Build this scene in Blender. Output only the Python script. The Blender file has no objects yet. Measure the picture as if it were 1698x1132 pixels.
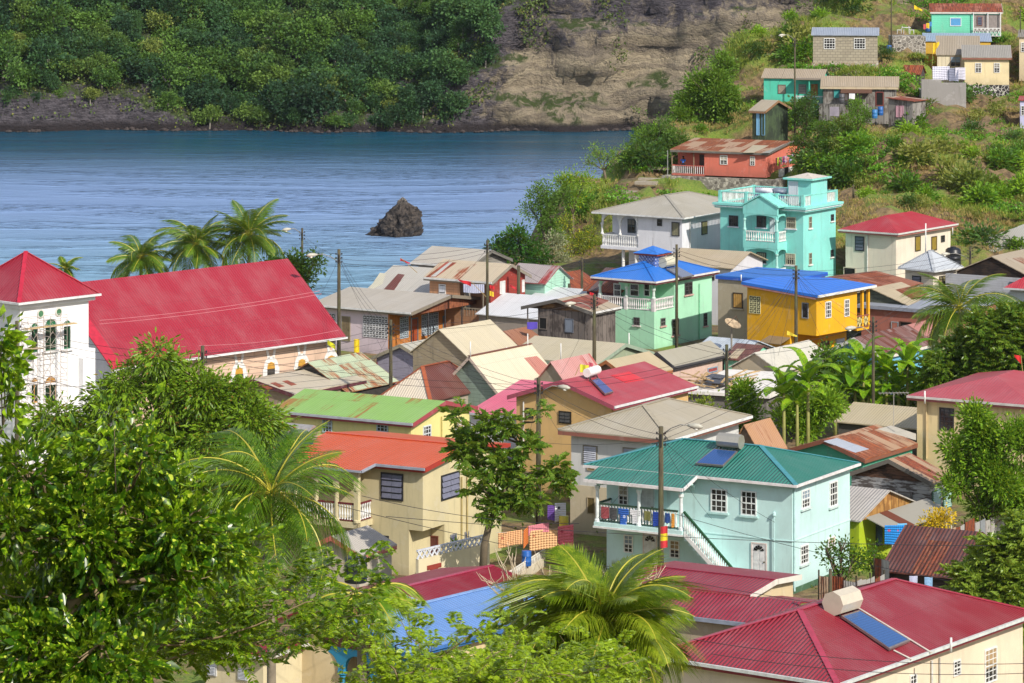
import bpy, math, random
import numpy as np
from mathutils import Vector, Matrix, noise
rad = math.radians
random.seed(7); RNG = np.random.default_rng(11)
# ---------------------------------------------------------------- camera model (metres; level camera with a lens shift)
F, CX, HY, HC = 6000.0, 849.0, -238.0, 38.0
def at(px, py, ppm): return Vector(((px-CX)/ppm, F/ppm, HC-(py-HY)/ppm))
def atz(px, py, z): return at(px, py, (py-HY)/(HC-z))
scene = bpy.context.scene
COL = scene.collection
def lin(c):
    return c/12.92 if c <= .04045 else ((c+.055)/1.055)**2.4
def hx(s, k=1.0):
    s = s.lstrip('#')
    return tuple(min(1, lin(int(s[i:i+2], 16)/255)*k) for i in (0, 2, 4))
# ---------------------------------------------------------------- tagging
def tag(o, label=None, cat=None, group=None, kind=None):
    if label: o['label'] = label
    if cat: o['category'] = cat
    if group: o['group'] = group
    if kind: o['kind'] = kind
    return o
def empty(name, loc, rz=0.0):
    o = bpy.data.objects.new(name, None); COL.objects.link(o)
    o.location = loc; o.rotation_euler = (0, 0, rz); o.empty_display_size = .3
    return o
def thing(name, label, cat, loc, rz=0.0, group=None):
    return tag(empty(name, loc, rz), label, cat, group)
def copy_tree(o, parent=None):
    c = o.copy(); COL.objects.link(c); c.parent = parent
    for ch in o.children: copy_tree(ch, c)
    return c
# ---------------------------------------------------------------- mesh builder
class MB:
    def __init__(s): s.v = []; s.f = []; s.m = []; s.uv = []
    def poly(s, pts, m=0, uv=None):
        i = len(s.v); s.v += [tuple(p) for p in pts]
        s.f.append(tuple(range(i, i+len(pts)))); s.m.append(m); s.uv.append(uv)
    def box(s, x0, x1, y0, y1, z0, z1, m=0):
        i = len(s.v)
        s.v += [(x0,y0,z0),(x1,y0,z0),(x1,y1,z0),(x0,y1,z0),(x0,y0,z1),(x1,y0,z1),(x1,y1,z1),(x0,y1,z1)]
        for q in ((0,3,2,1),(4,5,6,7),(0,1,5,4),(1,2,6,5),(2,3,7,6),(3,0,4,7)):
            s.f.append(tuple(i+k for k in q)); s.m.append(m); s.uv.append(None)
    def prism(s, pts, d, m=0):          # polygon extruded by vector d
        d = Vector(d); a = [Vector(p) for p in pts]; b = [p+d for p in a]; n = len(a)
        s.poly(a, m); s.poly(list(reversed(b)), m)
        for k in range(n): s.poly([a[k], b[k], b[(k+1) % n], a[(k+1) % n]], m)
    def bar(s, p, q, w, h, m=0):        # rectangular bar between two points
        p = Vector(p); q = Vector(q); d = (q-p).normalized()
        up = Vector((0,0,1)) if abs(d.z) < .95 else Vector((0,1,0))
        a = d.cross(up).normalized()*w/2; b = a.cross(d).normalized()*h/2
        s.prism([p-a-b, p+a-b, p+a+b, p-a+b], q-p, m)
    def tube(s, pts, rs, n=6, m=0, cap=True):
        pts = [Vector(p) for p in pts]
        if not hasattr(rs, '__len__'): rs = [rs]*len(pts)
        i0 = len(s.v)
        for k, p in enumerate(pts):
            d = (pts[min(k+1, len(pts)-1)]-pts[max(k-1, 0)])
            d = d.normalized() if d.length > 1e-9 else Vector((0,0,1))
            up = Vector((0,0,1)) if abs(d.z) < .9 else Vector((1,0,0))
            a = d.cross(up).normalized(); b = a.cross(d)
            for j in range(n):
                t = 2*math.pi*j/n; s.v.append(tuple(p+(a*math.cos(t)+b*math.sin(t))*rs[k]))
        for k in range(len(pts)-1):
            for j in range(n):
                a = i0+k*n+j; b = i0+k*n+(j+1) % n
                s.f.append((a, b, b+n, a+n)); s.m.append(m); s.uv.append(None)
        if cap:
            s.f.append(tuple(i0+j for j in range(n))[::-1]); s.m.append(m); s.uv.append(None)
            e = i0+(len(pts)-1)*n
            s.f.append(tuple(e+j for j in range(n))); s.m.append(m); s.uv.append(None)
    def lathe(s, c, prof, n=8, m=0):    # prof [(r,z)]
        c = Vector(c); s.tube([c+Vector((0,0,z)) for r, z in prof], [r for r, z in prof], n, m)
    def build(s, name, mats, parent=None, smooth=False):
        me = bpy.data.meshes.new(name)
        me.from_pydata(s.v, [], s.f)
        if not isinstance(mats, (list, tuple)): mats = [mats]
        for x in mats: me.materials.append(x)
        if len(mats) > 1: me.polygons.foreach_set('material_index', s.m)
        if any(u for u in s.uv):
            l = me.uv_layers.new(name='UVMap'); k = 0; d = l.data
            for f, u in zip(s.f, s.uv):
                for j in range(len(f)):
                    if u: d[k].uv = u[j]
                    k += 1
        if smooth: me.polygons.foreach_set('use_smooth', [True]*len(me.polygons))
        o = bpy.data.objects.new(name, me); COL.objects.link(o)
        if parent: o.parent = parent
        me.update(); return o
def np_mesh(name, V, Fc, mat, parent=None):
    """V (n,3), Fc (m,3 or 4) arrays"""
    me = bpy.data.meshes.new(name); k = Fc.shape[1]
    me.vertices.add(len(V)); me.vertices.foreach_set('co', np.asarray(V, np.float32).ravel())
    me.loops.add(Fc.size); me.loops.foreach_set('vertex_index', Fc.astype(np.int32).ravel())
    me.polygons.add(len(Fc)); me.polygons.foreach_set('loop_start', np.arange(0, Fc.size, k, dtype=np.int32))
    me.materials.append(mat); me.update(calc_edges=True)
    o = bpy.data.objects.new(name, me); COL.objects.link(o)
    if parent: o.parent = parent
    return o
# ---------------------------------------------------------------- materials
_mc = {}
class NT:
    def __init__(s, name):
        s.mat = bpy.data.materials.new(name); s.mat.use_nodes = True
        s.t = s.mat.node_tree; s.n = s.t.nodes; s.l = s.t.links
        s.b = s.n['Principled BSDF']; s.out = s.n['Material Output']
    def node(s, ty, **kw):
        x = s.n.new(ty)
        for k, v in kw.items():
            if k in x.inputs.keys(): x.inputs[k].default_value = v
            else: setattr(x, k, v)
        return x
    def set(s, sock, v):
        if hasattr(v, 'links'): s.l.new(v, sock)
        else:
            if isinstance(v, tuple) and len(v) == 3 and len(sock.default_value) == 4: v = (*v, 1)
            sock.default_value = v
    def math(s, op, a, b=None, c=None, clamp=False):
        x = s.n.new('ShaderNodeMath'); x.operation = op; x.use_clamp = clamp
        s.set(x.inputs[0], a)
        if b is not None: s.set(x.inputs[1], b)
        if c is not None: s.set(x.inputs[2], c)
        return x.outputs[0]
    def mix(s, f, a, b, blend='MIX'):
        x = s.n.new('ShaderNodeMix'); x.data_type = 'RGBA'; x.blend_type = blend
        s.set(x.inputs[0], f); s.set(x.inputs[6], a); s.set(x.inputs[7], b); return x.outputs[2]
    def ramp(s, f, lo, hi):
        x = s.n.new('ShaderNodeMapRange'); x.interpolation_type = 'SMOOTHSTEP'
        s.set(x.inputs[0], f); x.inputs[1].default_value = lo; x.inputs[2].default_value = hi; return x.outputs[0]
    def coord(s, which='Object', scale=(1,1,1), loc=(0,0,0), rot=(0,0,0)):
        c = s.n.new('ShaderNodeTexCoord'); m = s.n.new('ShaderNodeMapping')
        m.inputs['Scale'].default_value = scale; m.inputs['Location'].default_value = loc; m.inputs['Rotation'].default_value = rot
        s.l.new(c.outputs[which], m.inputs[0]); return m.outputs[0]
    def noise(s, vec, scale=5, detail=4, rough=.55, dist=0):
        x = s.n.new('ShaderNodeTexNoise'); s.l.new(vec, x.inputs['Vector'])
        x.inputs['Scale'].default_value = scale; x.inputs['Detail'].default_value = detail
        x.inputs['Roughness'].default_value = rough; x.inputs['Distortion'].default_value = dist
        return x.outputs[0]
    def bump(s, h, strength=.3, dist=.02):
        x = s.n.new('ShaderNodeBump'); x.inputs['Strength'].default_value = strength
        x.inputs['Distance'].default_value = dist; s.l.new(h, x.inputs['Height'])
        s.l.new(x.outputs[0], s.b.inputs['Normal']); return x
def dark(c, k): return tuple(x*k for x in c)
def paint(col, rough=.75, dirt=.35, planks=0, seed=0, boards=None, name=None):
    """painted render / wood; planks>0 = horizontal siding pitch; boards = vertical board pitch"""
    key = ('p', col, rough, dirt, planks, seed, boards)
    if key in _mc: return _mc[key]
    t = NT(name or 'wall_paint'); c = hx(col) if isinstance(col, str) else col
    v = t.coord('Object', (1,1,1), (seed*3.1, seed*1.7, 0))
    n1 = t.noise(v, .55, 6, .6)
    v2 = t.coord('Object', (2.2, 2.2, .25), (seed, 0, seed)); n2 = t.noise(v2, 1.3, 4, .6)
    n3 = t.noise(v, 9, 3, .6)
    k = t.mix(t.ramp(n1, .35, .75), c, dark(c, .84))
    grime = tuple(x*.45+.5*y for x, y in zip(c, (.09, .08, .06)))
    k = t.mix(t.math('MULTIPLY', t.ramp(n2, .52, .74), min(1, dirt*1.7)), k, grime)
    k = t.mix(t.math('MULTIPLY', t.ramp(n3, .5, .8), .12), k, dark(c, .6))
    zs = t.n.new('ShaderNodeSeparateXYZ'); t.l.new(t.coord('Object'), zs.inputs[0]); n4 = t.noise(v, 1.1, 5, .65)
    k = t.mix(t.math('MULTIPLY', t.ramp(t.math('ADD', zs.outputs[2], t.math('MULTIPLY', n4, 2.2)), 2.1, 1.0), .5), k, grime)
    k = t.mix(t.math('MULTIPLY', t.ramp(n4, .56, .64), .22), k, tuple(min(1, x*.7+.25) for x in c))
    t.set(t.b.inputs['Base Color'], k); t.b.inputs['Roughness'].default_value = rough
    h = n3
    sep = None
    if planks or boards:
        sp = t.n.new('ShaderNodeSeparateXYZ'); t.l.new(t.coord('Object'), sp.inputs[0])
        if planks: q = t.math('FRACT', t.math('DIVIDE', sp.outputs[2], planks))
        else: q = t.math('FRACT', t.math('DIVIDE', t.math('ADD', sp.outputs[0], sp.outputs[1]), boards))
        g = t.ramp(q, .0, .14)
        k2 = t.mix(g, dark(c, .45), k); t.set(t.b.inputs['Base Color'], k2)
        h = t.math('ADD', t.math('MULTIPLY', n3, .3), q)
        t.bump(h, .7, .03)
    else: t.bump(h, .25, .01)
    _mc[key] = t.mat; return t.mat
def weathered(c1, c2, planks=.18, seed=0, vertical=False, amt=.5):
    """peeling planks: colour c1 over bare wood c2"""
    key = ('w', c1, c2, planks, seed, vertical, amt)
    if key in _mc: return _mc[key]
    t = NT('weathered_boards'); a, b = hx(c1), hx(c2)
    sp = t.n.new('ShaderNodeSeparateXYZ'); t.l.new(t.coord('Object'), sp.inputs[0])
    ax = t.math('ADD', sp.outputs[0], sp.outputs[1]) if vertical else sp.outputs[2]
    q = t.math('DIVIDE', ax, planks); fr = t.math('FRACT', q); fl = t.math('FLOOR', q)
    wn = t.n.new('ShaderNodeTexWhiteNoise'); wn.noise_dimensions = '1D'; t.l.new(fl, wn.inputs['W'])
    v = t.coord('Object', (3,3,.6) if vertical else (.6,.6,4), (seed*2.3,0,seed))
    n1 = t.noise(v, 2.2, 6, .65); n2 = t.noise(t.coord('Object', (1,1,1), (seed,0,0)), .8, 3)
    f = t.ramp(t.math('ADD', n1, t.math('MULTIPLY', t.math('SUBTRACT', n2, .5), .8)), .62-amt*.35, .72-amt*.3)
    k = t.mix(f, a, b)
    k = t.mix(t.math('MULTIPLY', wn.outputs[0], .35), k, dark(b, .5))
    k = t.mix(t.ramp(fr, 0, .12), dark(b, .25), k)
    t.set(t.b.inputs['Base Color'], k); t.b.inputs['Roughness'].default_value = .85
    t.bump(t.math('ADD', t.math('MULTIPLY', n1, .3), fr), .6, .03)
    _mc[key] = t.mat; return t.mat
def roofm(col, rust=0.0, pitch=.19, seed=0, panel=.76, fade=.12, rc='#9a4a22', rc2='#5a2a1c', rough=.45, pv=.12, bump=.5, spec=.5):
    key = ('r', col, rust, pitch, seed, panel, fade, rc, rc2, rough, pv, bump)
    if key in _mc: return _mc[key]
    t = NT('roof_sheet_metal'); c = hx(col)
    sp = t.n.new('ShaderNodeSeparateXYZ'); uvv = t.coord('UV'); t.l.new(uvv, sp.inputs[0])
    u, v = sp.outputs[0], sp.outputs[1]
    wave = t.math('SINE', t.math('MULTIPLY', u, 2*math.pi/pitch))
    pid = t.math('FLOOR', t.math('DIVIDE', u, panel)); vid = t.math('FLOOR', t.math('DIVIDE', t.math('ADD', v, t.math('MULTIPLY', pid, .07)), 2.9))
    cm = t.n.new('ShaderNodeCombineXYZ'); t.l.new(pid, cm.inputs[0]); t.l.new(vid, cm.inputs[1]); cm.inputs[2].default_value = seed*1.37+.3
    wn = t.n.new('ShaderNodeTexWhiteNoise'); wn.noise_dimensions = '3D'; t.l.new(cm.outputs[0], wn.inputs['Vector']); pr = wn.outputs[0]
    st = t.noise(t.coord('UV', (4.5, .35, 1), (seed*5.3, seed, 0)), 1.2, 6, .65)
    blot = t.noise(t.coord('UV', (1, .6, 1), (seed*2.7, 3, 0)), .55, 5, .6)
    fine = t.noise(t.coord('UV', (1, 1, 1), (seed, 0, 0)), 7, 4, .7)
    k = t.mix(t.math('MULTIPLY', pr, pv*2), c, dark(c, .72))
    k = t.mix(t.math('MULTIPLY', t.ramp(blot, .4, .7), fade*1.5), k, tuple(min(1, x*.5+.28) for x in c))
    k = t.mix(t.math('MULTIPLY', t.ramp(st, .5, .8), .35+fade), k, dark(c, .62))
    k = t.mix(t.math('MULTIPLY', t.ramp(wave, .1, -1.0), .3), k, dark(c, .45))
    drip = t.noise(t.coord('UV', (3.2, .5, 1), (seed*1.9, seed*.7, 0)), 1.9, 5, .7)
    if rust > 0:
        s = t.math('ADD', t.math('MULTIPLY', st, .55), t.math('MULTIPLY', blot, .55))
        s = t.math('ADD', s, t.math('MULTIPLY', t.math('SUBTRACT', pr, .5), .35))
        th = .92-rust*.62
        m = t.ramp(s, th-.05, th+.07)
        rcol = t.mix(t.ramp(t.math('ADD', t.math('MULTIPLY', fine, .4), t.math('MULTIPLY', st, .6)), .4, .6), hx(rc), hx(rc2)); rcol = t.mix(t.math('MULTIPLY', t.ramp(drip, .5, .7), .45), rcol, hx('#b08a68'))
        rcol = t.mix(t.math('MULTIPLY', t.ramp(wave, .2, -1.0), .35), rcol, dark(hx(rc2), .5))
        k = t.mix(m, k, rcol)
        t.set(t.b.inputs['Roughness'], t.math('ADD', rough, t.math('MULTIPLY', m, .35)))
    else: t.b.inputs['Roughness'].default_value = rough
    # sheet overlap line
    ov = t.math('FRACT', t.math('DIVIDE', u, panel)); k = t.mix(t.math('MULTIPLY', t.ramp(ov, .06, 0), .35), k, dark(c, .4))
    lap = t.math('FRACT', t.math('DIVIDE', v, 2.45)); k = t.mix(t.math('MULTIPLY', t.ramp(lap, .018, 0), .5), k, dark(c, .35))
    k = t.mix(t.math('MULTIPLY', t.ramp(drip, .6, .78), .3), k, tuple(x*.45+.06 for x in c))
    t.set(t.b.inputs['Base Color'], k); t.b.inputs['Specular IOR Level'].default_value = spec
    t.bump(t.math('ADD', wave, t.math('MULTIPLY', fine, .3)), bump, pitch*.14)
    _mc[key] = t.mat; return t.mat
def plain(col, rough=.6, metal=0.0, name='plain', spec=.5, var=.15):
    key = ('q', col, rough, metal, name)
    if key in _mc: return _mc[key]
    t = NT(name); c = hx(col) if isinstance(col, str) else col
    n = t.noise(t.coord('Object'), 3.5, 5, .6)
    t.set(t.b.inputs['Base Color'], t.mix(t.ramp(n, .3, .8), c, dark(c, 1-var*2)))
    t.b.inputs['Roughness'].default_value = rough; t.b.inputs['Metallic'].default_value = metal
    t.b.inputs['Specular IOR Level'].default_value = spec
    _mc[key] = t.mat; return t.mat
def glassm():
    if 'glass' in _mc: return _mc['glass']
    t = NT('window_glass'); n = t.noise(t.coord('Object'), 1.7, 3)
    t.set(t.b.inputs['Base Color'], t.mix(t.ramp(n, .4, .65), (.012,.013,.016), (.055,.05,.045)))
    t.b.inputs['Roughness'].default_value = .12; t.b.inputs['Specular IOR Level'].default_value = .6
    _mc['glass'] = t.mat; return t.mat
def polem():
    if 'pole' in _mc: return _mc['pole']
    t = NT('weathered_timber'); v = t.coord('Object', (9,9,.8)); n = t.noise(v, 1, 6, .7); m = t.noise(t.coord('Object'), .5, 3)
    k = t.mix(t.ramp(n, .35, .7), hx('#59523c'), hx('#25211b')); k = t.mix(t.ramp(m, .5, .75), k, hx('#565c36'))
    t.set(t.b.inputs['Base Color'], k); t.b.inputs['Roughness'].default_value = .9; t.bump(n, .5, .03)
    _mc['pole'] = t.mat; return t.mat
def stonem(c1='#8d877c', c2='#3f3a36', scale=2.2, cell=.08, mortar='#b9b4aa', name='stone'):
    key = ('s', c1, c2, scale, mortar)
    if key in _mc: return _mc[key]
    t = NT(name); v = t.coord('Object')
    x = t.n.new('ShaderNodeTexVoronoi'); x.feature = 'DISTANCE_TO_EDGE'; x.inputs['Scale'].default_value = scale; t.l.new(v, x.inputs['Vector'])
    y = t.n.new('ShaderNodeTexVoronoi'); y.inputs['Scale'].default_value = scale; t.l.new(v, y.inputs['Vector'])
    sp = t.n.new('ShaderNodeSeparateColor'); t.l.new(y.outputs['Color'], sp.inputs[0])
    k = t.mix(sp.outputs[0], hx(c1), hx(c2)); n = t.noise(v, 6, 5, .6); k = t.mix(t.math('MULTIPLY', t.ramp(n, .4, .8), .5), k, (.03,.03,.025))
    e = t.ramp(x.outputs['Distance'], .02, .09); k = t.mix(e, hx(mortar), k)
    t.set(t.b.inputs['Base Color'], k); t.b.inputs['Roughness'].default_value = .95; t.bump(e, .6, .05)
    _mc[key] = t.mat; return t.mat
def leafm(c1, c2, trans=.35, rough=.45, c3=None, amt3=.1, scale=2.0, name='foliage'):
    key = ('l', c1, c2, trans, c3, amt3, scale)
    if key in _mc: return _mc[key]
    t = NT(name)
    g = t.n.new('ShaderNodeNewGeometry'); oi = t.n.new('ShaderNodeObjectInfo')
    off = t.n.new('ShaderNodeVectorMath'); off.operation = 'ADD'; co = t.coord('Object')
    cm = t.n.new('ShaderNodeCombineXYZ'); t.l.new(t.math('MULTIPLY', oi.outputs['Random'], 90), cm.inputs[0])
    t.l.new(co, off.inputs[0]); t.l.new(cm.outputs[0], off.inputs[1])
    n = t.noise(off.outputs[0], scale, 3, .6); n2 = t.noise(off.outputs[0], scale*9, 1, .5)
    f = t.math('ADD', t.math('MULTIPLY', n, .5), t.math('MULTIPLY', n2, .5))
    f = t.math('ADD', f, t.math('MULTIPLY', t.math('SUBTRACT', oi.outputs['Random'], .5), .16))
    k = t.mix(t.ramp(f, .38, .62), hx(c1), hx(c2))
    if c3: k = t.mix(t.ramp(t.noise(off.outputs[0], scale*5, 1), .72-amt3, .74-amt3), k, hx(c3))
    t.set(t.b.inputs['Base Color'], k); t.b.inputs['Roughness'].default_value = rough
    t.b.inputs['Specular IOR Level'].default_value = .35
    tr = t.n.new('ShaderNodeBsdfTranslucent'); t.set(tr.inputs[0], t.mix(.5, k, hx('#b8c832'), 'MIX'))
    ms = t.n.new('ShaderNodeMixShader'); ms.inputs[0].default_value = trans
    t.l.new(t.b.outputs[0], ms.inputs[1]); t.l.new(tr.outputs[0], ms.inputs[2]); t.l.new(ms.outputs[0], t.out.inputs[0])
    _mc[key] = t.mat; return t.mat
WHITE = lambda: plain('#e4e4e2', .5, name='white_trim')
DARKW = lambda: plain('#1a1a1e', .35, name='dark_frame')
# ---------------------------------------------------------------- houses
def louvre_pts(): pass
class House:
    """B = near eave corner in the photo; s runs along the right-hand face, t along the left-hand face"""
    def __init__(s, name, label, B, ze=None, L=None, Rr=None, phi=None, z0=0.0, over=.4, ppm=None, W=None, Lg=None, cat='house', group=None, oL=None, oR=None):
        if ze is None: ze = HC-(B[1]-HY)/ppm
        s.ze = ze; s.B3 = atz(B[0], B[1], ze); s.z0 = z0; s.h = ze-z0; s.o = over
        s.oS = over if oL is None else oL   # inset of the left-hand face from s=0
        s.oT = over if oR is None else oR   # inset of the right-hand face from t=0
        if phi is None:
            a = []
            if isinstance(Rr, tuple):
                d = atz(Rr[0], Rr[1], ze)-s.B3; a.append((math.atan2(d.y, d.x), d.length))
            if isinstance(L, tuple):
                d = atz(L[0], L[1], ze)-s.B3; a.append((math.atan2(d.y, d.x)-math.pi/2, d.length))
            phi = sum(x*w for x, w in a)/sum(w for x, w in a)
        else: phi = rad(phi)
        s.phi = phi; s.dR = Vector((math.cos(phi), math.sin(phi), 0)); s.dL = Vector((-math.sin(phi), math.cos(phi), 0))
        px = lambda q: q[0] if isinstance(q, tuple) else q
        s.W = W if W else s._len(s.dR, px(Rr)); s.Lg = Lg if Lg else s._len(s.dL, px(L))
        s.root = thing(name, label, cat, (s.B3.x, s.B3.y, z0), phi, group)
        s.planes = {}
        if z0 > .9: pad(s.B3, s.phi, -.8, s.W, -.8, s.Lg, z0-.12)
        print('%-22s phi %.0f W %.1f L %.1f ze %.1f ppm %.1f' % (name, math.degrees(phi), s.W, s.Lg, ze, F/s.B3.y))
    def _len(s, d, px):
        u = px-CX; return (u*s.B3.y-F*s.B3.x)/(F*d.x-u*d.y)
    def w2l(s, p):
        q = Vector(p)-Vector((s.B3.x, s.B3.y, s.z0)); return Vector((q.dot(s.dR), q.dot(s.dL), q.z))
    def l2w(s, p): return Vector((s.B3.x, s.B3.y, s.z0))+s.dR*p[0]+s.dL*p[1]+Vector((0,0,p[2]))
    def hit(s, p0, n, px, py):
        o = s.w2l((0, 0, HC)); r = Vector(((px-CX)/F, 1, -(py-HY)/F)); r = Vector((r.dot(s.dR), r.dot(s.dL), r.z))
        n = Vector(n); k = (Vector(p0)-o).dot(n)/r.dot(n); return o+r*k
    def zof(s, loc, py):
        w = s.l2w((loc[0], loc[1], 0)); return HC-(py-HY)*w.y/F-s.z0
    def onR(s, px, py, off=None):
        off = s.oT if off is None else off
        p = s.hit((0, off, 0), (0, 1, 0), px, py); return p.x, p.z
    def onL(s, px, py, off=None):
        off = s.oS if off is None else off
        p = s.hit((off, 0, 0), (1, 0, 0), px, py); return p.y, p.z
    # ---- walls
    def walls(s, mat, boxes=None, z0=0.0, name='wall', top=None):
        m = MB(); h = s.h-.02 if top is None else top
        if boxes is None: m.box(s.oS, s.W-s.o, s.oT, s.Lg-s.o, z0, h)
        else:
            for b in boxes: m.box(*b)
        s.wallbox = (s.oS, s.W-s.o, s.oT, s.Lg-s.o)
        return m.build(name, mat, s.root)
    # ---- roof
    def roof(s, kind, rise=None, apex=None, mat=None, mL=None, mR=None, gut='#d8d8d6', fas=None, th=.07, gable=None, cap=None, ridge_t=None, gutL=True, gutR=True, gd=.1):
        W, L, h = s.W, s.Lg, s.h; s.kind = kind
        mL = mL or mat; mR = mR or mat
        if kind == 'gableL': ap = (W/2, 0)
        elif kind == 'gableR': ap = (0, L/2)
        elif kind == 'hip': i = min(W, L)/2; ap = (i, i)
        elif kind == 'shedL': ap = (0, L)
        elif kind == 'shedR': ap = (W, 0)
        else: ap = (0, 0)
        if apex is not None: rise = s.zof(ap, apex)-h
        if kind == 'flat': rise = 0
        s.rise = rise; z = h+rise
        V = lambda x, y, q: Vector((x, y, q)); P = []
        if kind == 'gableL':
            P = [('L', [V(0,0,h), V(0,L,h), V(W/2,L,z), V(W/2,0,z)]), ('B', [V(W,L,h), V(W,0,h), V(W/2,0,z), V(W/2,L,z)])]
            rid = [(V(W/2,0,z), V(W/2,L,z))]
        elif kind == 'gableR':
            P = [('R', [V(0,0,h), V(W,0,h), V(W,L/2,z), V(0,L/2,z)]), ('F', [V(W,L,h), V(0,L,h), V(0,L/2,z), V(W,L/2,z)])]
            rid = [(V(0,L/2,z), V(W,L/2,z))]
        elif kind == 'hip':
            i = min(W, L)/2; a = V(i, i, z); b = V(W-i, L-i, z) if abs(W-L) > .05 else a
            if W >= L: a, b = V(i, L/2, z), V(W-i, L/2, z); P = [('L', [V(0,0,h), V(0,L,h), a]), ('R', [V(0,0,h), V(W,0,h), b, a]), ('B', [V(W,L,h), V(W,0,h), b]), ('F', [V(W,L,h), V(0,L,h), a, b])]; rid = [(a, b), (a, V(0,0,h)), (b, V(W,0,h)), (a, V(0,L,h)), (b, V(W,L,h))]
            else: a, b = V(W/2, i, z), V(W/2, L-i, z); P = [('L', [V(0,0,h), V(0,L,h), b, a]), ('R', [V(0,0,h), V(W,0,h), a]), ('B', [V(W,L,h), V(W,0,h), a, b]), ('F', [V(W,L,h), V(0,L,h), b])]; rid = [(a, b), (a, V(0,0,h)), (a, V(W,0,h)), (b, V(0,L,h)), (b, V(W,L,h))]
        elif kind == 'shedL': P = [('R', [V(0,0,h), V(W,0,h), V(W,L,z), V(0,L,z)])]; rid = []
        elif kind == 'shedR': P = [('L', [V(0,0,h), V(0,L,h), V(W,L,z), V(W,0,z)])]; rid = []
        else: P = [('R', [V(0,0,h), V(W,0,h), V(W,L,h), V(0,L,h)])]; rid = []
        m = MB(); same = mL is mR
        for nm, pts in P:
            n = (pts[1]-pts[0]).cross(pts[2]-pts[1]).normalized()
            if n.z < 0: n = -n
            s.planes[nm] = (pts[0].copy(), n)
            e = (pts[1]-pts[0]).normalized(); f = n.cross(e)
            up = [p+Vector((0,0,th)) for p in pts]; o0 = pts[0]
            uv = [((p-o0).dot(e), abs((p-o0).dot(f))) for p in pts]
            mi = 0 if (same or nm in 'LF') else 1
            m.poly(up, mi, uv); m.poly([p for p in reversed(pts)], mi, list(reversed(uv)))
            k = len(pts)
            for j in range(k): m.poly([pts[j], pts[(j+1) % k], up[(j+1) % k], up[j]], mi)
        s.roofo = m.build('roof', [mL] if same else [mL, mR], s.root)
        # gable infill
        if gable is not None and kind in ('gableL', 'gableR', 'shedL', 'shedR'):
            q = .015; pcs = []
            if kind == 'gableL':
                pr = rise/(W/2); a0, a1 = s.oS, W-s.o
                for t0 in (s.oT+.004, L-s.o-.104): pcs.append(([(a0,t0,h-.03), (a1,t0,h-.03), (a1,t0,h+(W-a1)*pr-q), (W/2,t0,z-q), (a0,t0,h+a0*pr-q)], (0,.1,0)))
            elif kind == 'gableR':
                pr = rise/(L/2); a0, a1 = s.oT, L-s.o
                for s0 in (s.oS+.004, W-s.o-.104): pcs.append(([(s0,a0,h-.03), (s0,a1,h-.03), (s0,a1,h+(L-a1)*pr-q), (s0,L/2,z-q), (s0,a0,h+a0*pr-q)], (.1,0,0)))
            elif kind == 'shedR':
                pr = rise/W; a0, a1 = s.oS, W-s.o
                for t0 in (s.oT+.004, L-s.o-.104): pcs.append(([(a0,t0,h-.03), (a1,t0,h-.03), (a1,t0,h+a1*pr-q), (a0,t0,h+a0*pr-q)], (0,.1,0)))
            else:
                pr = rise/L; a0, a1 = s.oT, L-s.o
                for s0 in (s.oS+.004, W-s.o-.104): pcs.append(([(s0,a0,h-.03), (s0,a1,h-.03), (s0,a1,h+a1*pr-q), (s0,a0,h+a0*pr-q)], (.1,0,0)))
            for pts, dv in pcs: g = MB(); g.prism(pts, dv); g.build('gable', gable, s.root)
        # gutters, fascia, caps
        eL = kind in ('gableL', 'hip', 'flat', 'shedR'); eR = kind in ('gableR', 'hip', 'flat', 'shedL')
        if gut:
            if eL and gutL:
                g = MB(); g.box(-gd, -.003, -gd if eR else 0, L, h-.07, h+th-.01); g.build('gutter', plain(gut, .45, name='gutter'), s.root)
            if eR and gutR:
                g = MB(); g.box(0 if not eL else -.001, W, -gd, -.003, h-.07, h+th-.01); g.build('gutter', plain(gut, .45, name='gutter'), s.root)
        if fas:
            g = MB(); fm = paint(fas, .7, .5)
            if kind in ('gableL', 'shedR'):
                top = W/2 if kind == 'gableL' else W
                g.prism([(-.01,-.035,h-.17), (top,-.035,z-.17), (top,-.035,z+th+.012), (-.01,-.035,h+th+.012)], (0,.032,0))
                if kind == 'gableL': g.prism([(W,-.035,h-.17), (W/2,-.035,z-.17), (W/2,-.035,z+th+.012), (W,-.035,h+th+.012)], (0,.032,0))
                g.box(.001, .035, .04, L, h-.2, h-.002)
            elif kind in ('gableR', 'shedL'):
                top = L/2 if kind == 'gableR' else L
                g.prism([(-.035,-.01,h-.17), (-.035,top,z-.17), (-.035,top,z+th+.012), (-.035,-.01,h+th+.012)], (.032,0,0))
                if kind == 'gableR': g.prism([(-.035,L,h-.17), (-.035,L/2,z-.17), (-.035,L/2,z+th+.012), (-.035,L,h+th+.012)], (.032,0,0))
                g.box(.04, W, .001, .035, h-.2, h-.002)
            else:
                g.box(.001, .035, .001, L, h-.22, h-.002); g.box(.037, W, .001, .035, h-.22, h-.002)
            g.build('fascia', fm, s.root)
        if cap and rid:
            g = MB()
            for a, b in rid:
                if (a-b).length < .1: continue
                dz = Vector((0,0,th+.015)); g.bar(a+dz, b+dz, .26, .035)
            g.build('ridge_cap', cap, s.root)
    def soffit(s, mat):
        g = MB(); g.box(.04, s.W-.04, .04, s.Lg-.04, s.h-.05, s.h-.024); g.build('soffit', mat, s.root)
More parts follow.
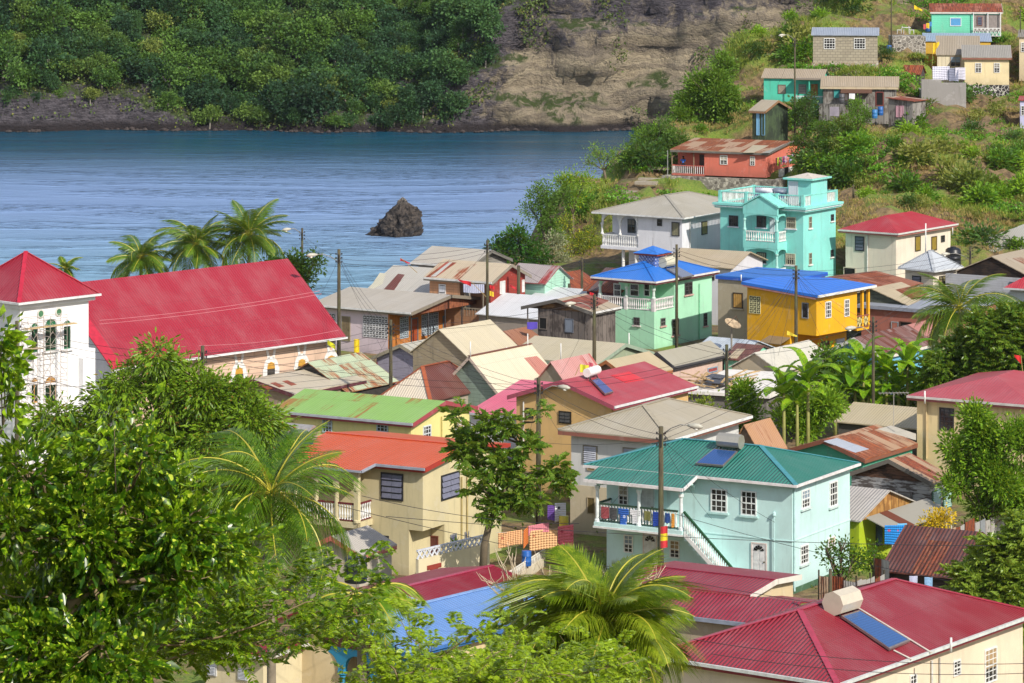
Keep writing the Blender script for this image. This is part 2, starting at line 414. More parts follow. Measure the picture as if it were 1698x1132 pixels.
    def patch(s, plane, quad, mat, name='roof_sheet', lift=.085):
        p0, n = s.planes[plane]; pts = [s.hit(p0+Vector((0,0,lift)), n, *q) for q in quad]
        m = MB(); e = (Vector((0,1,0)) if plane in 'LB' else Vector((1,0,0))); f = n.cross(e)
        uv = [(p.dot(e), p.dot(f)) for p in pts]; m.poly(pts, 0, uv)
        k = len(pts); lo = [p-Vector((0,0,.03)) for p in pts]
        for j in range(k): m.poly([lo[j], lo[(j+1) % k], pts[(j+1) % k], pts[j]])
        return m.build(name, mat, s.root)
    # ---- a helper to draw on a wall: (a along wall, d outwards, z)
    def T(s, face, off=None):
        if face == 'R': o = s.oT if off is None else off; return lambda a, d, z: (a, o-d, z)
        o = s.oS if off is None else off; return lambda a, d, z: (o-d, a, z)
    def wbox(s, m, T, a0, a1, d0, d1, z0, z1, mi=0):
        p, q = T(a0, d0, z0), T(a1, d1, z1)
        m.box(min(p[0],q[0]), max(p[0],q[0]), min(p[1],q[1]), max(p[1],q[1]), min(p[2],q[2]), max(p[2],q[2]), mi)
    def rect(s, face, x0, x1, y0, y1, off=None):
        fn = s.onR if face == 'R' else s.onL; xm = (x0+x1)/2
        a = sorted((fn(x0, y0, off)[0], fn(x1, y0, off)[0])); z = sorted((fn(xm, y0, off)[1], fn(xm, y1, off)[1]))
        return a[0], a[1], z[0], z[1]
    def window(s, face, x0, x1, y0, y1, kind='sash', off=None, fc='#e6e6e4', nx=2, ny=4, sill=None, pc=None):
        a0, a1, z0, z1 = s.rect(face, x0, x1, y0, y1, off); T = s.T(face, off)
        return s.wina(face, a0, a1, z0, z1, kind, T, fc, nx, ny, sill, pc)
    def wina(s, face, a0, a1, z0, z1, kind, T, fc='#e6e6e4', nx=2, ny=4, sill=None, pc=None, parent=None):
        m = MB(); fm = plain(fc, .5, name='window_frame'); w = a1-a0; hh = z1-z0; b = s.wbox
        t = min(.07, w*.1)
        if kind in ('sash', 'door', 'louvre', 'curtain', 'shutter', 'open'):
            b(m, T, a0, a0+t, 0, .06, z0, z1); b(m, T, a1-t, a1, 0, .06, z0, z1)
            b(m, T, a0+t, a1-t, 0, .058, z0, z0+t); b(m, T, a0+t, a1-t, 0, .058, z1-t, z1)
        name = 'door' if kind == 'door' else 'window'
        if kind in ('sash',):
            for i in range(1, nx): x = a0+w*i/nx; b(m, T, x-.018, x+.018, .02, .045, z0+t, z1-t)
            for j in range(1, ny):
                z = z0+hh*j/ny; k = .03 if j*2 == ny else .016; b(m, T, a0+t, a1-t, .02, .052 if k > .02 else .044, z-k, z+k)
        o = m.build(name, fm, s.root) if m.v else None
        p = MB()
        if kind in ('sash', 'curtain', 'open'):
            b(p, T, a0+t*.9, a1-t*.9, .004, .02, z0+t*.9, z1-t*.9)
            p.build('pane', glassm() if kind != 'open' else plain('#0c0b0a', .9, name='dark_room'), o)  # open kind has no glass: black sheet painted for the unlit room behind
            if kind == 'sash' and not pc and w > .5 and random.random() < .4: pc = random.choice(['#b9b09c', '#8f8a80', '#a98f6a', '#8a9aa8'])
            if kind == 'curtain' or pc:
                c = MB(); zz = z0+hh*(.42 if ny > 2 else .6); k = 8
                for i in range(k):
                    x = a0+t+(w-2*t)*i/k; x2 = a0+t+(w-2*t)*(i+1)/k; d = .024+.012*(i % 2)
                    b(c, T, x, x2, .02, d, z0+t if kind == 'curtain' else zz, z1-t)
                c.build('curtain', plain(pc or '#c9a868', .9, name='curtain_cloth'), o)
        elif kind == 'louvre':
            b(p, T, a0+t*.9, a1-t*.9, .004, .012, z0+t*.9, z1-t*.9); p.build('pane', plain('#17181c', .3, name='dark_glass'), o)
            q = MB(); n = ny; k = nx
            for i in range(k):
                x0_, x1_ = a0+t+(w-2*t)*i/k+.01, a0+t+(w-2*t)*(i+1)/k-.01
                for j in range(n):
                    zz = z0+t+(hh-2*t)*(j+.12)/n; hz = (hh-2*t)/n*.8
                    pts = [T(x0_, .09, zz), T(x1_, .09, zz), T(x1_, .03, zz+hz), T(x0_, .03, zz+hz)]
                    nrm = Vector(T(0, .012, 0))-Vector(T(0, 0, 0)); q.prism(pts, nrm)
            q.build('louvre', plain(pc or '#55586a', .25, name='louvre_blade'), o)
        elif kind == 'shutter':
            b(p, T, a0+t*.9, a1-t*.9, .004, .04, z0+t*.9, z1-t*.9); p.build('shutter', paint(pc or '#6a3a2c', .7, .4, boards=.15), o)
        elif kind == 'lattice':
            n = max(2, int(round(w/.3))); k = max(2, int(round(hh/.3)))
            b(m, T, a0, a1, .002, .006, z0, z1)
            o = m.build('window', plain('#14120f', .9, name='dark_room'), s.root)
            q = MB(); cw, ch = w/n, hh/k
            for i in range(n+1): b(q, T, a0+cw*i-.022, a0+cw*i+.022, .008, .05, z0, z1)
            for j in range(k+1): b(q, T, a0, a1, .009, .048, z0+ch*j-.022, z0+ch*j+.022)
            for i in range(n):
                for j in range(k):
                    cx, cz = a0+cw*(i+.5), z0+ch*(j+.5)
                    r = min(cw, ch)*.30
                    nrm = Vector(T(0, .035, 0))-Vector(T(0, 0, 0))
                    q.prism([T(cx-r, .01, cz), T(cx, .01, cz-r), T(cx+r, .01, cz), T(cx, .01, cz+r)], nrm)
            q.build('breeze_block', plain(fc, .7, name='breeze_block'), o)
        elif kind == 'door':
            b(p, T, a0+t*.9, a1-t*.9, .004, .035, z0, z1-t*.9)
            for (u0, u1, v0, v1) in ((.18,.45,.08,.42), (.55,.82,.08,.42), (.18,.45,.5,.72), (.55,.82,.5,.72)):
                b(p, T, a0+w*u0, a0+w*u1, .03, .048, z0+hh*v0, z0+hh*v1)
            p.build('door_leaf', plain(pc or '#dcdcda', .5, name='door_paint'), o)
            k = MB(); b(k, T, a0+w*.12, a0+w*.2, .035, .09, z0+hh*.45, z0+hh*.48); k.build('handle', plain('#8a7a50', .3, .8, name='brass'), o)
            if fc == 'fan': pass
        if sill:
            q = MB(); b(q, T, a0-.1, a1+.1, .004, .13, z0-.1, z0); q.build('sill', plain(sill, .6, name='sill'), o or s.root)
        return o
    def fanlight(s, face, a0, a1, zc, r, T, parent):
        q = MB(); cx = (a0+a1)/2; nrm = Vector(T(0,.012,0))-Vector(T(0,0,0))
        for i in range(5):
            t0, t1 = math.pi*(i+.12)/5, math.pi*(i+.88)/5
            q.prism([T(cx+r*.3*math.cos(t0), .05, zc+r*.3*math.sin(t0)), T(cx+r*.3*math.cos(t1), .05, zc+r*.3*math.sin(t1)), T(cx+r*math.cos(t1), .05, zc+r*math.sin(t1)), T(cx+r*math.cos(t0), .05, zc+r*math.sin(t0))], nrm)
        q.build('fanlight', plain('#16161a', .2, name='dark_glass'), parent)
    # ---- balusters between plan points p,q
    def balustrade(s, p, q, z0, z1, n, mat, railm=None, kind='turned', rail=.1):
        p = Vector((*p, 0)); q = Vector((*q, 0)); m = MB(); r = MB()
        H = z1-z0; d = q-p
        for a, b_, hh in ((z1-.09, z1, rail), (z0, z0+.07, rail*.8)):
            r = MB(); r.bar(p+Vector((0,0,(a+b_)/2)), q+Vector((0,0,(a+b_)/2)), hh, b_-a); r.build('handrail' if a > z0 else 'bottom_rail', railm or mat, s.root)
        for i in range(n):
            c = p+d*((i+.5)/n); w = d.length/n
            if kind == 'turned':
                R_ = w*.36
                m.lathe((c.x, c.y, z0+.06), [(R_*.9, 0), (R_*.5, H*.08), (R_, H*.28), (R_*.75, H*.42), (R_*.4, H*.62), (R_*.8, H*.8), (R_*.8, H-.14)], 6)
            elif kind == 'slat': m.bar((c.x, c.y, z0+.05), (c.x, c.y, z1-.05), w*.55, w*.55 if w < .08 else .03)
            elif kind == 'cross':
                a = p+d*(i/n); b_ = p+d*((i+1)/n)
                m.bar((a.x, a.y, z0+.05), (b_.x, b_.y, z1-.05), .05, .05); m.bar((b_.x, b_.y, z0+.05), (a.x, a.y, z1-.05), .055, .055)
                m.bar((a.x, a.y, z0+.05), (a.x, a.y, z1-.05), .05, .05)
        m.build('balusters', mat, s.root, smooth=False)
    def arcade(s, p, q, z0, zs, zt, n, mat, cm=None, th=.2, cr=.14, ends=(1, 1), rise=None):
        """n arches between plan points, columns z0..zs, spandrel up to zt"""
        p = Vector((*p, 0)); q = Vector((*q, 0)); d = (q-p); e = d.normalized(); nn = Vector((e.y, -e.x, 0)); bay = d.length/n
        for i in range(n+1):
            if (i == 0 and not ends[0]) or (i == n and not ends[1]): continue
            c = p+d*(i/n); m = MB(); m.lathe((c.x, c.y, z0), [(cr*1.5, 0), (cr*1.5, .12), (cr, .16), (cr*.85, zs-z0-.2), (cr*1.4, zs-z0-.12), (cr*1.5, zs-z0+.02)], 10)
            m.build('column', cm or mat, s.root)
        K = 12
        for i in range(n):
            m = MB(); a = p+d*(i/n); c0 = cr*1.0; ww = bay-2*c0; rs = rise or min(zt-zs-.12, ww/2)
            m2 = []
            for k in range(K+1):
                t = math.pi*k/K; x = c0+ww/2-ww/2*math.cos(t); z = zs+rs*math.sin(t)**.9
                m2.append((x, z))
            prof = [(0, zs)]+m2+[(bay, zs), (bay, zt), (0, zt)]
            # strips so every face is convex
            low = [(0, zs)]+m2+[(bay, zs)]
            for k in range(len(low)-1):
                (xa, za), (xb, zb) = low[k], low[k+1]
                if xb-xa < 1e-5: continue
                A = [a+e*xa+Vector((0,0,za)), a+e*xb+Vector((0,0,zb)), a+e*xb+Vector((0,0,zt)), a+e*xa+Vector((0,0,zt))]
                m.prism([v-nn*th/2 for v in A], nn*th)
            m.build('arch', mat, s.root)
    def part(s, name, m, mat, smooth=False): return m.build(name, mat, s.root, smooth)
# ---------------------------------------------------------------- terrain
CTRL = []
def cp(px, py, ppm): p = at(px, py, ppm); CTRL.append((p.x, p.y, p.z))
for a in ((1690,400,18.5),(1560,395,18.7),(1450,350,18.5),(1400,318,17.6),(1310,345,17.5),(1200,350,17.3),(1290,352,17.3),(1140,345,17.3),(1230,262,16.0),(1330,262,16.2),(1160,262,16.1),(1450,240,17),(1600,250,17),(1690,300,17.5),
          (1520,212,16),(1400,207,15.9),(1290,232,16.2),(1600,180,15.6),(1300,172,15.5),(1370,170,15.6),(1690,170,15.3),(1450,112,15.3),(1350,112,15.3),(1640,160,15.1),(1560,160,15.2),
          (1500,90,15),(1560,57,14.6),(1660,57,14.6),(1610,92,14.9),(1690,100,14.8),(1500,20,14.2),(1350,30,14.5),(1400,-20,14),(1600,-30,13.7),(1250,55,14.6),(1215,150,15),(1130,205,15.5),
          (1060,255,16),(1090,300,16.9),(1045,320,17.4),(990,300,16.5),(960,340,17),(915,395,17.4),(885,425,17.6),(1000,400,18),(960,430,18.2),(1060,425,18.6),(1250,400,18.4),(1350,390,18.9),(1500,330,18.1),(1600,350,18.2),(1700,340,18)):
    cp(*a)
for x, y in ((-60,140),(-30,160),(0,150),(30,150),(60,170),(90,190),(-60,200),(-20,200),(20,210),(60,220),(-50,250),(-20,250),(10,250),(40,255),(70,260),(100,270),(-50,280),(-30,285),(-10,290),(5,295),(20,300),(35,300),(60,300),(80,305),(-80,280),(-80,240),(-100,200)):
    CTRL.append((x, y, 0 if y < 280 else .2))
for x, y in ((-60,322),(-30,322),(-12,325),(0,335),(3,350),(5,372),(10,392),(18,412),(30,432),(45,450),(-100,322),(-30,370),(-10,400),(0,430),(30,460),(-60,400),(60,470),(0,470),(-40,440),(100,500),(60,500)):
    CTRL.append((x, y, -6.5))
for x, y, z in ((-15,30,29),(0,30,28),(15,30,29),(-12,50,23),(0,50,21),(14,50,22),(-20,75,15),(0,75,12),(20,75,13),(-25,100,8),(0,100,5),(25,105,5),(-30,125,1),(0,125,.5),(30,125,.5),(0,8,33),(-30,20,33),(30,20,33),(60,60,16),(-60,60,18),(70,120,3),(-70,120,3)):
    CTRL.append((x, y, z))
for x, y, z in ((110,360,16),(110,420,30),(110,320,8),(70,460,30),(100,470,34),(150,400,36),(150,300,14)): CTRL.append((x, y, z))
for y in range(325, 530, 17):
    edge = -8+max(0, y-335)*.42 if y < 440 else 34+(y-440)*.9
    for x in range(-140, 60, 17):
        if x < edge: CTRL.append((x, y, -7))
for x in range(-140, 180, 17):
    for y in (500, 515, 530): CTRL.append((x, y, -7))
_C = np.array(CTRL)
def terrain(X, Y):
    X = np.atleast_1d(np.asarray(X, float)); Y = np.atleast_1d(np.asarray(Y, float))
    d2 = (X[:, None]-_C[:, 0])**2+(Y[:, None]-_C[:, 1])**2+2.0
    w = d2**-2.2; return (w@_C[:, 2])/w.sum(1)
PADS = []
_t0 = terrain
def terrain(X, Y):
    X = np.atleast_1d(np.asarray(X, float)); Y = np.atleast_1d(np.asarray(Y, float)); Z = _t0(X, Y)
    for cx, cy, c, s_, a, b, z in PADS:
        u = (X-cx)*c+(Y-cy)*s_; v = -(X-cx)*s_+(Y-cy)*c
        d = np.hypot(np.maximum(np.maximum(-u, u-a), 0), np.maximum(np.maximum(-v, v-b), 0)); w = np.clip(1-d/3.0, 0, 1); w = w*w*(3-2*w); Z = np.where(Z > z, Z*(1-w)+z*w, Z)
    return Z
def pad(o, phi, a0, a1, b0, b1, z):
    c, s_ = math.cos(phi), math.sin(phi); PADS.append((o.x+a0*c-b0*s_, o.y+a0*s_+b0*c, c, s_, a1-a0, b1-b0, z))
def tz(x, y): return float(terrain(x, y)[0])
def onground(px, py, lo=11.0, hi=60.0):
    """first ground hit along the pixel ray from the camera"""
    ys = np.arange(F/hi, F/lo, 1.0); x = (px-CX)/F*ys; z = HC-(py-HY)/F*ys
    t = terrain(x, ys); k = np.argmax(z <= t)
    if z[k] > t[k]: return None
    return Vector((x[k], ys[k], t[k]))
# ---------------------------------------------------------------- small things
def pole(px, ytop, ppm, label, d=.24, lamp=None, arms=True, ybase=None, group=None):
    b = at(px, ytop, ppm); zt = b.z; z0 = max(tz(b.x, b.y), -1) if ybase is None else HC-(ybase-HY)/ppm
    r = thing('utility_pole', label, 'utility pole', (b.x, b.y, z0), 0, group)
    m = MB(); h = zt-z0; m.tube([(0,0,-.3), (0,0,h*.5), (0,0,h)], [d*.62, d*.52, d*.42], 10); m.build('pole_shaft', polem(), r, True)
    if arms:
        m = MB(); m.box(-.04, .04, -.16, .16, h-.96, h-.34)
        for k, z in enumerate((.35, .62, .9)):
            for q in (-1, 1): m.tube([(0, 0, h-z), (q*.2, -.02, h-z+.02)], [.018, .018], 5); m.lathe((q*.2, -.02, h-z-.02), [(.03,0), (.055,.03), (.035,.06), (.055,.09), (.02,.13)], 7)
        m.build('insulator', plain('#2b2a2c', .4, name='dark_ceramic'), r)
    if lamp:
        dx, dz, ln = lamp      # direction px sign, drop, length
        m = MB(); P = [(0,0,h-.9+dz), (dx*ln*.35, -.25, h-.5+dz), (dx*ln*.7, -.5, h-.28+dz), (dx*ln, -.65, h-.3+dz)]
        m.tube(P, [.03]*4, 6); m.build('lamp_arm', plain('#8c8a84', .6, name='galvanised'), r, True)
        m = MB(); c = Vector(P[-1]); D = (c-Vector(P[-2])).normalized()
        m.tube([c-D*.05, c+D*.1, c+D*.3, c+D*.55, c+D*.72], [.05, .1, .15, .13, .04], 8); o = m.build('lamp_head', plain('#b9b6a8', .5, name='lamp_housing'), r, True)
        m = MB(); m.lathe(c+D*.4+Vector((0,0,-.2)), [(.03,0), (.1,.03), (.12,.1)], 8); m.build('lamp_glass', plain('#f0eee2', .15, name='lamp_glass'), o, True)
    r['top'] = (b.x, b.y, zt); return r
def wire(p, q, label, sag=.35, r=.012, col='#26252a', group='overhead wires between the poles'):
    p = Vector(p); q = Vector(q); m = MB(); c = (p+q)/2; N = 14
    pts = []
    for i in range(N+1):
        t = i/N; v = p.lerp(q, t); v.z -= sag*4*t*(1-t); pts.append(v-c)
    m.tube(pts, [r]*(N+1), 4, cap=False)
    o = m.build('overhead_wire', plain(col, .6, name='black_cable')); o.location = c; tag(o, label, 'overhead wire', group); return o
def cloth(name, label, cat, P, w, h, dirv, col, col2=None, group=None, kind='sheet', wave=.05, pat=None):
    """hanging cloth from point P, width w along dirv, height h"""
    d = Vector(dirv).normalized(); nrm = Vector((d.y, -d.x, 0)); m = MB(); nx, nz = 10, 8; ph = random.random()*6
    def pt(i, j):
        a = i/nx; b = j/nz; off = nrm*(wave*math.sin(a*5+ph+b*1.3)*(.3+b)); z = -h*b-.03*math.sin(a*5+ph)*b
        return d*(w*a)+off+Vector((0,0,z))
    for i in range(nx):
        for j in range(nz):
            a = (i+.5)/nx; b = (j+.5)/nz
            if kind == 'shirt' and b > .35 and (a < .2 or a > .8): continue
            if kind == 'trousers' and b > .3 and .42 < a < .58: continue
            m.poly([pt(i,j), pt(i,j+1), pt(i+1,j+1), pt(i+1,j)])
    key = ('cloth', col, pat)
    if key in _mc: mt = _mc[key]
    else:
        t = NT('cloth'); c = hx(col); k = c
        if pat:
            x = t.n.new('ShaderNodeTexVoronoi'); x.inputs['Scale'].default_value = 2.1; t.l.new(t.coord('Object'), x.inputs['Vector'])
            k = t.mix(t.ramp(x.outputs['Distance'], .13, .2), hx(pat), c)
        t.set(t.b.inputs['Base Color'], k); t.b.inputs['Roughness'].default_value = .95; mt = t.mat; _mc[key] = mt
    o = m.build(name, mt, None, True); o.location = P; tag(o, label, cat, group)
    so = o.modifiers.new('thick', 'SOLIDIFY'); so.thickness = .01
    return o
def flag(px, py, ppm, label, col, w=.7, h=.45, pole_to=None, tilt=0.3, tri=False, col2=None):
    P = at(px, py, ppm); r = thing('flag', label, 'flag', P)
    m = MB(); N = 7; s = 1 if w > 0 else -1; w = abs(w)
    for i in range(N):
        a, b = i/N, (i+1)/N
        f = lambda t, k: Vector((s*w*t, .1*w*math.sin(t*7), -h*k*(1-(t*.75 if tri else 0))-w*tilt*t))
        for k in range(3): m.poly([f(a, k/3), f(a, (k+1)/3), f(b, (k+1)/3), f(b, k/3)], 1 if (col2 and k == 1) else 0)
    ms = [plain(col, .8, name='flag_cloth')]+([plain(col2, .8, name='flag_cloth')] if col2 else [])
    o = m.build('cloth', ms, r); so = o.modifiers.new('thick', 'SOLIDIFY'); so.thickness = .012
    if pole_to:
        q = at(*pole_to)-P; m = MB(); m.tube([(0,0,.03), q], [.02, .028], 6); m.build('flagpole', plain('#a98f5c', .7, name='bamboo'), r)
    return r
def heater(H, plane, quad, label, tank=(1, .28), style='box', tankc='#c9c4b8', panelc='#3a6fb0', tpx=None):
    """solar heater: panel quad in photo pixels (top-left, top-right, bottom-right, bottom-left) on a roof plane, tank above its top edge"""
    p0, n = H.planes[plane]; q = [H.hit(p0+Vector((0,0,.2)), n, *a) for a in quad]
    r = thing('solar_heater', label, 'solar water heater', H.l2w(q[3]), H.phi); o = q[3]
    nn = n.copy(); m = MB()
    Q = [a-o for a in q]; m.prism([a-nn*.05 for a in Q], nn*.1); m.build('panel_frame', plain('#9a8f8c', .35, .6, name='aluminium'), r)
    c = sum(Q, Vector())/4; m = MB(); m.prism([c+(a-c)*.93+nn*.052 for a in Q], nn*.006)
    g = m.build('collector_glass', None or _collector(panelc), r)
    tl, tr = Q[0], Q[1]; ax = (tr-tl).normalized(); up = (tl-Q[3]).normalized(); L = (tr-tl).length; mid = (tl+tr)/2+up*.45+Vector((0,0,.33))
    half = L*.5*tank[0]; R_ = tank[1]; m = MB()
    k = 8 if style == 'box' else 14
    rr = R_*(1.1 if style == 'box' else 1)
    m.tube([mid-ax*half, mid+ax*half], [rr, rr], k); m.build('tank', plain(tankc, .3, .55 if tankc.startswith('#c9') or tankc.startswith('#b') else 0, name='tank_metal', var=.06), r, style != 'box' and False)
    m = MB()
    for s_ in (-1, 1):
        for w in (-.2, .25): m.bar(mid+ax*half*.7*s_+up*w*.3, mid+ax*half*.7*s_+up*w*1.4-Vector((0,0,.52)), .05, .05)
        m.bar(tl if s_ < 0 else tr, mid+ax*half*.7*s_-Vector((0,0,.2)), .04, .04)
    m.build('stand', plain('#3a3836', .5, .5, name='dark_steel'), r); return r
def _collector(c):
    key = ('coll', c)
    if key in _mc: return _mc[key]
    t = NT('solar_collector'); sp = t.n.new('ShaderNodeSeparateXYZ'); t.l.new(t.coord('Object'), sp.inputs[0])
    w = t.math('FRACT', t.math('MULTIPLY', sp.outputs[1], 7)); k = t.mix(t.ramp(w, 0, .15), dark(hx(c), .5), hx(c))
    t.set(t.b.inputs['Base Color'], k); t.b.inputs['Roughness'].default_value = .12; t.b.inputs['Metallic'].default_value = .5; _mc[key] = t.mat; return t.mat
def barrel(px, py, ppm, col, label, h=.9, r=.29):
    P = at(px, py, ppm); m = MB()
    m.lathe((0,0,0), [(r*.94,0), (r,.04), (r,.27*h), (r*1.05,.3*h), (r,.33*h), (r,.63*h), (r*1.05,.66*h), (r,.69*h), (r,.96*h), (r*.94,h)], 14)
    o = m.build('barrel', plain(col, .4, name='plastic'), None, True); o.location = P; tag(o, label, 'barrel'); return o
# ---------------------------------------------------------------- foliage
def rot_frames(D, rng):
    D = D/np.linalg.norm(D, axis=1, keepdims=True); A = rng.normal(size=D.shape); A -= D*(A*D).sum(1, keepdims=True); A /= np.linalg.norm(A, axis=1, keepdims=True)
    return D, A, np.cross(D, A)
def leaves(P, D, Ln, Wd, rng, fold=.25, flat=None):
    """each leaf: 4 vertices, 2 triangles; flat biases the blade normal upwards"""
    n = len(P); D, A, N = rot_frames(D, rng)
    if flat is not None:
        up = np.array([0, 0, 1.0])+rng.normal(size=(n, 3))*flat; A = np.cross(D, up); A /= np.linalg.norm(A, axis=1, keepdims=True)+1e-9; N = np.cross(A, D)
    Ln = np.broadcast_to(Ln, (n,))[:, None]; Wd = np.broadcast_to(Wd, (n,))[:, None]
    b = P; tip = P+D*Ln-np.array([0,0,1])*Ln*.12; mid = P+D*Ln*.45; l = mid+A*Wd*.5+N*Wd*fold; r = mid-A*Wd*.5+N*Wd*fold
    V = np.stack([b, l, tip, r], 1).reshape(-1, 3); i = np.arange(n)[:, None]*4
    Fc = np.concatenate([i+np.array([0, 2, 1]), i+np.array([0, 3, 2])], 1).reshape(-1, 3)
    return V, Fc
def blob_points(blobs, n, rng, shell=.55, squash=1.0):
    """blobs (x,y,z,r) -> points in the outer shell of each, n in total"""
    B = np.array(blobs, float); w = B[:, 3]**2; idx = rng.choice(len(B), n, p=w/w.sum())
    d = rng.normal(size=(n, 3)); d /= np.linalg.norm(d, axis=1, keepdims=True)
    # knots: cluster directions so that gaps open up
    k = max(6, int(n/140)); r = (shell+(1-shell)*rng.random(n)**.6)
    # lumpy radius
    lump = .80+.28*np.sin(d[:, 0]*7+idx*2.1)*np.cos(d[:, 1]*6+idx)+.12*np.sin(d[:, 2]*11+idx*1.3)
    P = B[idx, :3]+d*(B[idx, 3]*r*lump)[:, None]*np.array([1, 1, squash]); return P, d
def clumped(blobs, nclump, per, rng, spread, shell=.5, squash=1.0):
    C, d = blob_points(blobs, nclump, rng, shell, squash)
    P = np.repeat(C, per, 0); dd = np.repeat(d, per, 0); g = rng.normal(size=P.shape)*spread; return P+g, dd*.6+g/spread*.55, C
def branches(blobs, base, mat, parent, r0, rng, sub=5, name='trunk', fork=.45):
    m = MB(); B = [Vector(b[:3]) for b in blobs]; c = sum(B, Vector())/len(B); base = Vector(base)
    f = base.lerp(Vector((c.x, c.y, min(b.z-blobs[i][3] for i, b in enumerate(B)) )), .9) if len(B) > 1 else base.lerp(c, fork)
    if f.z < base.z+.3: f.z = base.z+.3+(c.z-base.z)*.3
    mid = base.lerp(f, .5)+Vector((rng.normal()*r0*.8, rng.normal()*r0*.8, 0))
    m.tube([base-Vector((0,0,.4)), mid, f], [r0, r0*.75, r0*.62], 8)
    for i, b in enumerate(B):
        R_ = blobs[i][3]; q = f.lerp(b, .5)+Vector(rng.normal(size=3))*R_*.12; m.tube([f, q, b], [r0*.5, r0*.36, r0*.2], 6)
        for k in range(sub):
            d = Vector(rng.normal(size=3)).normalized(); d.z = abs(d.z)*.7; e = b+d*R_*.8
            m.tube([q.lerp(b, rng.random()), b.lerp(e, .5)+Vector(rng.normal(size=3))*R_*.08, e], [r0*.2, r0*.12, r0*.04], 5)
    return m.build(name, mat, parent, True)
BARK = lambda: plain('#6b5f4c', .9, name='bark')
BARKG = lambda: plain('#8a8478', .9, name='grey_bark')
def tree(name, label, ppm, blobs, leaf, n, mat, base=None, z0=None, per=8, spread=None, trunk_r=.18, shell=.5, droop=0.0, group=None, cat='tree', bark=None, sub=5, flat=None, fold=.25, seed=None, depth=.7, crown='crown', split=5):
    """blobs in photo pixels: (px, py, r_px[, depth offset m])"""
    rng = np.random.default_rng(seed if seed is not None else abs(hash(label)) % 9999 if False else sum(map(ord, label)) % 9973)
    W = [at(b[0], b[1], ppm) for b in blobs]
    cx = base if base is not None else sum(b[0] for b in blobs)/len(blobs)
    bp = at(cx, 0, ppm); 
    if z0 is None: z0 = tz(bp.x, bp.y)
    o = Vector((bp.x, bp.y, z0)); r = thing(name, label, cat, o, 0, group)
    bl = []
    for b, w in zip(blobs, W):
        R_ = b[2]/ppm; off = b[3] if len(b) > 3 else rng.uniform(-.5, .5)*R_*depth; q = w-o; bl.append((q.x, q.y+off, q.z, R_))
    sp = spread or leaf[0]*1.1; nb = []
    for x, y, z, R_ in bl:
        for k in range(split):
            d = rng.normal(size=3); d *= R_*rng.uniform(.3, .66)/np.linalg.norm(d); nb.append((x+d[0], y+d[1], z+d[2]*.9, R_*rng.uniform(.36, .6)))
    P, D, C = clumped(nb or bl, max(1, n//per), per, rng, sp, shell); D[:, 2] += .35-droop
    L = leaf[0]*rng.uniform(.65, 1.2, len(P)); V, Fc = leaves(P, D, L, L*leaf[1]/leaf[0], rng, fold, flat)
    np_mesh(crown, V, Fc, mat, r)
    branches(bl, (0,0,0), bark or BARK(), r, trunk_r, rng, sub); return r
def frond_mesh(L, rng, n=46, wid=.5, bend=1.0, droop=.5, lw=.045):
    lw *= 1.15
    """a palm frond along +x, arching down"""
    t = np.linspace(0, 1, 14); ang = .9*bend*t**1.3; dx = np.cos(ang); dz = -np.sin(ang)
    X = np.concatenate([[0], np.cumsum((dx[1:]+dx[:-1])/2)*L/13]); Z = np.concatenate([[0], np.cumsum((dz[1:]+dz[:-1])/2)*L/13])
    m = MB(); m.tube([(x, 0, z) for x, z in zip(X, Z)], list(np.linspace(.045, .008, 14)), 4, cap=False)
    V = []; Fc = []
    for s_ in (-1, 1):
        for k in range(n):
            a = .12+.88*(k+.5*(s_ > 0))/n; x = np.interp(a, t, X); z = np.interp(a, t, Z); an = np.interp(a, t, ang)
            ll = L*wid*.55*math.sin(math.pi*min(1, .18+a*.86))**.7*rng.uniform(.85, 1.08)
            fw = .55+.5*a; T = np.array([math.cos(an), 0, -math.sin(an)]); U = np.array([math.sin(an), 0, math.cos(an)]); S = np.array([0, s_, 0])
            d = T*fw*.7+S*.85+U*.12; d /= np.linalg.norm(d); p0 = np.array([x, 0, z]); dr = droop*rng.uniform(.7, 1.4)
            p1 = p0+d*ll*.5-np.array([0,0,1])*ll*.12*dr; p2 = p0+d*ll-np.array([0,0,1])*ll*.55*dr
            w = T*lw*.5; i = len(V); V += [p0-w*.6, p0+w*.6, p1+w, p1-w, p2]
            Fc += [(i, i+1, i+2, i+3), (i+3, i+2, i+4)]
    for f in Fc: m.poly([V[j] for j in f], 1)
    return m
_fr = {}
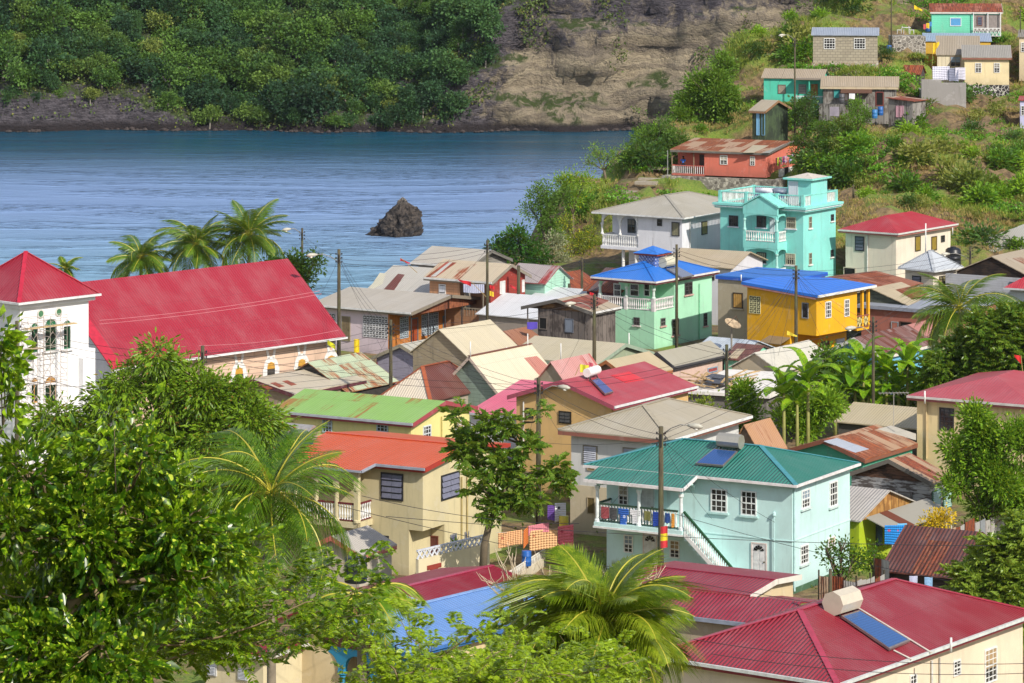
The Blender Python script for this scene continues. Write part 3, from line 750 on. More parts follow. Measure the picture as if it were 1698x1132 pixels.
def palm(px, py, ppm, L, label, nf=20, mat=None, z0=None, lean=(0, 0), wind=0.0, wid=.5, nl=54, seed=1, lo=-.35, hi=1.25, group=None, bend=1.0, tr=.16, azs=None, coconuts=False):
    rng = np.random.default_rng(seed); top = at(px, py, ppm); bx, by = top.x-lean[0], top.y-lean[1]
    if z0 is None: z0 = max(0, tz(bx, by))
    r = thing('coconut_palm', label, 'palm tree', (bx, by, z0), 0, group); T = top-Vector((bx, by, z0))
    m = MB(); pts = [Vector((lean[0]*t**1.6, lean[1]*t**1.6, T.z*t)) for t in np.linspace(0, 1, 10)]; pts[0].z = -.4
    m.tube(pts, list(np.linspace(tr*1.3, tr*.75, 10)), 9); m.build('trunk', plain('#857a68', .9, name='palm_bark'), r, True)
    mat = mat or leafm('#3c5b12', '#6f8a1e', .3, .35, '#a8a535', .06, 1.0, 'palm_leaf'); protos = []
    for v in range(4):
        key = (round(L, 2), wid, v, bend, mat.name, nl)
        if key not in _fr:
            rg = np.random.default_rng(50+v); mm = frond_mesh(L*(.9+.08*v), rg, nl, wid, bend*(.75+.25*v), .7+.3*v, .034+.01*L/3+(.03 if nl < 50 else 0)); me = bpy.data.meshes.new('frond'); me.from_pydata([tuple(a) for a in mm.v], [], mm.f); me.materials.append(plain('#b8b03c', .5, name='frond_midrib')); me.materials.append(mat); me.polygons.foreach_set('material_index', mm.m); me.update(); _fr[key] = me
        protos.append(_fr[key])
    for i in range(nf):
        a = i*2.39996+rng.uniform(-.2, .2); el = hi-(hi-lo)*((i+.5)/nf)**.8
        if wind: a = a+wind*math.sin(a)
        o = bpy.data.objects.new('frond', protos[int(rng.integers(4))]); COL.objects.link(o); o.parent = r
        o.matrix_local = Matrix.Translation(T+Vector((0,0,.05)))@Matrix.Rotation(a, 4, 'Z')@Matrix.Rotation(-el, 4, 'Y')@Matrix.Rotation(rng.uniform(-.5, .5), 4, 'X')
    if coconuts:
        for k in range(7):
            m = MB(); a = k*.9; c = (T.x+.2*math.cos(a), T.y+.2*math.sin(a), T.z-.28-.1*(k % 2)); m.lathe((c[0], c[1], c[2]-.12), [(.02,0), (.09,.05), (.12,.12), (.08,.2), (.02,.24)], 8); m.build('coconut', plain('#7d8a2e', .5, name='coconut'), r, True)
    return r
def banana(px, py, ppm, label, h=2.2, n=7, seed=0, L=1.9, group='banana plants behind the tan roof'):
    rng = np.random.default_rng(seed); P = at(px, py, ppm); z0 = tz(P.x, P.y); r = thing('banana_plant', label, 'banana plant', (P.x, P.y, z0), 0, group); T = P.z-z0
    m = MB(); m.tube([(0,0,-.2), (0,0,T*.5), (0,0,T)], [.13, .11, .07], 8); m.build('stem', plain('#8a8a4a', .7, name='banana_stem'), r, True)
    mat = leafm('#568c14', '#9cc42c', .45, .35, '#b8a83a', .03, 1.5, 'banana_leaf')
    for i in range(n):
        a = i*2.4+rng.uniform(-.3, .3); el = 1.35-1.0*(i/n)+rng.uniform(-.1, .1); l = L*rng.uniform(.8, 1.1); m = MB(); K = 9; w = l*.17; prev = None; rows = []
        x = z = 0; an = el
        for k in range(K+1):
            t = k/K; ww = w*math.sin(math.pi*min(1, .06+t*.94))**.55 if t < .98 else .01; rows.append((x, z, ww, an)); an -= (.22 if t > .3 else .06)*rng.uniform(.6, 1.3); x += math.cos(an)*l/K; z += math.sin(an)*l/K
        for k in range(K):
            (x0, z0_, w0, a0), (x1, z1_, w1, a1) = rows[k], rows[k+1]
            for s_ in (-1, 1):
                u = .28; g = .04*(rng.random() < .35)
                m.poly([(x0, 0, z0_), (x1, 0, z1_), (x1-g*2*math.cos(a1), s_*w1*.95, z1_+w1*u), (x0+g*math.cos(a0), s_*w0*.95, z0_+w0*u)])
        m.tube([(q[0], 0, q[1]) for q in rows], list(np.linspace(.028, .006, K+1)), 4)
        o = m.build('leaf', mat, r); o.location = (0, 0, T-.1-.05*i); o.rotation_euler = (rng.uniform(-.2, .2), 0, a)
    return r
def grass_tufts(name, label, pts, h, mat, rng, per=14, w=.05, spread=.35, cat='grass'):
    P = np.repeat(np.array(pts), per, 0); n = len(P); P = P+np.c_[rng.normal(size=(n, 2))*spread, np.zeros(n)]
    D = np.c_[rng.normal(size=(n, 2))*.45, np.ones(n)]; L = h*rng.uniform(.5, 1.3, n)
    V, Fc = leaves(P, D, L, w, rng, .1); V[:, 2] -= 0
    o = np_mesh(name, V, Fc, mat); tag(o, label, cat, None, 'stuff'); return o
# ---------------------------------------------------------------- ground, sea, far hill
def ground():
    xs = np.arange(-130, 175, 1.1); ys = np.arange(4, 520, 1.3); X, Y = np.meshgrid(xs, ys); Z = np.concatenate([terrain(X[i], Y[i]) for i in range(len(ys))]).reshape(X.shape)
    hill = np.clip((Z-1.5)/3, 0, 1)*(Y > 250)
    for f, a in ((.18, 1.0), (.45, .6), (1.1, .3)):
        nz = np.array([[noise.noise(Vector((x*f, y*f, 3.3*f))) for x in xs] for y in ys[::1]]) if f < .3 else None
        if nz is None: nz = np.sin(X*f*3.1+1.7*np.sin(Y*f*2.3))*np.cos(Y*f*2.7+1.3*np.sin(X*f*3.3))
        Z = Z+nz*a*hill
    V = np.c_[X.ravel(), Y.ravel(), Z.ravel()]; ny, nx = X.shape; i = (np.arange(ny-1)[:, None]*nx+np.arange(nx-1)).ravel()
    t = NT('soil_and_grass'); v = t.coord('Object'); n1 = t.noise(v, .16, 6, .6); n2 = t.noise(v, 1.4, 6, .65); n3 = t.noise(v, 7, 4, .7)
    k = t.mix(t.ramp(n2, .38, .62), hx('#8a7350'), hx('#5c4b33')); k = t.mix(t.ramp(n1, .46, .60), k, t.mix(t.ramp(n3, .35, .65), hx('#4f6f1e'), hx('#7f8a34')))
    k = t.mix(t.math('MULTIPLY', t.ramp(n3, .55, .75), .5), k, hx('#3a3222')); t.set(t.b.inputs['Base Color'], k); t.b.inputs['Roughness'].default_value = .95
    t.bump(t.math('ADD', n2, t.math('MULTIPLY', n3, .4)), .8, .25)
    o = np_mesh('ground', V, np.c_[i, i+1, i+nx+1, i+nx], t.mat); tag(o, kind='structure'); return o
def sea():
    t = NT('sea_water'); m = MB(); m.poly([(-900, -100, -2), (900, -100, -2), (900, 700, -2), (-900, 700, -2)])
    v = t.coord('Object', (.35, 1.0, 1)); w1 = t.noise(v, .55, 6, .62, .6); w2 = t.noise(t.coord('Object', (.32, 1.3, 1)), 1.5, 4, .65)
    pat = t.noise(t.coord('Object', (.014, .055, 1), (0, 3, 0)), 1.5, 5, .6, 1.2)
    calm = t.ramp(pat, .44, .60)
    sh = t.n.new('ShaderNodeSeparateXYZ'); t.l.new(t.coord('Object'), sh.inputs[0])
    k = t.mix(t.ramp(sh.outputs[1], 330, 420), hx('#80aac8'), hx('#84a2d2')); k = t.mix(t.ramp(sh.outputs[1], 425, 505), k, hx('#0b4860')); k = t.mix(t.math('MULTIPLY', t.math('MULTIPLY', t.ramp(w2, .47, .58), calm), .7), k, hx('#1a3048'))  # dark hill reflection at the far shore and dark ripples mixed into base colour
    t.set(t.b.inputs['Base Color'], k); t.b.inputs['Roughness'].default_value = .22; t.b.inputs['IOR'].default_value = 1.33
    amp = t.math('ADD', .35, t.math('MULTIPLY', calm, .9))
    h = t.math('MULTIPLY', t.math('ADD', w1, t.math('MULTIPLY', w2, .35)), amp)
    b = t.bump(h, 1.0, .55)
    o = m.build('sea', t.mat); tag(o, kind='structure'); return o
def rockm(name, strata=True):
    t = NT(name); v = t.coord('Object'); sp = t.n.new('ShaderNodeSeparateXYZ'); t.l.new(v, sp.inputs[0])
    d = t.noise(t.coord('Object', (1,1,1)), .07, 6, .6); d2 = t.noise(v, .6, 8, .7, .5); d3 = t.noise(t.coord('Object', (.5,.5,2.2)), 1.6, 6, .7)
    zz = t.math('ADD', t.math('ADD', sp.outputs[2], t.math('MULTIPLY', sp.outputs[0], -.045)), t.math('MULTIPLY', d, 9))
    band = t.noise(_zvec(t, zz), .62, 5, .62)
    tan = t.mix(t.ramp(band, .35, .65), hx('#b8a98e'), hx('#746a5e')); gr = t.mix(t.ramp(d3, .35, .65), hx('#6a646a'), hx('#3a353b'))
    up = t.ramp(t.math('ADD', sp.outputs[2], t.math('MULTIPLY', sp.outputs[0], -.22)), 3.5, 12); lf = t.ramp(sp.outputs[0], 4, -8)
    k = t.mix(t.ramp(t.math('ADD', t.math('ADD', t.math('MULTIPLY', d2, .5), t.math('MULTIPLY', d, .45)), t.math('MULTIPLY', t.math('ADD', up, lf), .22)), .56, .68), tan, gr)
    if not strata: k = gr
    gn = t.n.new('ShaderNodeNewGeometry'); s2 = t.n.new('ShaderNodeSeparateXYZ'); t.l.new(gn.outputs['Normal'], s2.inputs[0])
    veg = t.math('MULTIPLY', t.ramp(s2.outputs[2], .42, .62), t.ramp(d2, .42, .55)); k = t.mix(veg, k, hx('#41501f'))
    k = t.mix(t.ramp(sp.outputs[2], -.2, -1.4), k, hx('#2b2325'))
    k = t.mix(t.math('MULTIPLY', t.ramp(t.noise(t.coord('Object', (1.2,1.2,.12)), 1, 5, .65), .55, .75), .45), k, hx('#3b3334'))
    t.set(t.b.inputs['Base Color'], k); t.b.inputs['Roughness'].default_value = .95
    t.bump(t.math('ADD', t.math('ADD', t.math('MULTIPLY', band, 1.3), t.math('MULTIPLY', d2, 1.3)), t.math('MULTIPLY', d3, .3)), 1.0, 1.5); return t.mat
def _zvec(t, z):
    c = t.n.new('ShaderNodeCombineXYZ'); t.l.new(z, c.inputs[2]); return c.outputs[0]
def far_profile(x):
    """distance of the waterline, cliffness 0..1 for world x at the far shore (px = 849 + x*11.4)"""
    px = CX+x*11.35; cl = np.clip((px-690)/170, 0, 1); cl = cl*cl*(3-2*cl)
    return 527+2.2*math.sin(x*.09)+1.2*math.sin(x*.31+1), cl
def far_z(x, u):
    """height at distance u behind the waterline"""
    y0, cl = far_profile(x); px = CX+x*11.35
    lowcliff = np.clip((330-px)/120, 0, 1); 
    zf = -2.4+min(u, 1.4)*(1.0+2.7*lowcliff)+max(0, u-1.4)*.72
    if u > 60: zf -= (u-60)*.25
    top = 24 if px > 1000 else 17+7*np.clip((px-860)/140, 0, 1)
    zc = -2.4+u*4.2 if u < top/4.2 else -2.4+top+(u-top/4.2)*.7
    return zf*(1-cl)+zc*cl
def far_hill():
    xs = np.arange(-130, 190, .8); us = np.r_[np.arange(-1, 9, .33), np.arange(9, 50, 1.1), np.arange(50, 200, 8)]
    V = []
    for u in us:
        for x in xs:
            y0, cl = far_profile(x); z = far_z(x, max(u, 0)) if u >= 0 else -4
            n1 = noise.fractal(Vector((x*.09, u*.2, z*.16)), 1, 2.1, 5); n2 = noise.fractal(Vector((x*.35, z*.9, u*.2)), .9, 2.2, 5)
            ledge = .7*math.sin((z-x*.045)*1.2+2.5*noise.noise(Vector((x*.05, 0, z*.1))))
            n3 = abs(noise.noise(Vector((x*.22, 1.5, z*.05)))); off = (n1*2.4+n2*1.2+ledge*1.0+n3*2.4)*(.25+.75*cl) if u < 40 else n1*2
            if cl > .5 and z < .3 and 880 < CX+x*11.35 < 1010: off -= -1.4*math.sin((CX+x*11.35-880)/130*math.pi)
            V.append((x, y0+max(u, -1)-off, z+(0 if u < 3 else n1*1.1)))
    V = np.array(V); nx, ny = len(xs), len(us); i = (np.arange(ny-1)[:, None]*nx+np.arange(nx-1)).ravel()
    o = np_mesh('cliff', V, np.c_[i, i+1, i+nx+1, i+nx], rockm('layered_rock')); tag(o, kind='structure'); o.data.polygons.foreach_set('use_smooth', [True]*len(o.data.polygons)); return o
def far_forest():
    rng = np.random.default_rng(4); protos = []
    for v in range(6):
        R_ = 1.0; k = rng.integers(4, 7); bl = [(0, 0, .2, .8)]+[(rng.uniform(-.75, .75), rng.uniform(-.75, .75), rng.uniform(-.35, .45), rng.uniform(.42, .68)) for _ in range(k)]
        P, D, C = clumped(bl, 150, 12, rng, .11, .66); D[:, 2] += .35; L = .17*rng.uniform(.6, 1.3, len(P)); V, Fc = leaves(P, D, L, L*.85, rng, .15)
        b = MB(); b.tube([(0,0,-1.5), (.05,.03,-.6), (0,0,.2)], [.09, .07, .03], 5)
        for _ in range(4): a = rng.uniform(0, 6.3); b.tube([(0.03,0,-.6), (.5*math.cos(a), .5*math.sin(a), .1)], [.05, .02], 4)
        nb = len(V); Vb = np.array(b.v); me = bpy.data.meshes.new('forest_tree'); fs = [tuple(int(q) for q in f) for f in Fc]+[tuple(j+nb for j in f) for f in b.f]
        me.from_pydata([tuple(p) for p in np.r_[V, Vb]], [], fs)
        cols = [('#2f5020','#5e8230'), ('#20402a','#3e6436'), ('#3a5828','#6c8838'), ('#1d3a28','#365a38'), ('#4a622c','#828e40'), ('#264828','#4a6e3a')][v]
        me.materials.append(leafm(cols[0], cols[1], .16, .65, None, .1, 1.3, 'forest_leaf')); me.materials.append(BARKG()); me.update()
        me.polygons.foreach_set('material_index', [0]*len(Fc)+[1]*len(b.f)); protos.append(me)
    cand = []
    for row, u in enumerate(np.arange(1.2, 46, 1.95)):
        x = -80+rng.uniform(0, 3)
        while x < 60:
            px = CX+x*11.35; y0, cl = far_profile(x); z = far_z(x, u); y = y0+u; sx = CX+F*x/y; sy = HY+F*(HC-z)/y
            if -60 < sx < 1300 and sy > -75:
                if cl < .45 or u > 11 or (cl < .9 and u > 3 and sy < 150-(sx-770)*.72): cand.append((x+rng.uniform(-.9, .9), y+rng.uniform(-.8, .8), z, sx, sy, cl, u))
            x += 2.75*rng.uniform(.75, 1.25)
    far = []
    for c in cand:
        x, y, z, sx, sy, cl, u = c
        if u < 2 and rng.random() < .15 and sx > 250: continue
        if sx < 240 and u < 3.2 and rng.random() < .45: continue
        if 365 < sx < 445 and sy < 18: continue
        far.append(c)
    far.sort(key=lambda c: c[1]); n = len(far); print('forest trees', n)
    for k, (x, y, z, sx, sy, cl, u) in enumerate(far[:298]):
        o = bpy.data.objects.new('forest_tree', protos[int(rng.choice(6, p=[.24,.2,.16,.16,.06,.18] if sx < 450 else [.12,.26,.12,.28,.04,.18]))]); COL.objects.link(o)
        s_ = rng.choice([1.3, 1.7, 2.2, 2.8], p=[.3,.3,.25,.15])*rng.uniform(.85, 1.15)*(.8 if u < 3 else 1); o.location = (x, y, z+s_*.85); o.scale = (s_*rng.uniform(.9, 1.2), s_, s_*rng.uniform(.8, 1.1)); o.rotation_euler = (0, 0, rng.uniform(0, 6.28))
        tag(o, 'leafy tree in the forest covering the steep far shore across the bay', 'tree', 'forest trees on the far shore')
    if n > 298:
        V = []; Fs = []; off = 0
        for (x, y, z, sx, sy, cl, u) in far[298:]:
            me = protos[int(rng.integers(6))]; a = np.zeros(len(me.vertices)*3, np.float32); me.vertices.foreach_get('co', a); a = a.reshape(-1, 3)*rng.uniform(1.4, 2.6); t = rng.uniform(0, 6.28); c, s_ = math.cos(t), math.sin(t)
            a = a[:150*12*4]; a = np.c_[a[:, 0]*c-a[:, 1]*s_+x, a[:, 0]*s_+a[:, 1]*c+y, a[:, 2]+z+2]
            i = np.arange(len(a)//4)[:, None]*4+off; V.append(a); Fs.append(np.concatenate([i+np.array([0,2,1]), i+np.array([0,3,2])], 1).reshape(-1, 3)); off += len(a)
        o = np_mesh('forest', np.concatenate(V), np.concatenate(Fs), leafm('#2a4a28', '#4c7034', .18, .6, None, .1, .25, 'forest_leaf2')); tag(o, 'continuous green forest canopy high on the far hillside', 'forest', None, 'stuff')
    # shrubs and creepers on the cliff and undergrowth between the trees
    P = []
    for _ in range(16000):
        x = rng.uniform(-80, 60); y0, cl = far_profile(x); u = rng.uniform(0.6, 46)
        if cl > .3:
            u = rng.uniform(0, 9)
            f = noise.noise(Vector((x*.16, u*.8, 5)))
            zc = far_z(x, u); hgt = (zc+2)/24
            if f < .42-.45*max(0, hgt-.45)-.35*(1-cl): continue
        z = far_z(x, u); P.append((x, y0+u-.9*cl-.3, z+.2))
    P = np.array(P); Pq = np.repeat(P, 5, 0)+rng.normal(size=(len(P)*5, 3))*.35; D = rng.normal(size=Pq.shape); D[:, 2] += .6; D[:, 1] -= .3
    L = .42*rng.uniform(.5, 1.2, len(Pq)); V, Fc = leaves(Pq, D, L, L*.8, rng, .15)
    o = np_mesh('undergrowth', V, Fc, leafm('#3c5428', '#62763a', .22, .6, '#7d7a3c', .12, .3, 'undergrowth_leaf')); tag(o, 'low green scrub between the far trees and on the cliff ledges', 'undergrowth', None, 'stuff')
    # shoreline boulders
    V = MB(); rng2 = random.Random(3); 
    for _ in range(170):
        x = rng2.uniform(-80, 45); y0, cl = far_profile(x); r_ = rng2.uniform(.12, .6)**1.1; c = Vector((x, y0-.4-rng2.uniform(0, .8), -2+r_*.2)); pts = []
        for a in range(7):
            for b in range(4): pass
        prof = [(.3*r_, -.4*r_), (r_, 0), (.85*r_, .5*r_*rng2.uniform(.6,1)), (.3*r_, .8*r_*rng2.uniform(.6,1))]
        V.lathe(c, [(q[0]*rng2.uniform(.8,1.2), q[1]) for q in prof], 6)
    o = V.build('shore_rocks', plain('#453c3a', .9, name='shore_rock', var=.3)); tag(o, 'dark rocky rubble along the far waterline', 'rocks', None, 'stuff')
def sea_rock():
    b = at(664, 389, 15.7); b.z = -2; V = []; Fc = []; n, k = 72, 34
    prof = [(0,2.1,2.0),(.1,2.05,1.9),(.25,1.95,1.8),(.45,1.7,1.5),(.65,1.25,1.1),(.82,.75,.7),(.93,.38,.4),(1,.06,.06)]
    hz = 4.1
    for j in range(k):
        t = j/(k-1); rx = np.interp(t, [p[0] for p in prof], [p[1] for p in prof]); ry = np.interp(t, [p[0] for p in prof], [p[2] for p in prof])
        for i in range(n):
            a = 2*math.pi*i/n; ext = 1.0
            if math.cos(a) < -.3: ext = 1+1.35*(1-t)**5*(-math.cos(a)-.3)
            if math.cos(a) > 0: ext = .95+ .25*math.sin(math.pi*min(1, t*1.05))
            d = Vector((math.cos(a)*1.6, math.sin(a)*1.6, t*2.6)); f = 1.25*noise.fractal(d*1.5, .7, 2.3, 6)+.6*abs(noise.noise(d*4.5))-.25
            q = 1+.24*f; V.append((rx*ext*q*math.cos(a)+.25*t, ry*q*math.sin(a), hz*(t**.95)+.3*f*(t > .02)*(1-.5*t)-.4*(t == 0)))
    for j in range(k-1):
        for i in range(n): a = j*n+i; c = j*n+(i+1) % n; Fc.append((a, c, c+n, a+n))
    m = MB(); m.v = V; m.f = Fc+[tuple(range((k-1)*n, k*n))]; m.m = [0]*len(m.f); m.uv = [None]*len(m.f)
    t = NT('sea_rock'); v = t.coord('Object'); n1 = t.noise(v, 1.6, 8, .7, .4); n2 = t.noise(v, 6, 5, .7); sp = t.n.new('ShaderNodeSeparateXYZ'); t.l.new(v, sp.inputs[0])
    kk = t.mix(t.ramp(n1, .4, .62), hx('#231f1e'), hx('#5c534c')); kk = t.mix(t.math('MULTIPLY', t.ramp(sp.outputs[2], 3.3, 4.5), t.ramp(n2, .45, .6)), kk, hx('#c9c2b6')); kk = t.mix(t.ramp(sp.outputs[2], .5, .1), kk, hx('#1c1716'))
    t.set(t.b.inputs['Base Color'], kk); t.b.inputs['Roughness'].default_value = .9; t.bump(t.math('ADD', n1, n2), 1, .25)
    o = m.build('sea_rock', t.mat); o.location = (b.x, b.y, -2.15); tag(o, 'jagged dark pyramid shaped rock standing in the sea', 'rock')
# ---------------------------------------------------------------- the houses, far to near
Hs = {}
def simple(key, name, label, B, L, Rr, ze, kind, apex, wall, roofmat, over=.35, phi=None, z0=0, gable='wall', gut=None, fas=None, cat='house', group=None, W=None, Lg=None, mL=None, mR=None, cap=None, rise=None, ppm=None, th=.07, oL=None, oR=None, boxes=None):
    H = House(name, label, B, ze, L, Rr, phi, z0, over, ppm, W, Lg, cat, group, oL, oR)
    H.walls(wall, boxes); H.roof(kind, rise, apex, roofmat, mL, mR, gut, fas, th, wall if gable == 'wall' else gable, cap)
    Hs[key] = H; return H
CORR = '#a9a49a'
def pipe(H, face, px, y0, y1, label=None, col='#d4d4d0', r=.045):
    fn = H.onR if face == 'R' else H.onL; T = H.T(face); a, z0 = fn(px, y1); _, z1 = fn(px, y0); m = MB(); m.tube([T(a, .07, z0), T(a, .07, z1)], [r, r], 7); m.build('downpipe', plain(col, .5, name='pipe'), H.root)
def vent_pipe(px, y0, y1, ppm, label, r=.05, col='#e2e2de'):
    a = at(px, y0, ppm); b = at(px, y1, ppm); m = MB(); m.tube([(0,0,0), a-b], [r, r], 8); o = m.build('vent_pipe', plain(col, .5, name='pipe'), None, True); o.location = b; tag(o, label, 'pipe', None); return o
def houses_far():
    # white house on the left of the spur
    H = House('white_house', 'white two storey house with grey hip roof and arched veranda below the spur', (1134,362), 7.2, (981.5,356), 1262, phi=56, z0=1.0, over=.45)
    wm = paint('#dcdce2', .7, .2, seed=3)
    zf = H.onL(1060, 411)[1]; tv = H.onL(1058, 360)[0]; te = H.onL(996, 360)[0]; sv = 1.9
    boxes = [(H.oS, H.W-.45, H.oT, tv, zf-.25, H.h-.02), (H.oS+sv, H.W-.45, tv, te, zf-.25, H.h-.02), (H.oS, H.oS+sv, tv, te, zf-.25, zf), (H.oS+2.2, H.W-.5, H.oT+.05, te-1.5, -1, zf-.26)]
    H.walls(wm, boxes); H.roof('hip', None, 324, roofm('#a8a294', .0, seed=2, fade=.2, rough=.6), gut='#dcdcda', cap=plain('#9a958a', .6, name='roof_cap'))
    H.balustrade((H.oS+.1, tv), (H.oS+.1, te-.1), zf, zf+1.0, 20, WHITE()); H.arcade((H.oS+.1, tv+.05), (H.oS+.1, te-.1), zf+1.0, zf+1.95, H.h-.03, 2, WHITE(), th=.18, cr=.09)
    H.balustrade((H.oS+.1, te-.1), (H.oS+sv, te-.1), zf, zf+1.0, 8, WHITE())
    H.window('L', 1090, 1098, 363, 374.5, 'sash', ny=2, nx=1, fc='#33343a'); H.window('L', 1114, 1127, 368, 391, 'curtain', fc='#33343a', pc='#86836a')
    H.window('R', 1163, 1172.5, 366.5, 388.5, 'curtain', fc='#33343a', pc='#8e8a60'); H.window('L', 1041, 1054, 363, 386, 'sash', off=H.oS+sv, ny=2, fc='#4a5a60')
    pipe(H, 'R', 1143, 365, 411)
    for k, x in enumerate((1029, 1050)):
        t = H.onL(x, 430)[0]; m = MB(); m.tube([(.9, t, -1), (.9, t, zf-.26)], [.14, .14], 8); m.build('column', WHITE(), H.root)
    Hs['white'] = H
    # lower building in front of it with tan roof
    H = simple('tanlow', 'low_house', 'low white house with tan roof and round wall vents below the white house', (1215,446), 1098, 1260, 4.9, 'gableL', None, paint('#c9c9cf', .8, .35, seed=5), roofm('#b3a284', .08, seed=9, fade=.15), phi=62, W=7, rise=1.0)
    for x in (1136, 1160, 1180, 1185):
        a, z = H.onL(x, 449); m = MB(); m.tube([(H.oS-.03, a, z), (H.oS+.05, a, z)], [.2, .2], 12); m.build('vent', plain('#2f2f30', .8, name='dark_vent'), H.root)
    H.window('L', 1173, 1185, 454, 464, 'sash', fc='#3a3a3c')
    # salmon house
    wl = paint('#cf705c', .85, .3, seed=1)
    H = House('salmon_house', 'long salmon orange house with rusty tin roof and white railed porch', (1273.5,254), None, 1111, 1350, phi=66, z0=5.7, over=.3, ppm=16.5)
    tw = H.onL(1168, 260)[0]; te = H.onL(1114, 260)[0]; sp = 1.7
    H.walls(wl, [(H.oS, H.W-.3, H.oT, tw, 0, H.h-.02), (H.oS+sp, H.W-.3, tw, te, 0, H.h-.02), (H.oS, H.oS+sp, tw, te, -.1, .06)])
    H.roof('gableL', None, 234.5, roofm('#b09074', .7, seed=3, rc='#9c542a', rc2='#6e3a22', fade=.1), gut=None, fas='#6a6660', gable=paint('#cf7a4a', .85, .25, seed=2))
    H.patch('L', [(1249,240), (1275,241), (1250,252.6), (1232,252.6)], roofm('#b9ad92', .1, seed=5)); H.patch('L', [(1291,242.5), (1303,237), (1276,253), (1264,253)], roofm('#9c9a92', .2, seed=6))
    H.window('L', 1194, 1206.5, 257, 272.5, 'sash', ny=4); H.window('L', 1244, 1252, 259, 274, 'sash', ny=4)
    H.window('L', 1160, 1167.5, 256, 274, 'door', off=H.oS+sp, fc='#5a3828', pc='#4a3024')
    H.balustrade((H.oS+.05, tw), (H.oS+.05, te), .05, .95, 16, WHITE(), plain('#b8584a', .7, name='rail_paint'), 'slat'); H.balustrade((H.oS+.05, te), (H.oS+sp, te), .05, .95, 6, WHITE(), plain('#b8584a', .7, name='rail_paint'), 'slat')
    for t in (te, (tw+te)/2-.6):
        m = MB(); m.tube([(H.oS+.05, t, 0), (H.oS+.05, t, H.h-.05)], [.06, .06], 6); m.build('post', plain('#8f7a63', .8, name='post'), H.root)
    m = MB(); t = H.onL(1110, 260)[0]; m.tube([(H.oS-.25, t+.1, -1.8), (H.oS-.25, t+.1, H.h-.05)], [.05, .05], 6); m.build('drain_pipe', plain('#8c8f8a', .6, name='pipe'), H.root)
    Hs['salmon'] = H; pad(H.B3, H.phi, -8, -1.1, -3, H.Lg+1.5, 3.3)
    m = MB(); x0 = -1.0; m.box(x0, x0+.6, -1.5, te+.6, -3.0, -.08); m.box(x0+.6, H.W, te+.1, te+.6, -3.0, -.08); m.box(x0+.6, H.W+2, -1.5, -.9, -3.0, -.02)
    o = m.build('retaining_wall', stonem('#c2bcb0', '#5a544e', 3.2, mortar='#8a857c')); o.location = H.root.location; o.rotation_euler = H.root.rotation_euler; tag(o, 'grey rubble stone retaining wall under the salmon orange house', 'wall')
    r = thing('picket_fence', 'short white picket fence on the terrace beside the salmon house', 'fence', H.l2w((1.2, -.75, 0)), H.phi)
    m = MB()
    for i in range(34):
        if 10 < i < 19: continue
        x = i*.15; m.prism([(x,0,0), (x+.1,0,0), (x+.1,0,.7), (x+.05,0,.8), (x,0,.7)], (0,.03,0))
    m.box(0, 1.6, .031, .05, .15, .22); m.box(0, 1.6, .031, .05, .5, .57); m.box(2.8, 5.1, .031, .05, .15, .22); m.box(2.8, 5.1, .031, .05, .5, .57); m.build('picket_panel', WHITE(), r); m = MB(); m.box(1.6, 2.8, 0, .04, 0, .85); m.build('gate_panel', plain('#3a3634', .8, name='dark_board'), r)
    # turquoise apartment tower
    tq = paint('#86d4cc', .7, .2, seed=4)
    H = House('apartment_building', 'tall turquoise apartment building with balconies, white balustrades and a roof terrace', (1336,346), None, 1181, 1399, phi=57, over=.5, ppm=19.9)
    h = H.h; o = .5; sB = -1.15
    H.walls(tq, [(o, H.W-o, o, H.Lg-o, 0, h-.35)])
    m = MB(); m.box(0, H.W, 0, H.Lg, h-.1, h+.08); m.box(.14, H.W-.14, .14, H.Lg-.14, h-.36, h-.1); m.build('cornice', paint('#8ad6cf', .7, .2, seed=5), H.root)
    m = MB(); m.box(.05, H.W-.05, .05, H.Lg-.05, h-.24, h-.16); m.build('cornice_band', plain('#c9dfe0', .6, name='pale_band'), H.root)
    wt = plain('#dfe3e0', .6, name='white_balustrade'); tqr = plain('#8ad6cc', .6, name='turquoise_rail')
    z1, z2 = h+.08, h+1.05
    for (p, q, n) in (((.5,.5), (.5, H.Lg-.5), 46), ((.5,.5), (H.W-.5,.5), 24), ((.5, H.Lg-.5), (H.W-.5, H.Lg-.5), 24), ((H.W-.5,.5), (H.W-.5, H.Lg-.5), 40)):
        H.balustrade(p, q, z1, z2, n, wt, tqr, 'slat', .16)
    for p in ((.5,.5), (.5, H.Lg*.33), (.5, H.Lg*.66), (.5, H.Lg-.5), (H.W-.5,.5), (H.W-.5, H.Lg-.5)):
        m = MB(); m.box(p[0]-.13, p[0]+.13, p[1]-.13, p[1]+.13, z1, z2+.05); m.build('newel_post', tqr, H.root)
    # stair tower on the roof
    a0 = H.onR(1345, 300, .45)[0]; a1 = H.onR(1371.5, 300, .45)[0]; bt = H.onL(1306, 300, a0)[0]; zt = H.onR(1345, 299, .45)[1]
    m = MB(); m.box(a0, a1, .45, bt, h, zt); m.build('stair_tower', tq, H.root)
    m = MB(); m.box(a0-.3, a1+.3, .15, bt+.3, zt, zt+.14); m.build('tower_cornice', tqr, H.root)
    m = MB(); c = ((a0+a1)/2, (.45+bt)/2, zt+.5); Q = [(a0-.1,.3,zt+.142), (a1+.1,.3,zt+.142), (a1+.1,bt+.1,zt+.142), (a0-.1,bt+.1,zt+.142)]
    for k in range(4): m.poly([Q[k], Q[(k+1) % 4], c])
    m.poly(Q[::-1]); m.build('tower_roof', paint('#c2bab0', .9, .5, seed=8), H.root)
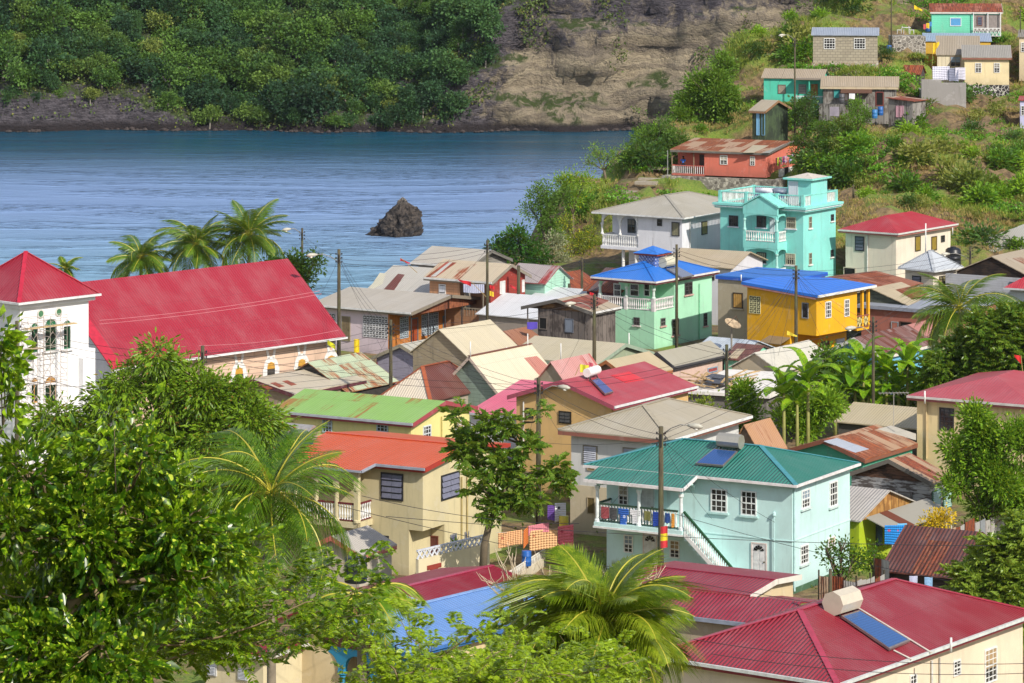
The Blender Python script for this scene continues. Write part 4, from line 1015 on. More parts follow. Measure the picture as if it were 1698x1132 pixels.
    d0 = H.onL(1308, 320, a0)[0]; d1 = H.onL(1323.5, 320, a0)[0]; H.wina('L', min(d0,d1), max(d0,d1), h+.1, zt-.15, 'shutter', H.T('L', a0), fc='#c8cdd4', pc='#c3c9d2')
    # balcony bay
    t0, t1 = sorted((H.onL(1289, 400, sB)[0], H.onL(1232, 400, sB)[0])); zs = [H.onL(1260, y, sB)[1] for y in (401, 462)]
    zped = H.onL(1260, 341, sB)[1]; zpk = H.onL(1259, 324.5, sB)[1]
    for zf in zs: m = MB(); m.box(sB, o, t0, t1, zf-.55, zf); m.build('balcony_floor', tq, H.root)
    m = MB(); tm = (t0+t1)/2
    m.prism([(sB, t0, zped-.75), (sB, t1, zped-.75), (sB, t1, zped), (sB, tm, zpk-.08), (sB, t0, zped)], (.2,0,0)); m.build('pediment', tq, H.root)
    m = MB(); m.prism([(sB-.1, t0-.15, zped-.1), (sB-.1, tm, zpk), (sB-.1, tm, zpk+.12), (sB-.1, t0-.15, zped+.03)], (2.2,0,0)); m.prism([(sB-.1, t1+.15, zped-.1), (sB-.1, tm+.001, zpk), (sB-.1, tm+.001, zpk+.12), (sB-.1, t1+.15, zped+.03)], (2.2,0,0)); m.build('pediment_roof', plain('#86d3ca', .6, name='pale_turquoise'), H.root)
    for k, zf in enumerate(zs):
        tp = zped-.7 if k == 0 else zs[0]-.5
        H.arcade((sB+.1, t0+.1), (sB+.1, t1-.1), zf+.95, tp-.42, tp+.0, 1, tq, plain('#a8ded6', .6, name='pale_column'), th=.2, cr=.1, rise=.35)
        H.arcade((sB+.1, t0+.1), (o, t0+.1), zf+.95, tp-.42, tp, 1, tq, plain('#a8ded6', .6, name='pale_column'), th=.18, cr=.08, ends=(0,0), rise=.3)
        for tt in (t0+.1, t1-.1):
            m = MB(); m.box(sB, sB+.22, tt-.11, tt+.11, zf, zf+1.0); m.build('pier', tq, H.root)
        H.balustrade((sB+.1, t0+.2), (sB+.1, t1-.2), zf+.05, zf+.9, 13, wt); H.balustrade((sB+.2, t0+.1), (o, t0+.1), zf+.05, zf+.9, 6, wt)
    for (x0,x1,y0,y1,kk) in ((1209,1224,357,375,'s'),(1208,1223,417,435,'s'),(1255,1270.5,358,377,'s'),(1255,1270.5,418,436,'s'),(1304,1320,359.6,378.6,'b'),(1303,1319,420,439,'b')):
        H.window('L', x0, x1, y0, y1, 'sash', fc='#2a2b33' if kk == 's' else '#bdb9a2', nx=4 if kk == 's' else 5, ny=3 if kk == 's' else 2, sill='#d7d9e4')
    for (x0,x1,y0,y1,kk) in ((1341,1345.5,359,378,'b'),(1341,1345.5,419,438,'b'),(1377.5,1382,355,366,'s'),(1377,1381.5,414,425.6,'s')):
        H.window('R', x0, x1, y0, y1, 'sash', fc='#3a3b40' if kk == 's' else '#a9a692', nx=2, ny=2, sill='#e9e9e4')
    H.window('L', 1277, 1285, 361, 388, 'shutter', fc='#c9d6da', pc='#c5d3d8'); Hs['tower'] = H
    m = MB(); m.box(1, H.W-1, 1, H.Lg-1, h+.081, h+.1); m.build('roof_terrace', plain('#9a9a90', .9, name='concrete'), H.root)
    for i, (x0, x1) in enumerate(((1253, 1283), (1285, 1306))):
        t0_ = H.onL(x0, 318, 2.2)[0]; t1_ = H.onL(x1, 318, 2.2)[0]; z = H.onL(x0, 315, 2.2)[1]
        r = thing('solar_heater', ['white roof tank over blue solar tubes, nearer the left parapet of the turquoise tower', 'white roof tank over blue solar tubes, next to the stair turret of the turquoise tower'][i], 'solar water heater', H.l2w((2.2, (t0_+t1_)/2, h+.1)), H.phi)
        w = abs(t0_-t1_)/2; zz = z-h-.1; m = MB(); m.tube([(0,-w,zz), (0,-w+.04,zz), (0,w-.04,zz), (0,w,zz)], [.12,.24,.24,.12], 12); m.build('tank', plain('#dfe1ea', .35, name='white_tank'), r, True)
        m = MB()
        for k in range(14): y = -w+.1+(2*w-.2)*k/13; m.tube([(-.1,y,zz-.25), (-1.2,y,.12)], [.035,.035], 5)
        m.build('solar_tubes', plain('#1c2f7a', .2, name='blue_tube'), r); m = MB()
        for y in (-w+.1, w-.1): m.bar((0,y,zz-.2), (.2,y,0), .05, .05); m.bar((-1.2,y,.1), (.2,y,.03), .05, .05)
        m.build('stand', plain('#8a8c90', .5, name='steel'), r)
    # red-roofed cream house behind the yellow one
    cm = paint('#d9cfbd', .8, .25, seed=6)
    H = simple('redcream', 'cream_house', 'cream two storey house with a red hip roof below the grassy bank', (1489,388), (1390,383.6), 1588, 6.5, 'hip', 358, cm, roofm('#a81f2c', .06, seed=4, fade=.1), phi=54, over=.45, gut='#cfcfcb', fas='#a8655c')
    H.window('L', 1418, 1433, 391.5, 416, 'louvre', fc='#2b2c31', nx=1, ny=4); H.window('L', 1445, 1460, 454, 471, 'shutter', fc='#6a5a50', pc='#4c3128')
    for q in ((1517,1526,391,416), (1544,1553,391.5,415)): H.window('R', *q, 'curtain', fc='#3a3024', pc='#8f7a2a')
    H.window('R', 1560, 1566, 390, 401, 'sash', fc='#3a3a3c', nx=1, ny=3)
    pipe(H, 'L', 1439, 388, 450); H.window('L', 1399, 1419, 443, 462, 'open', fc='#b9ae9c')
    vent_pipe(1535, 370, 418, 20.3, 'tall white vent pipe in front of the cream house with the red hip roof'); vent_pipe(1579.5, 374, 389, 19.3, 'short white vent pipe at the right corner of the red hip roof')
    H2 = simple('annex', 'annex', 'small cream annex with pale grey pyramid roof before the red hip roofed house', (1549,450), (1489.5,444.5), (1597,443.5), None, 'hip', 416.7, cm, roofm('#b9bfc6', .0, seed=8, fade=.2), ppm=20.6, over=.4, gut='#d5d9dc', cat='annex', cap=plain('#a9aeb4', .5, name='roof_cap'))
    H2.window('L', 1513, 1527.5, 457, 478, 'louvre', fc='#2b2c31', nx=1, ny=4); H2.window('R', 1557, 1567, 457, 478, 'louvre', fc='#4a4438', nx=1, ny=4, pc='#7c7454')
    # water tank
    P = at(1580.5, 440, 19.6); P.z = 2.2; m = MB(); m.lathe((0,0,0), [(.62,0),(.66,.06),(.66,.2),(.7,.25),(.66,.3),(.66,.6),(.7,.65),(.66,.7),(.66,1.0),(.7,1.05),(.66,1.1),(.64,1.35),(.45,1.5),(.25,1.53),(.25,1.6),(.02,1.61)], 20)
    o = m.build('water_tank', plain('#1c1f26', .4, name='black_plastic'), None, True); z0_ = 38-678/19.6; o.location = (P.x, P.y, z0_); tag(o, 'black ribbed plastic water tank beside the annex', 'water tank')
    m = MB(); m.box(-.8,.8,-.8,.8,-z0_,-.01); o2 = m.build('tank_plinth', plain('#9a948a', .9, name='concrete')); o2.location = o.location; tag(o2, 'concrete block plinth under the black water tank', 'plinth')
    H = simple('tanright', 'tan_house', 'wide tan house with large grey hip roof at the right edge', (1765,425), (1588,414), None, 3.8, 'hip', None, paint('#bda27c', .8, .3, seed=7), roofm('#a9a69b', .06, seed=10, fade=.2), phi=60, W=12, over=.5, gut='#c9ccd0', rise=2.3)
    H.window('L', 1618, 1632, 423, 443, 'louvre', fc='#b9bcc0', nx=1, ny=3); H.window('L', 1671, 1684, 424, 440, 'louvre', fc='#b9bcc0', nx=1, ny=3)
    H = simple('darkgable', 'plank_house', 'dark brown plank gabled shed with a rust striped roof over a white wall', (1706,459), None, 1760, 4.5, 'gableR', 426, weathered('#3a2c22', '#1e1612', .2, 3), roofm('#a89a84', .35, seed=12), phi=58, Lg=6.5, over=.15)
    m = MB(); m.box(H.oS-.12, H.oS-.004, .1, H.Lg+.8, 0, H.h-.15); m.build('lower_wall', paint('#b9bcc4', .8, .3, planks=.2), H.root)
    H.window('L', 1674, 1686, 467, 476, 'louvre', fc='#5a5d66', nx=1, ny=3, off=H.oS-.12)
    H = simple('palered', 'pale_blue_house', 'pale blue house with a red roof cut off by the right edge beside the palm', (1745,483), (1664,475.6), None, 3.9, 'hip', None, paint('#b3c0c4', .8, .3, seed=2), roofm('#b5303c', .0, seed=2), phi=60, W=7, rise=1.3, over=.4, gut='#c9ccd0')
    # rust striped shack with mossy gable
    H = simple('mossy', 'shack', 'shack with a mossy grey gable and a striped rust and cream roof', (1505,507), None, 1555, 3.6, 'gableR', 479, weathered('#5b6152', '#3a3f36', .25, 5), roofm('#b9a98c', .25, seed=21), phi=56, Lg=6.4, over=.2, ppm=None)
    H.patch('R', [(1485,480), (1517,473), (1540,487), (1513,496)], roofm('#8a4a2a', .8, seed=3, rc='#8a4420'))
    H = simple('behindy', 'shack', 'shack with a low rusty orange roof and weathered barge board right behind the yellow house', (1472,483), None, 1480, 3.8, 'gableR', 462, paint('#8c8474', .9, .5), roofm('#9a5a3a', .7, seed=33), phi=56, Lg=8.5, over=.3, W=6, fas='#8a8272')
    H = simple('salmonlow', 'salmon_building', 'long low dusky pink building with a blue grey roof edge behind the palm', (1590,519), (1421,505.5), None, 3.5, 'shedR', None, paint('#a8695c', .85, .35, seed=9), roofm('#9aa0ac', .0, seed=1), phi=56, W=7, rise=.35, over=.25, fas='#8f96a8')
    H.window('L', 1478, 1490, 533, 550, 'shutter', fc='#9aa4ac', pc='#a8695c'); H.window('L', 1492, 1512, 533, 552, 'open', fc='#5a4038')
    H = simple('pinkroof', 'shack', 'low shack with a faded pink tin roof between palm and salmon building', (1560,570), None, 1600, 2.7, 'gableR', 541, paint('#9a8a80', .9, .5), roofm('#b87a70', .2, seed=5), phi=56, Lg=6, over=.2)
def hill_houses():
    g = None
    H = simple('shed', 'green_shed', 'weathered dark green wooden shed with pale blue door posts on the slope', (1269,185), 1241, 1313, None, 'gableL', 167, weathered('#44583a', '#2c3a2a', .3, 1, True), roofm('#a89c86', .12, seed=14), ppm=16.1, phi=56, over=.3, z0=8.4, fas='#8a6a4c', cat='shed')
    for x in (1257, 1266): H.window('L', x-2.5, x+2.5, 187, 224, 'shutter', fc='#78b0d4', pc='#78b0d4' if x < 1260 else '#31482f')
    H = simple('teal', 'teal_house', 'bright teal green cottage with tan roof and a small railed porch', (1366,131), 1262, None, None, 'gableL', 115.5, paint('#4fbfa4', .8, .25, seed=3), roofm('#a3937c', .12, seed=15), ppm=15.6, phi=76, W=4.5, over=.25, z0=11.5)
    H.window('L', 1290, 1303, 140, 155, 'curtain', fc='#6a5a50', pc='#9b8f80'); H.window('L', 1324, 1337, 139.5, 155, 'louvre', fc='#8a8078', nx=1, ny=5, pc='#9a948c'); H.window('L', 1345, 1356, 139, 158, 'shutter', fc='#a8743c', pc='#a86a34')
    t0 = H.onL(1366, 160, -1)[0]; t1 = H.onL(1317, 160, -1)[0]; m = MB(); m.box(-1, H.oS, t0, t1, -.3, .25); m.build('porch_floor', plain('#4fbfa4', .8, name='teal_paint'), H.root); H.balustrade((-.9, t0), (-.9, t1), .25, 1.1, 22, WHITE(), None, 'slat')
    for t in (t0, (t0+t1)/2, t1): m = MB(); m.tube([(-.9, t, .2), (-.9, t, H.h)], [.07, .07], 6); m.build('post', plain('#4fbfa4', .8, name='teal_paint'), H.root)
    m = MB(); m.prism([(-1.1, t0-.1, H.h-.05), (-1.1, t1+.1, H.h-.05), (0, t1+.1, H.h+.05), (0, t0-.1, H.h+.05)], (0,0,.05)); m.build('porch_roof', roofm('#a3937c', .3, seed=2), H.root)
    H = simple('greywood', 'grey_house', 'rambling unpainted grey board house with tan roof and washing by its door', (1490,145), 1360, None, None, 'gableL', 127.5, weathered('#8a8680', '#5f5852', .9, 6, True, .4), roofm('#a3937c', .1, seed=16), ppm=15.8, phi=83, W=4.5, over=.3, z0=9.8, fas='#b9a98c')
    H.window('L', 1382, 1393, 147, 163, 'curtain', fc='#3a4a4a', pc='#3f9a98'); H.window('L', 1452, 1465, 152, 175, 'open', fc='#8a4038'); H.window('L', 1401, 1406, 155, 166, 'shutter', fc='#b03a30', pc='#d8d4cc')
    m = MB(); t0, t1 = H.onL(1446, 150, -.8)[0], H.onL(1394, 150, -.8)[0]; m.prism([(-1.2, t0, H.h-.55), (-1.2, t1, H.h-.55), (.3, t1, H.h-.2), (.3, t0, H.h-.2)], (0,0,.05)); m.build('awning', roofm('#8f6a4c', .7, seed=4), H.root)
    t0, t1 = H.onL(1400, 180, -.6)[0], H.onL(1358, 180, -.6)[0]; m = MB(); m.box(-.7, H.oS-.002, t0, t1, -.4, 2.2); m.build('lean_to', weathered('#7e7c78', '#4a4642', .6, 3, True), H.root)
    H = simple('greyshed', 'grey_shed', 'little square grey shed with pink shutters and a rusty flat roof', (1515,168.5), 1468, 1540, None, 'shedL', None, weathered('#8f8a86', '#5f5652', 1.2, 8, True, .25), roofm('#b9a28c', .65, seed=18, rc='#9a4428'), ppm=16.1, phi=55, over=.25, z0=9.8, rise=.25, cat='shed')
    H.window('L', 1486, 1491.5, 175, 194, 'shutter', fc='#c89aa8', pc='#c89aa8'); H.window('L', 1493, 1498.5, 175, 194, 'shutter', fc='#c89aa8', pc='#c89aa8')
    # concrete block house
    t = NT('concrete_block'); b = t.n.new('ShaderNodeTexBrick'); b.inputs['Scale'].default_value = 1; b.inputs['Mortar Size'].default_value = .03; b.inputs['Brick Width'].default_value = .55; b.inputs['Row Height'].default_value = .3
    b.inputs['Color1'].default_value = (*hx('#a39a86'), 1); b.inputs['Color2'].default_value = (*hx('#958c7a'), 1); b.inputs['Mortar'].default_value = (*hx('#7c7466'), 1); sq = t.n.new('ShaderNodeSeparateXYZ'); t.l.new(t.coord('Object'), sq.inputs[0]); cq = t.n.new('ShaderNodeCombineXYZ'); t.l.new(t.math('ADD', sq.outputs[0], sq.outputs[1]), cq.inputs[0]); t.l.new(sq.outputs[2], cq.inputs[1]); t.l.new(cq.outputs[0], b.inputs[0]); t.l.new(b.outputs[0], t.b.inputs['Base Color']); t.b.inputs['Roughness'].default_value = .95
    H = simple('block', 'block_house', 'bare concrete block house with a blue grey sheet roof and two white framed windows', (1458,59), 1345, None, None, 'shedR', 46.5, t.mat, roofm('#9aa4b4', .0, seed=19, fade=.25), ppm=15.3, phi=84, W=4.6, over=.2, z0=15.6, gable='wall')
    for q in ((1366,1385,63,81), (1416,1435,63,81)): H.window('L', *q, 'sash', nx=4, ny=4)
    m = MB(); m.box(H.oS-.12, H.W-.1, H.oT-.1, H.Lg-.1, -1.6, .05); m.build('stone_footing', stonem('#a8977c', '#6b5f50', 2.6), H.root)
    H = simple('mint', 'mint_house', 'mint green house with rusty roof, blue window and white lattice porch, highest on the hill', (1663,20), 1542, None, None, 'shedR', 6.5, paint('#74d6b4', .8, .2, seed=5, planks=.22), roofm('#a56248', .8, seed=20, rc='#a04a26'), ppm=14.6, phi=85, W=4, over=.2, z0=17.6, gable='wall', fas='#c9c4bc')
    H.window('L', 1575.5, 1594, 29, 43, 'shutter', fc='#dfe3e6', pc='#4f94c8')
    t0, t1 = H.onL(1659, 40)[0], H.onL(1614, 40)[0]; T = H.T('L'); m = MB(); H.wbox(m, T, t0, t1, .003, .02, .5, H.h-.3); m.build('porch_shade_panel', plain('#8f8682', .9, name='shaded_wall'), H.root)  # thin grey panel on the wall, coloured as the porch's shaded back
    H.balustrade((-.15, t0), (-.15, t1), 0, .95, 7, WHITE(), None, 'cross'); H.window('L', 1620, 1629, 27, 42, 'louvre', fc='#8a5a4c', off=H.oS-.03, nx=1, ny=5)
    for t_ in (t0, (t0+t1)/2-.1, t1): m = MB(); m.bar((-.15, t_, 0), (-.15, t_, H.h), .09, .09); m.build('post', WHITE(), H.root)
    H = simple('yellowlow', 'yellow_house', 'mustard yellow house with a blue grey roof, half hidden below the mint house', (1645,69), 1531, None, None, 'shedR', 55.5, paint('#c9a238', .8, .3), roofm('#8fa0b8', .0, seed=22), ppm=14.75, phi=86, W=3, over=.15, z0=14.2, gable='wall')
    H = simple('midgrey', 'cream_cottage', 'cream cottage under a brown grey tin roof with washing hung outside', (1626,92), 1552, None, None, 'shedR', 60, paint('#d8ccb0', .8, .25, boards=.4), roofm('#9a8e7c', .1, seed=23), ppm=14.95, phi=84, W=3.4, over=.15, z0=12.6, gable='wall')
    H.window('L', 1575.6, 1593, 93, 110, 'sash', fc='#a08a7a', nx=2, ny=3)
    H = simple('creambox', 'cream_cottage', 'square cream cottage with two small sash windows on a black and white stone base', (1678,96), 1595, None, None, 'shedR', 75.5, paint('#e0cfa4', .8, .2, seed=9), roofm('#98938a', .12, seed=24), ppm=15.1, phi=84, W=4.2, over=.3, z0=12.9, gable='wall', fas='#8a5a48')
    for q in ((1617,1627.6,104,120), (1648,1658,104,120)): H.window('L', *q, 'sash', nx=2, ny=4)
    m = MB(); m.box(H.oS-.03, H.W-.3, H.oT, H.Lg-.3, -2.4, -.01); m.build('stone_base', stonem('#3c3a3c', '#1e1d20', 2.6, mortar='#c9c6be'), H.root)
    H = simple('rustshed', 'rust_shed', 'tiny red rust roofed shed beside the concrete terrace', (1527,124), 1494, None, None, 'gableL', 109, weathered('#6a625e', '#3c3634', .5, 4, True), roofm('#8f4a30', .8, seed=25), ppm=15.25, phi=70, W=2.6, over=.15, z0=11.3, cat='shed')
    for nm, lab, B, L, ppm, z0, c, rc, apex in (('edge_house', 'cream house with a blue window cut off by the upper right edge', (1730,62), 1687, 14.9, 13, '#d0c0a0', '#8a8378', 50), ('edge_house', 'lilac white house with a red roof cut off by the right edge of the hillside', (1730,167), 1688, 16.0, 7.4, '#b9b9d8', '#a83a3a', 160)):
        H = simple(nm+str(ppm), nm, lab, B, L, None, None, 'shedR', apex, paint(c, .8, .2), roofm(rc, .1, seed=3), ppm=ppm, phi=80, W=4, over=.2, z0=z0, gable='wall'); H.window('L', 1693, 1703, B[1]+8, B[1]+24, 'sash')
    # concrete terrace
    a = at(1528, 137, 15.6); b = at(1602, 139, 15.6); m = MB(); m.box(0, b.x-a.x, 0, .3, -3.2, 0); m.box(0, (b.x-a.x)*.45, 0.001, .299, 0, .35); m.box(.0, b.x-a.x, .301, 4, -1.9, -.8)
    o = m.build('terrace_wall', paint('#9d9a98', .9, .6, seed=2)); o.location = a; tag(o, 'stained grey concrete terrace wall with washing above it', 'wall')
    a = at(1480, 60, 14.9); b = at(1535, 58, 14.9); m = MB(); m.box(0, b.x-a.x, 0, .8, -2.2, 0); m.box(0, b.x-a.x, .801, 4.5, -2.2, -.05)
    o = m.build('stone_terrace', stonem('#9a948a', '#4a4640', 2.6)); o.location = a; tag(o, 'rough stone terrace carrying the white plastic table', 'wall')
    # plastic table and chairs
    W_ = plain('#e8e8ea', .4, name='white_plastic')
    P = at(1503, 55, 14.65); P.z = 38-298/14.9+.0; P.z = at(1480, 60, 14.9).z-.05; r = thing('plastic_table', 'round white plastic table on the stone terrace', 'table', P); m = MB(); m.lathe((0,0,.68), [(.5,0),(.52,.03),(.5,.05)], 16); m.build('table_top', W_, r); 
    for a in range(4): m = MB(); c, s_ = math.cos(a*1.57+.7), math.sin(a*1.57+.7); m.tube([(.38*c,.38*s_,.68), (.45*c,.45*s_,0)], [.03,.025], 6); m.build('leg', W_, r)
    for i, (px, lab) in enumerate(((1491, 'white plastic chair left of the terrace table'), (1512, 'white plastic chair right of the terrace table'))):
        q = at(px, 58, 14.65); q.z = P.z; q.y = P.y; r = thing('plastic_chair', lab, 'chair', q, 1.57 if i else -1.57, 'white plastic chairs on the terrace'); m = MB(); m.box(-.24,.24,-.24,.24,.42,.46); m.build('seat', W_, r); m = MB(); m.prism([(-.24,.24,.46),(.24,.24,.46),(.22,.34,.88),(-.22,.34,.88)], (0,.03,0)); m.build('backrest', W_, r)
        for sx in (-.2,.2):
            for sy in (-.2,.2): m = MB(); m.tube([(sx,sy,.42),(sx*1.15,sy*1.15,0)], [.025,.02], 5); m.build('leg', W_, r)
    for px, py, ppm, c, l in ((1474,82,14.95,'#2c5c9a','blue barrel beside the block house'),(1538.5,46,14.7,'#2c5c9a','blue barrel at the corner of the mint house'),(1460,185,16.2,'#2d62a8','tall blue barrel beside the grey board house door'),(1450.5,190,16.25,'#3a7ab4','smaller pale blue barrel left of the tall one by the grey board house'),(1396,164,16.2,'#55555a','grey barrel against the board house lean-to')):
        barrel(px, py+6, ppm, c, l)
def steps():
    # stone steps up the spur
    P0, P1 = onground(1042, 334), onground(1094, 296)
    if P0 and P1:
        r = thing('stone_steps', 'pale concrete steps climbing the spur to the salmon house', 'steps', P0); N = 11
        for i in range(N):
            t = i/(N-1); p = (P1-P0)*t; p.x += .5*math.sin(t*3.1); a = -.35; c, s_ = math.cos(a), math.sin(a); w = 1.1; m = MB(); q = Vector((P0.x+p.x, P0.y+p.y, 0)); z = tz(q.x, q.y)-P0.z+.22
            pts = [Vector((p.x+u*c-v*s_, p.y+u*s_+v*c, z)) for u, v in ((-w,-.35),(w,-.35),(w,.35),(-w,.35))]; m.prism(pts, (0,0,-.3)); m.build('step', plain('#a89d8c', .9, name='step_concrete'), r)
def houses_mid():
    # open-sided house at the shore
    H = House('shore_house', 'grey roofed open sided house nearest the water behind the red wooden house', (781,443), 5.2, (681,437), 850, phi=58, over=.35)
    wm = paint('#8f8a84', .9, .5, seed=1); H.walls(wm, [(H.oS+1.6, H.W-.35, H.oT, H.Lg*.55, 0, H.h-.02), (H.oS, H.W-.35, H.oT, H.Lg-.35, 0, 2.6)])
    H.roof('gableL', None, 415.5, roofm('#b5ada0', .14, seed=31, fade=.2), gable=weathered('#8a867e', '#5a544c', .25, 2), fas='#6e6a62')
    H.arcade((H.oS+.1, H.Lg*.45), (H.oS+.1, H.Lg-.5), 2.6, 4.0, H.h-.04, 3, plain('#6e6a64', .8, name='post'), th=.15, cr=.08)
    # white and rust shed
    H = simple('whiterust', 'shed', 'shed with a patched white, rust and grey tin roof at the water side', (737,493), 605, None, 3.4, 'gableL', 450, paint('#9a948c', .9, .5), roofm('#b9b4aa', .12, seed=40, fade=.3), phi=58, W=8.2, over=.2, cat='shed', gut=None)
    H.patch('L', [(660,453.5), (671,455), (652,483), (634,482)], roofm('#6b3527', .4, seed=7, rc='#7a3a26')); H.patch('L', [(630,452), (640,453), (634,470), (617,479), (612,478)], roofm('#c9c4ae', .1, seed=4))
    # mint gable shed + red pink roof
    H = simple('pinkmint', 'house', 'house with faded red and grey roof and a pale mint gable', (905,472), 836, 952, 4.3, 'gableL', 442, paint('#a9d6c0', .85, .3, planks=.2), roofm('#a59a98', .38, seed=41, rc='#a8433f', rc2='#8f3038', fade=.25), phi=57, over=.25)
    H = simple('darkshack', 'shack', 'near black plank shack with a rusty barge board below the mint gable', (947,485), 872, 1000, 3.3, 'gableR', 457.5, weathered('#453c36', '#241e1b', .22, 2), roofm('#7a3c30', .6, seed=42), phi=56, over=.25, fas='#a8683a')
    H = simple('maroon', 'maroon_shed', 'dark maroon corrugated shed directly behind the mint green house', (1030,487), (966,469), None, 4.0, 'gableL', 449, roofless('#5a2c34'), roofm('#5c4440', .5, seed=43), phi=57, W=7, over=.25, cat='shed')
    # red and peach wooden house
    H = House('wooden_house', 'two tone wooden house, peach front and dark red gable, with a rust streaked cream roof', (816,469), 5.2, 702, 881, phi=57, over=.35)
    pe = paint('#b98a68', .85, .3, planks=.2, seed=3); re = paint('#8e2f24', .85, .35, planks=.2, seed=4)
    t1 = H.onL(762, 480)[0]
    H.walls(pe, [(H.oS, H.oS+.12, t1, H.Lg-.35, 0, H.h-.02), (H.oS+.12, H.W-.35, H.Lg-.5, H.Lg-.35, 0, H.h-.02), (H.oS+1.5, H.oS+1.6, H.oT+.12, t1, 2.4, H.h-.02), (H.oS, H.oS+.1, H.oT+.12, t1, 0, 2.9)])
    m = MB(); m.box(H.oS, H.W-.35, H.oT, H.oT+.12, 0, H.h-.02); m.build('end_wall', re, H.root)
    H.roof('gableL', None, 439, roofm('#c2b196', .33, seed=45, rc='#a85a2c', rc2='#8a3f1c'), gable=re, fas='#857c6e')
    H.patch('L', [(740,434), (757,435), (723,459), (706,459)], roofm('#a3482e', .6, seed=8)); H.patch('L', [(745,434.5), (750,434.7), (722,458), (714,458)], roofm('#b9b9b4', .1, seed=9), lift=.1)
    H.window('L', 728, 739.5, 471, 487, 'louvre', fc='#d8d8d8', nx=2, ny=1, pc='#c9ccd4'); H.window('R', 828.5, 837, 465.5, 487, 'shutter', fc='#d9d9d4', pc='#d4d6d4'); H.window('R', 865, 869, 463.5, 484, 'shutter', fc='#d9d9d4', pc='#d4d6d4')
    H.balustrade((H.oS+.05, H.oT+.3), (H.oS+.05, t1), 2.4, 3.1, 10, plain('#8f8474', .8, name='old_wood'), None, 'slat'); Hs['red'] = H
    for x in (770, 800): t = H.onL(x, 480)[0]; m = MB(); m.tube([(H.oS+.1,t,2.4),(H.oS+.1,t,H.h)], [.06,.06], 6); m.build('post', plain('#857c6e', .8, name='old_wood'), H.root)
    # white roofs
    H = simple('whiteroof', 'white_roofed_house', 'low building under a clean white sheet roof in front of the red gable', (895,530.5), (788,523.5), None, 2.9, 'gableL', 495, paint('#9a8f86', .9, .4), roofm('#d4d6da', .0, seed=46, fade=.25, rough=.6), phi=56, W=7.5, over=.2)
    H = simple('whiteroof2', 'white_roofed_house', 'low white roofed building partly hidden behind the grey plank shack', (990,509), 866, None, 3.1, 'gableL', 485, paint('#9a8f86', .9, .4), roofm('#cfd2d4', .0, seed=47, fade=.25, rough=.6), phi=57, W=7, over=.2)
    H = simple('bluecabin', 'blue_cabin', 'small blue timber cabin with rust and cream roof beside the plank shack', (862,575), 800, 905, 3.0, 'gableR', 551, paint('#4f8ca8', .85, .3, planks=.2), roofm('#9a6a50', .62, seed=48), phi=56, over=.2)
    # community building
    H = House('hall', 'long single storey hall, pinkish white front wall and orange end wall with breeze block panels', (682,519.5), 3.5, (512,505), 813, phi=57, over=.45, oR=2.3)
    wp = paint('#cdbdc4', .85, .3, seed=5); og = paint('#b5702c', .85, .25, seed=6, boards=.35)
    H.walls(wp, [(H.oS, H.oS+.15, H.oT+.15, H.Lg-.45, 0, H.h-.02), (H.oS+.15, H.W-.45, H.Lg-.6, H.Lg-.45, 0, H.h-.02)])
    m = MB(); pr = 1.0; m.box(H.oS, H.W-.45, H.oT, H.oT+.15, 0, H.h-.03); m.build('end_wall', og, H.root)
    H.roof('gableL', None, 490, roofm('#b3aa9c', .04, seed=49, fade=.2, bump=.3), fas='#7f7668', gable=None)
    ry = weathered('#8f5436', '#6a3a26', .3, 7, True, .5); m = MB(); pr = H.rise/(H.W/2)
    m.prism([(.5,.35,H.h-.25), (H.W-.5,.35,H.h-.25), (H.W-.5,.35,H.h+.5*pr-.02), (H.W/2,.35,H.h+H.rise-.02), (.5,.35,H.h+.5*pr-.02)], (0,.1,0)); m.build('gable', ry, H.root)
    H.window('L', 602.5, 643, 524, 559, 'lattice', fc='#cfd0d4'); H.window('L', 545, 556, 520, 548, 'lattice', fc='#cfd0d4'); H.window('L', 567, 581, 524, 565, 'door', fc='#8f8468', pc='#7a6a50')
    for q in ((663,676.5,525,560), (699,726,520,554), (749,762,515,545)): H.window('R', *q, 'lattice', fc='#b5c3ce')
    for q in ((681,692.5,527,570), (734,743,523,560)): H.window('R', *q, 'door', fc='#2f7a8c', pc='#a04a28')
    for x in (682, 710, 738, 766, 794):
        s_, _ = H.onR(x, 540, .4); m = MB(); m.tube([(s_,.4,0),(s_,.4,H.h+.1)], [.06,.06], 6); m.build('post', plain('#2f2d30', .7, name='dark_post'), H.root)
    t = H.onR(690, 540, .4)[0]; H.balustrade((t, .4), (H.W-.4, .4), .1, 1.1, 40, plain('#3a3a40', .6, name='iron'), None, 'slat', .05); Hs['hall'] = H
    # grey plank shack
    H = House('plank_shack', 'two storey unpainted grey plank shack with a porch and purple washing', (982,519), 5.2, (864,511), 1030, phi=57, over=.3)
    gp = weathered('#736a64', '#4a423e', .55, 9, True, .4); tp = H.onL(892, 540)[0]; te = H.Lg-.3
    H.walls(gp, [(H.oS, H.oS+.1, H.oT, tp, 0, H.h-.02), (H.oS+.1, H.W-.3, H.oT, H.oT+.1, 0, H.h-.02), (H.oS+1.6, H.W-.3, H.oT+.1, te, 0, H.h-.02), (H.oS, H.oS+.1, tp, te, 0, 3.3)])
    H.roof('gableR', None, 497, roofm('#b0a088', .1, seed=50), gable=None, mL=None, fas='#5e5a55')
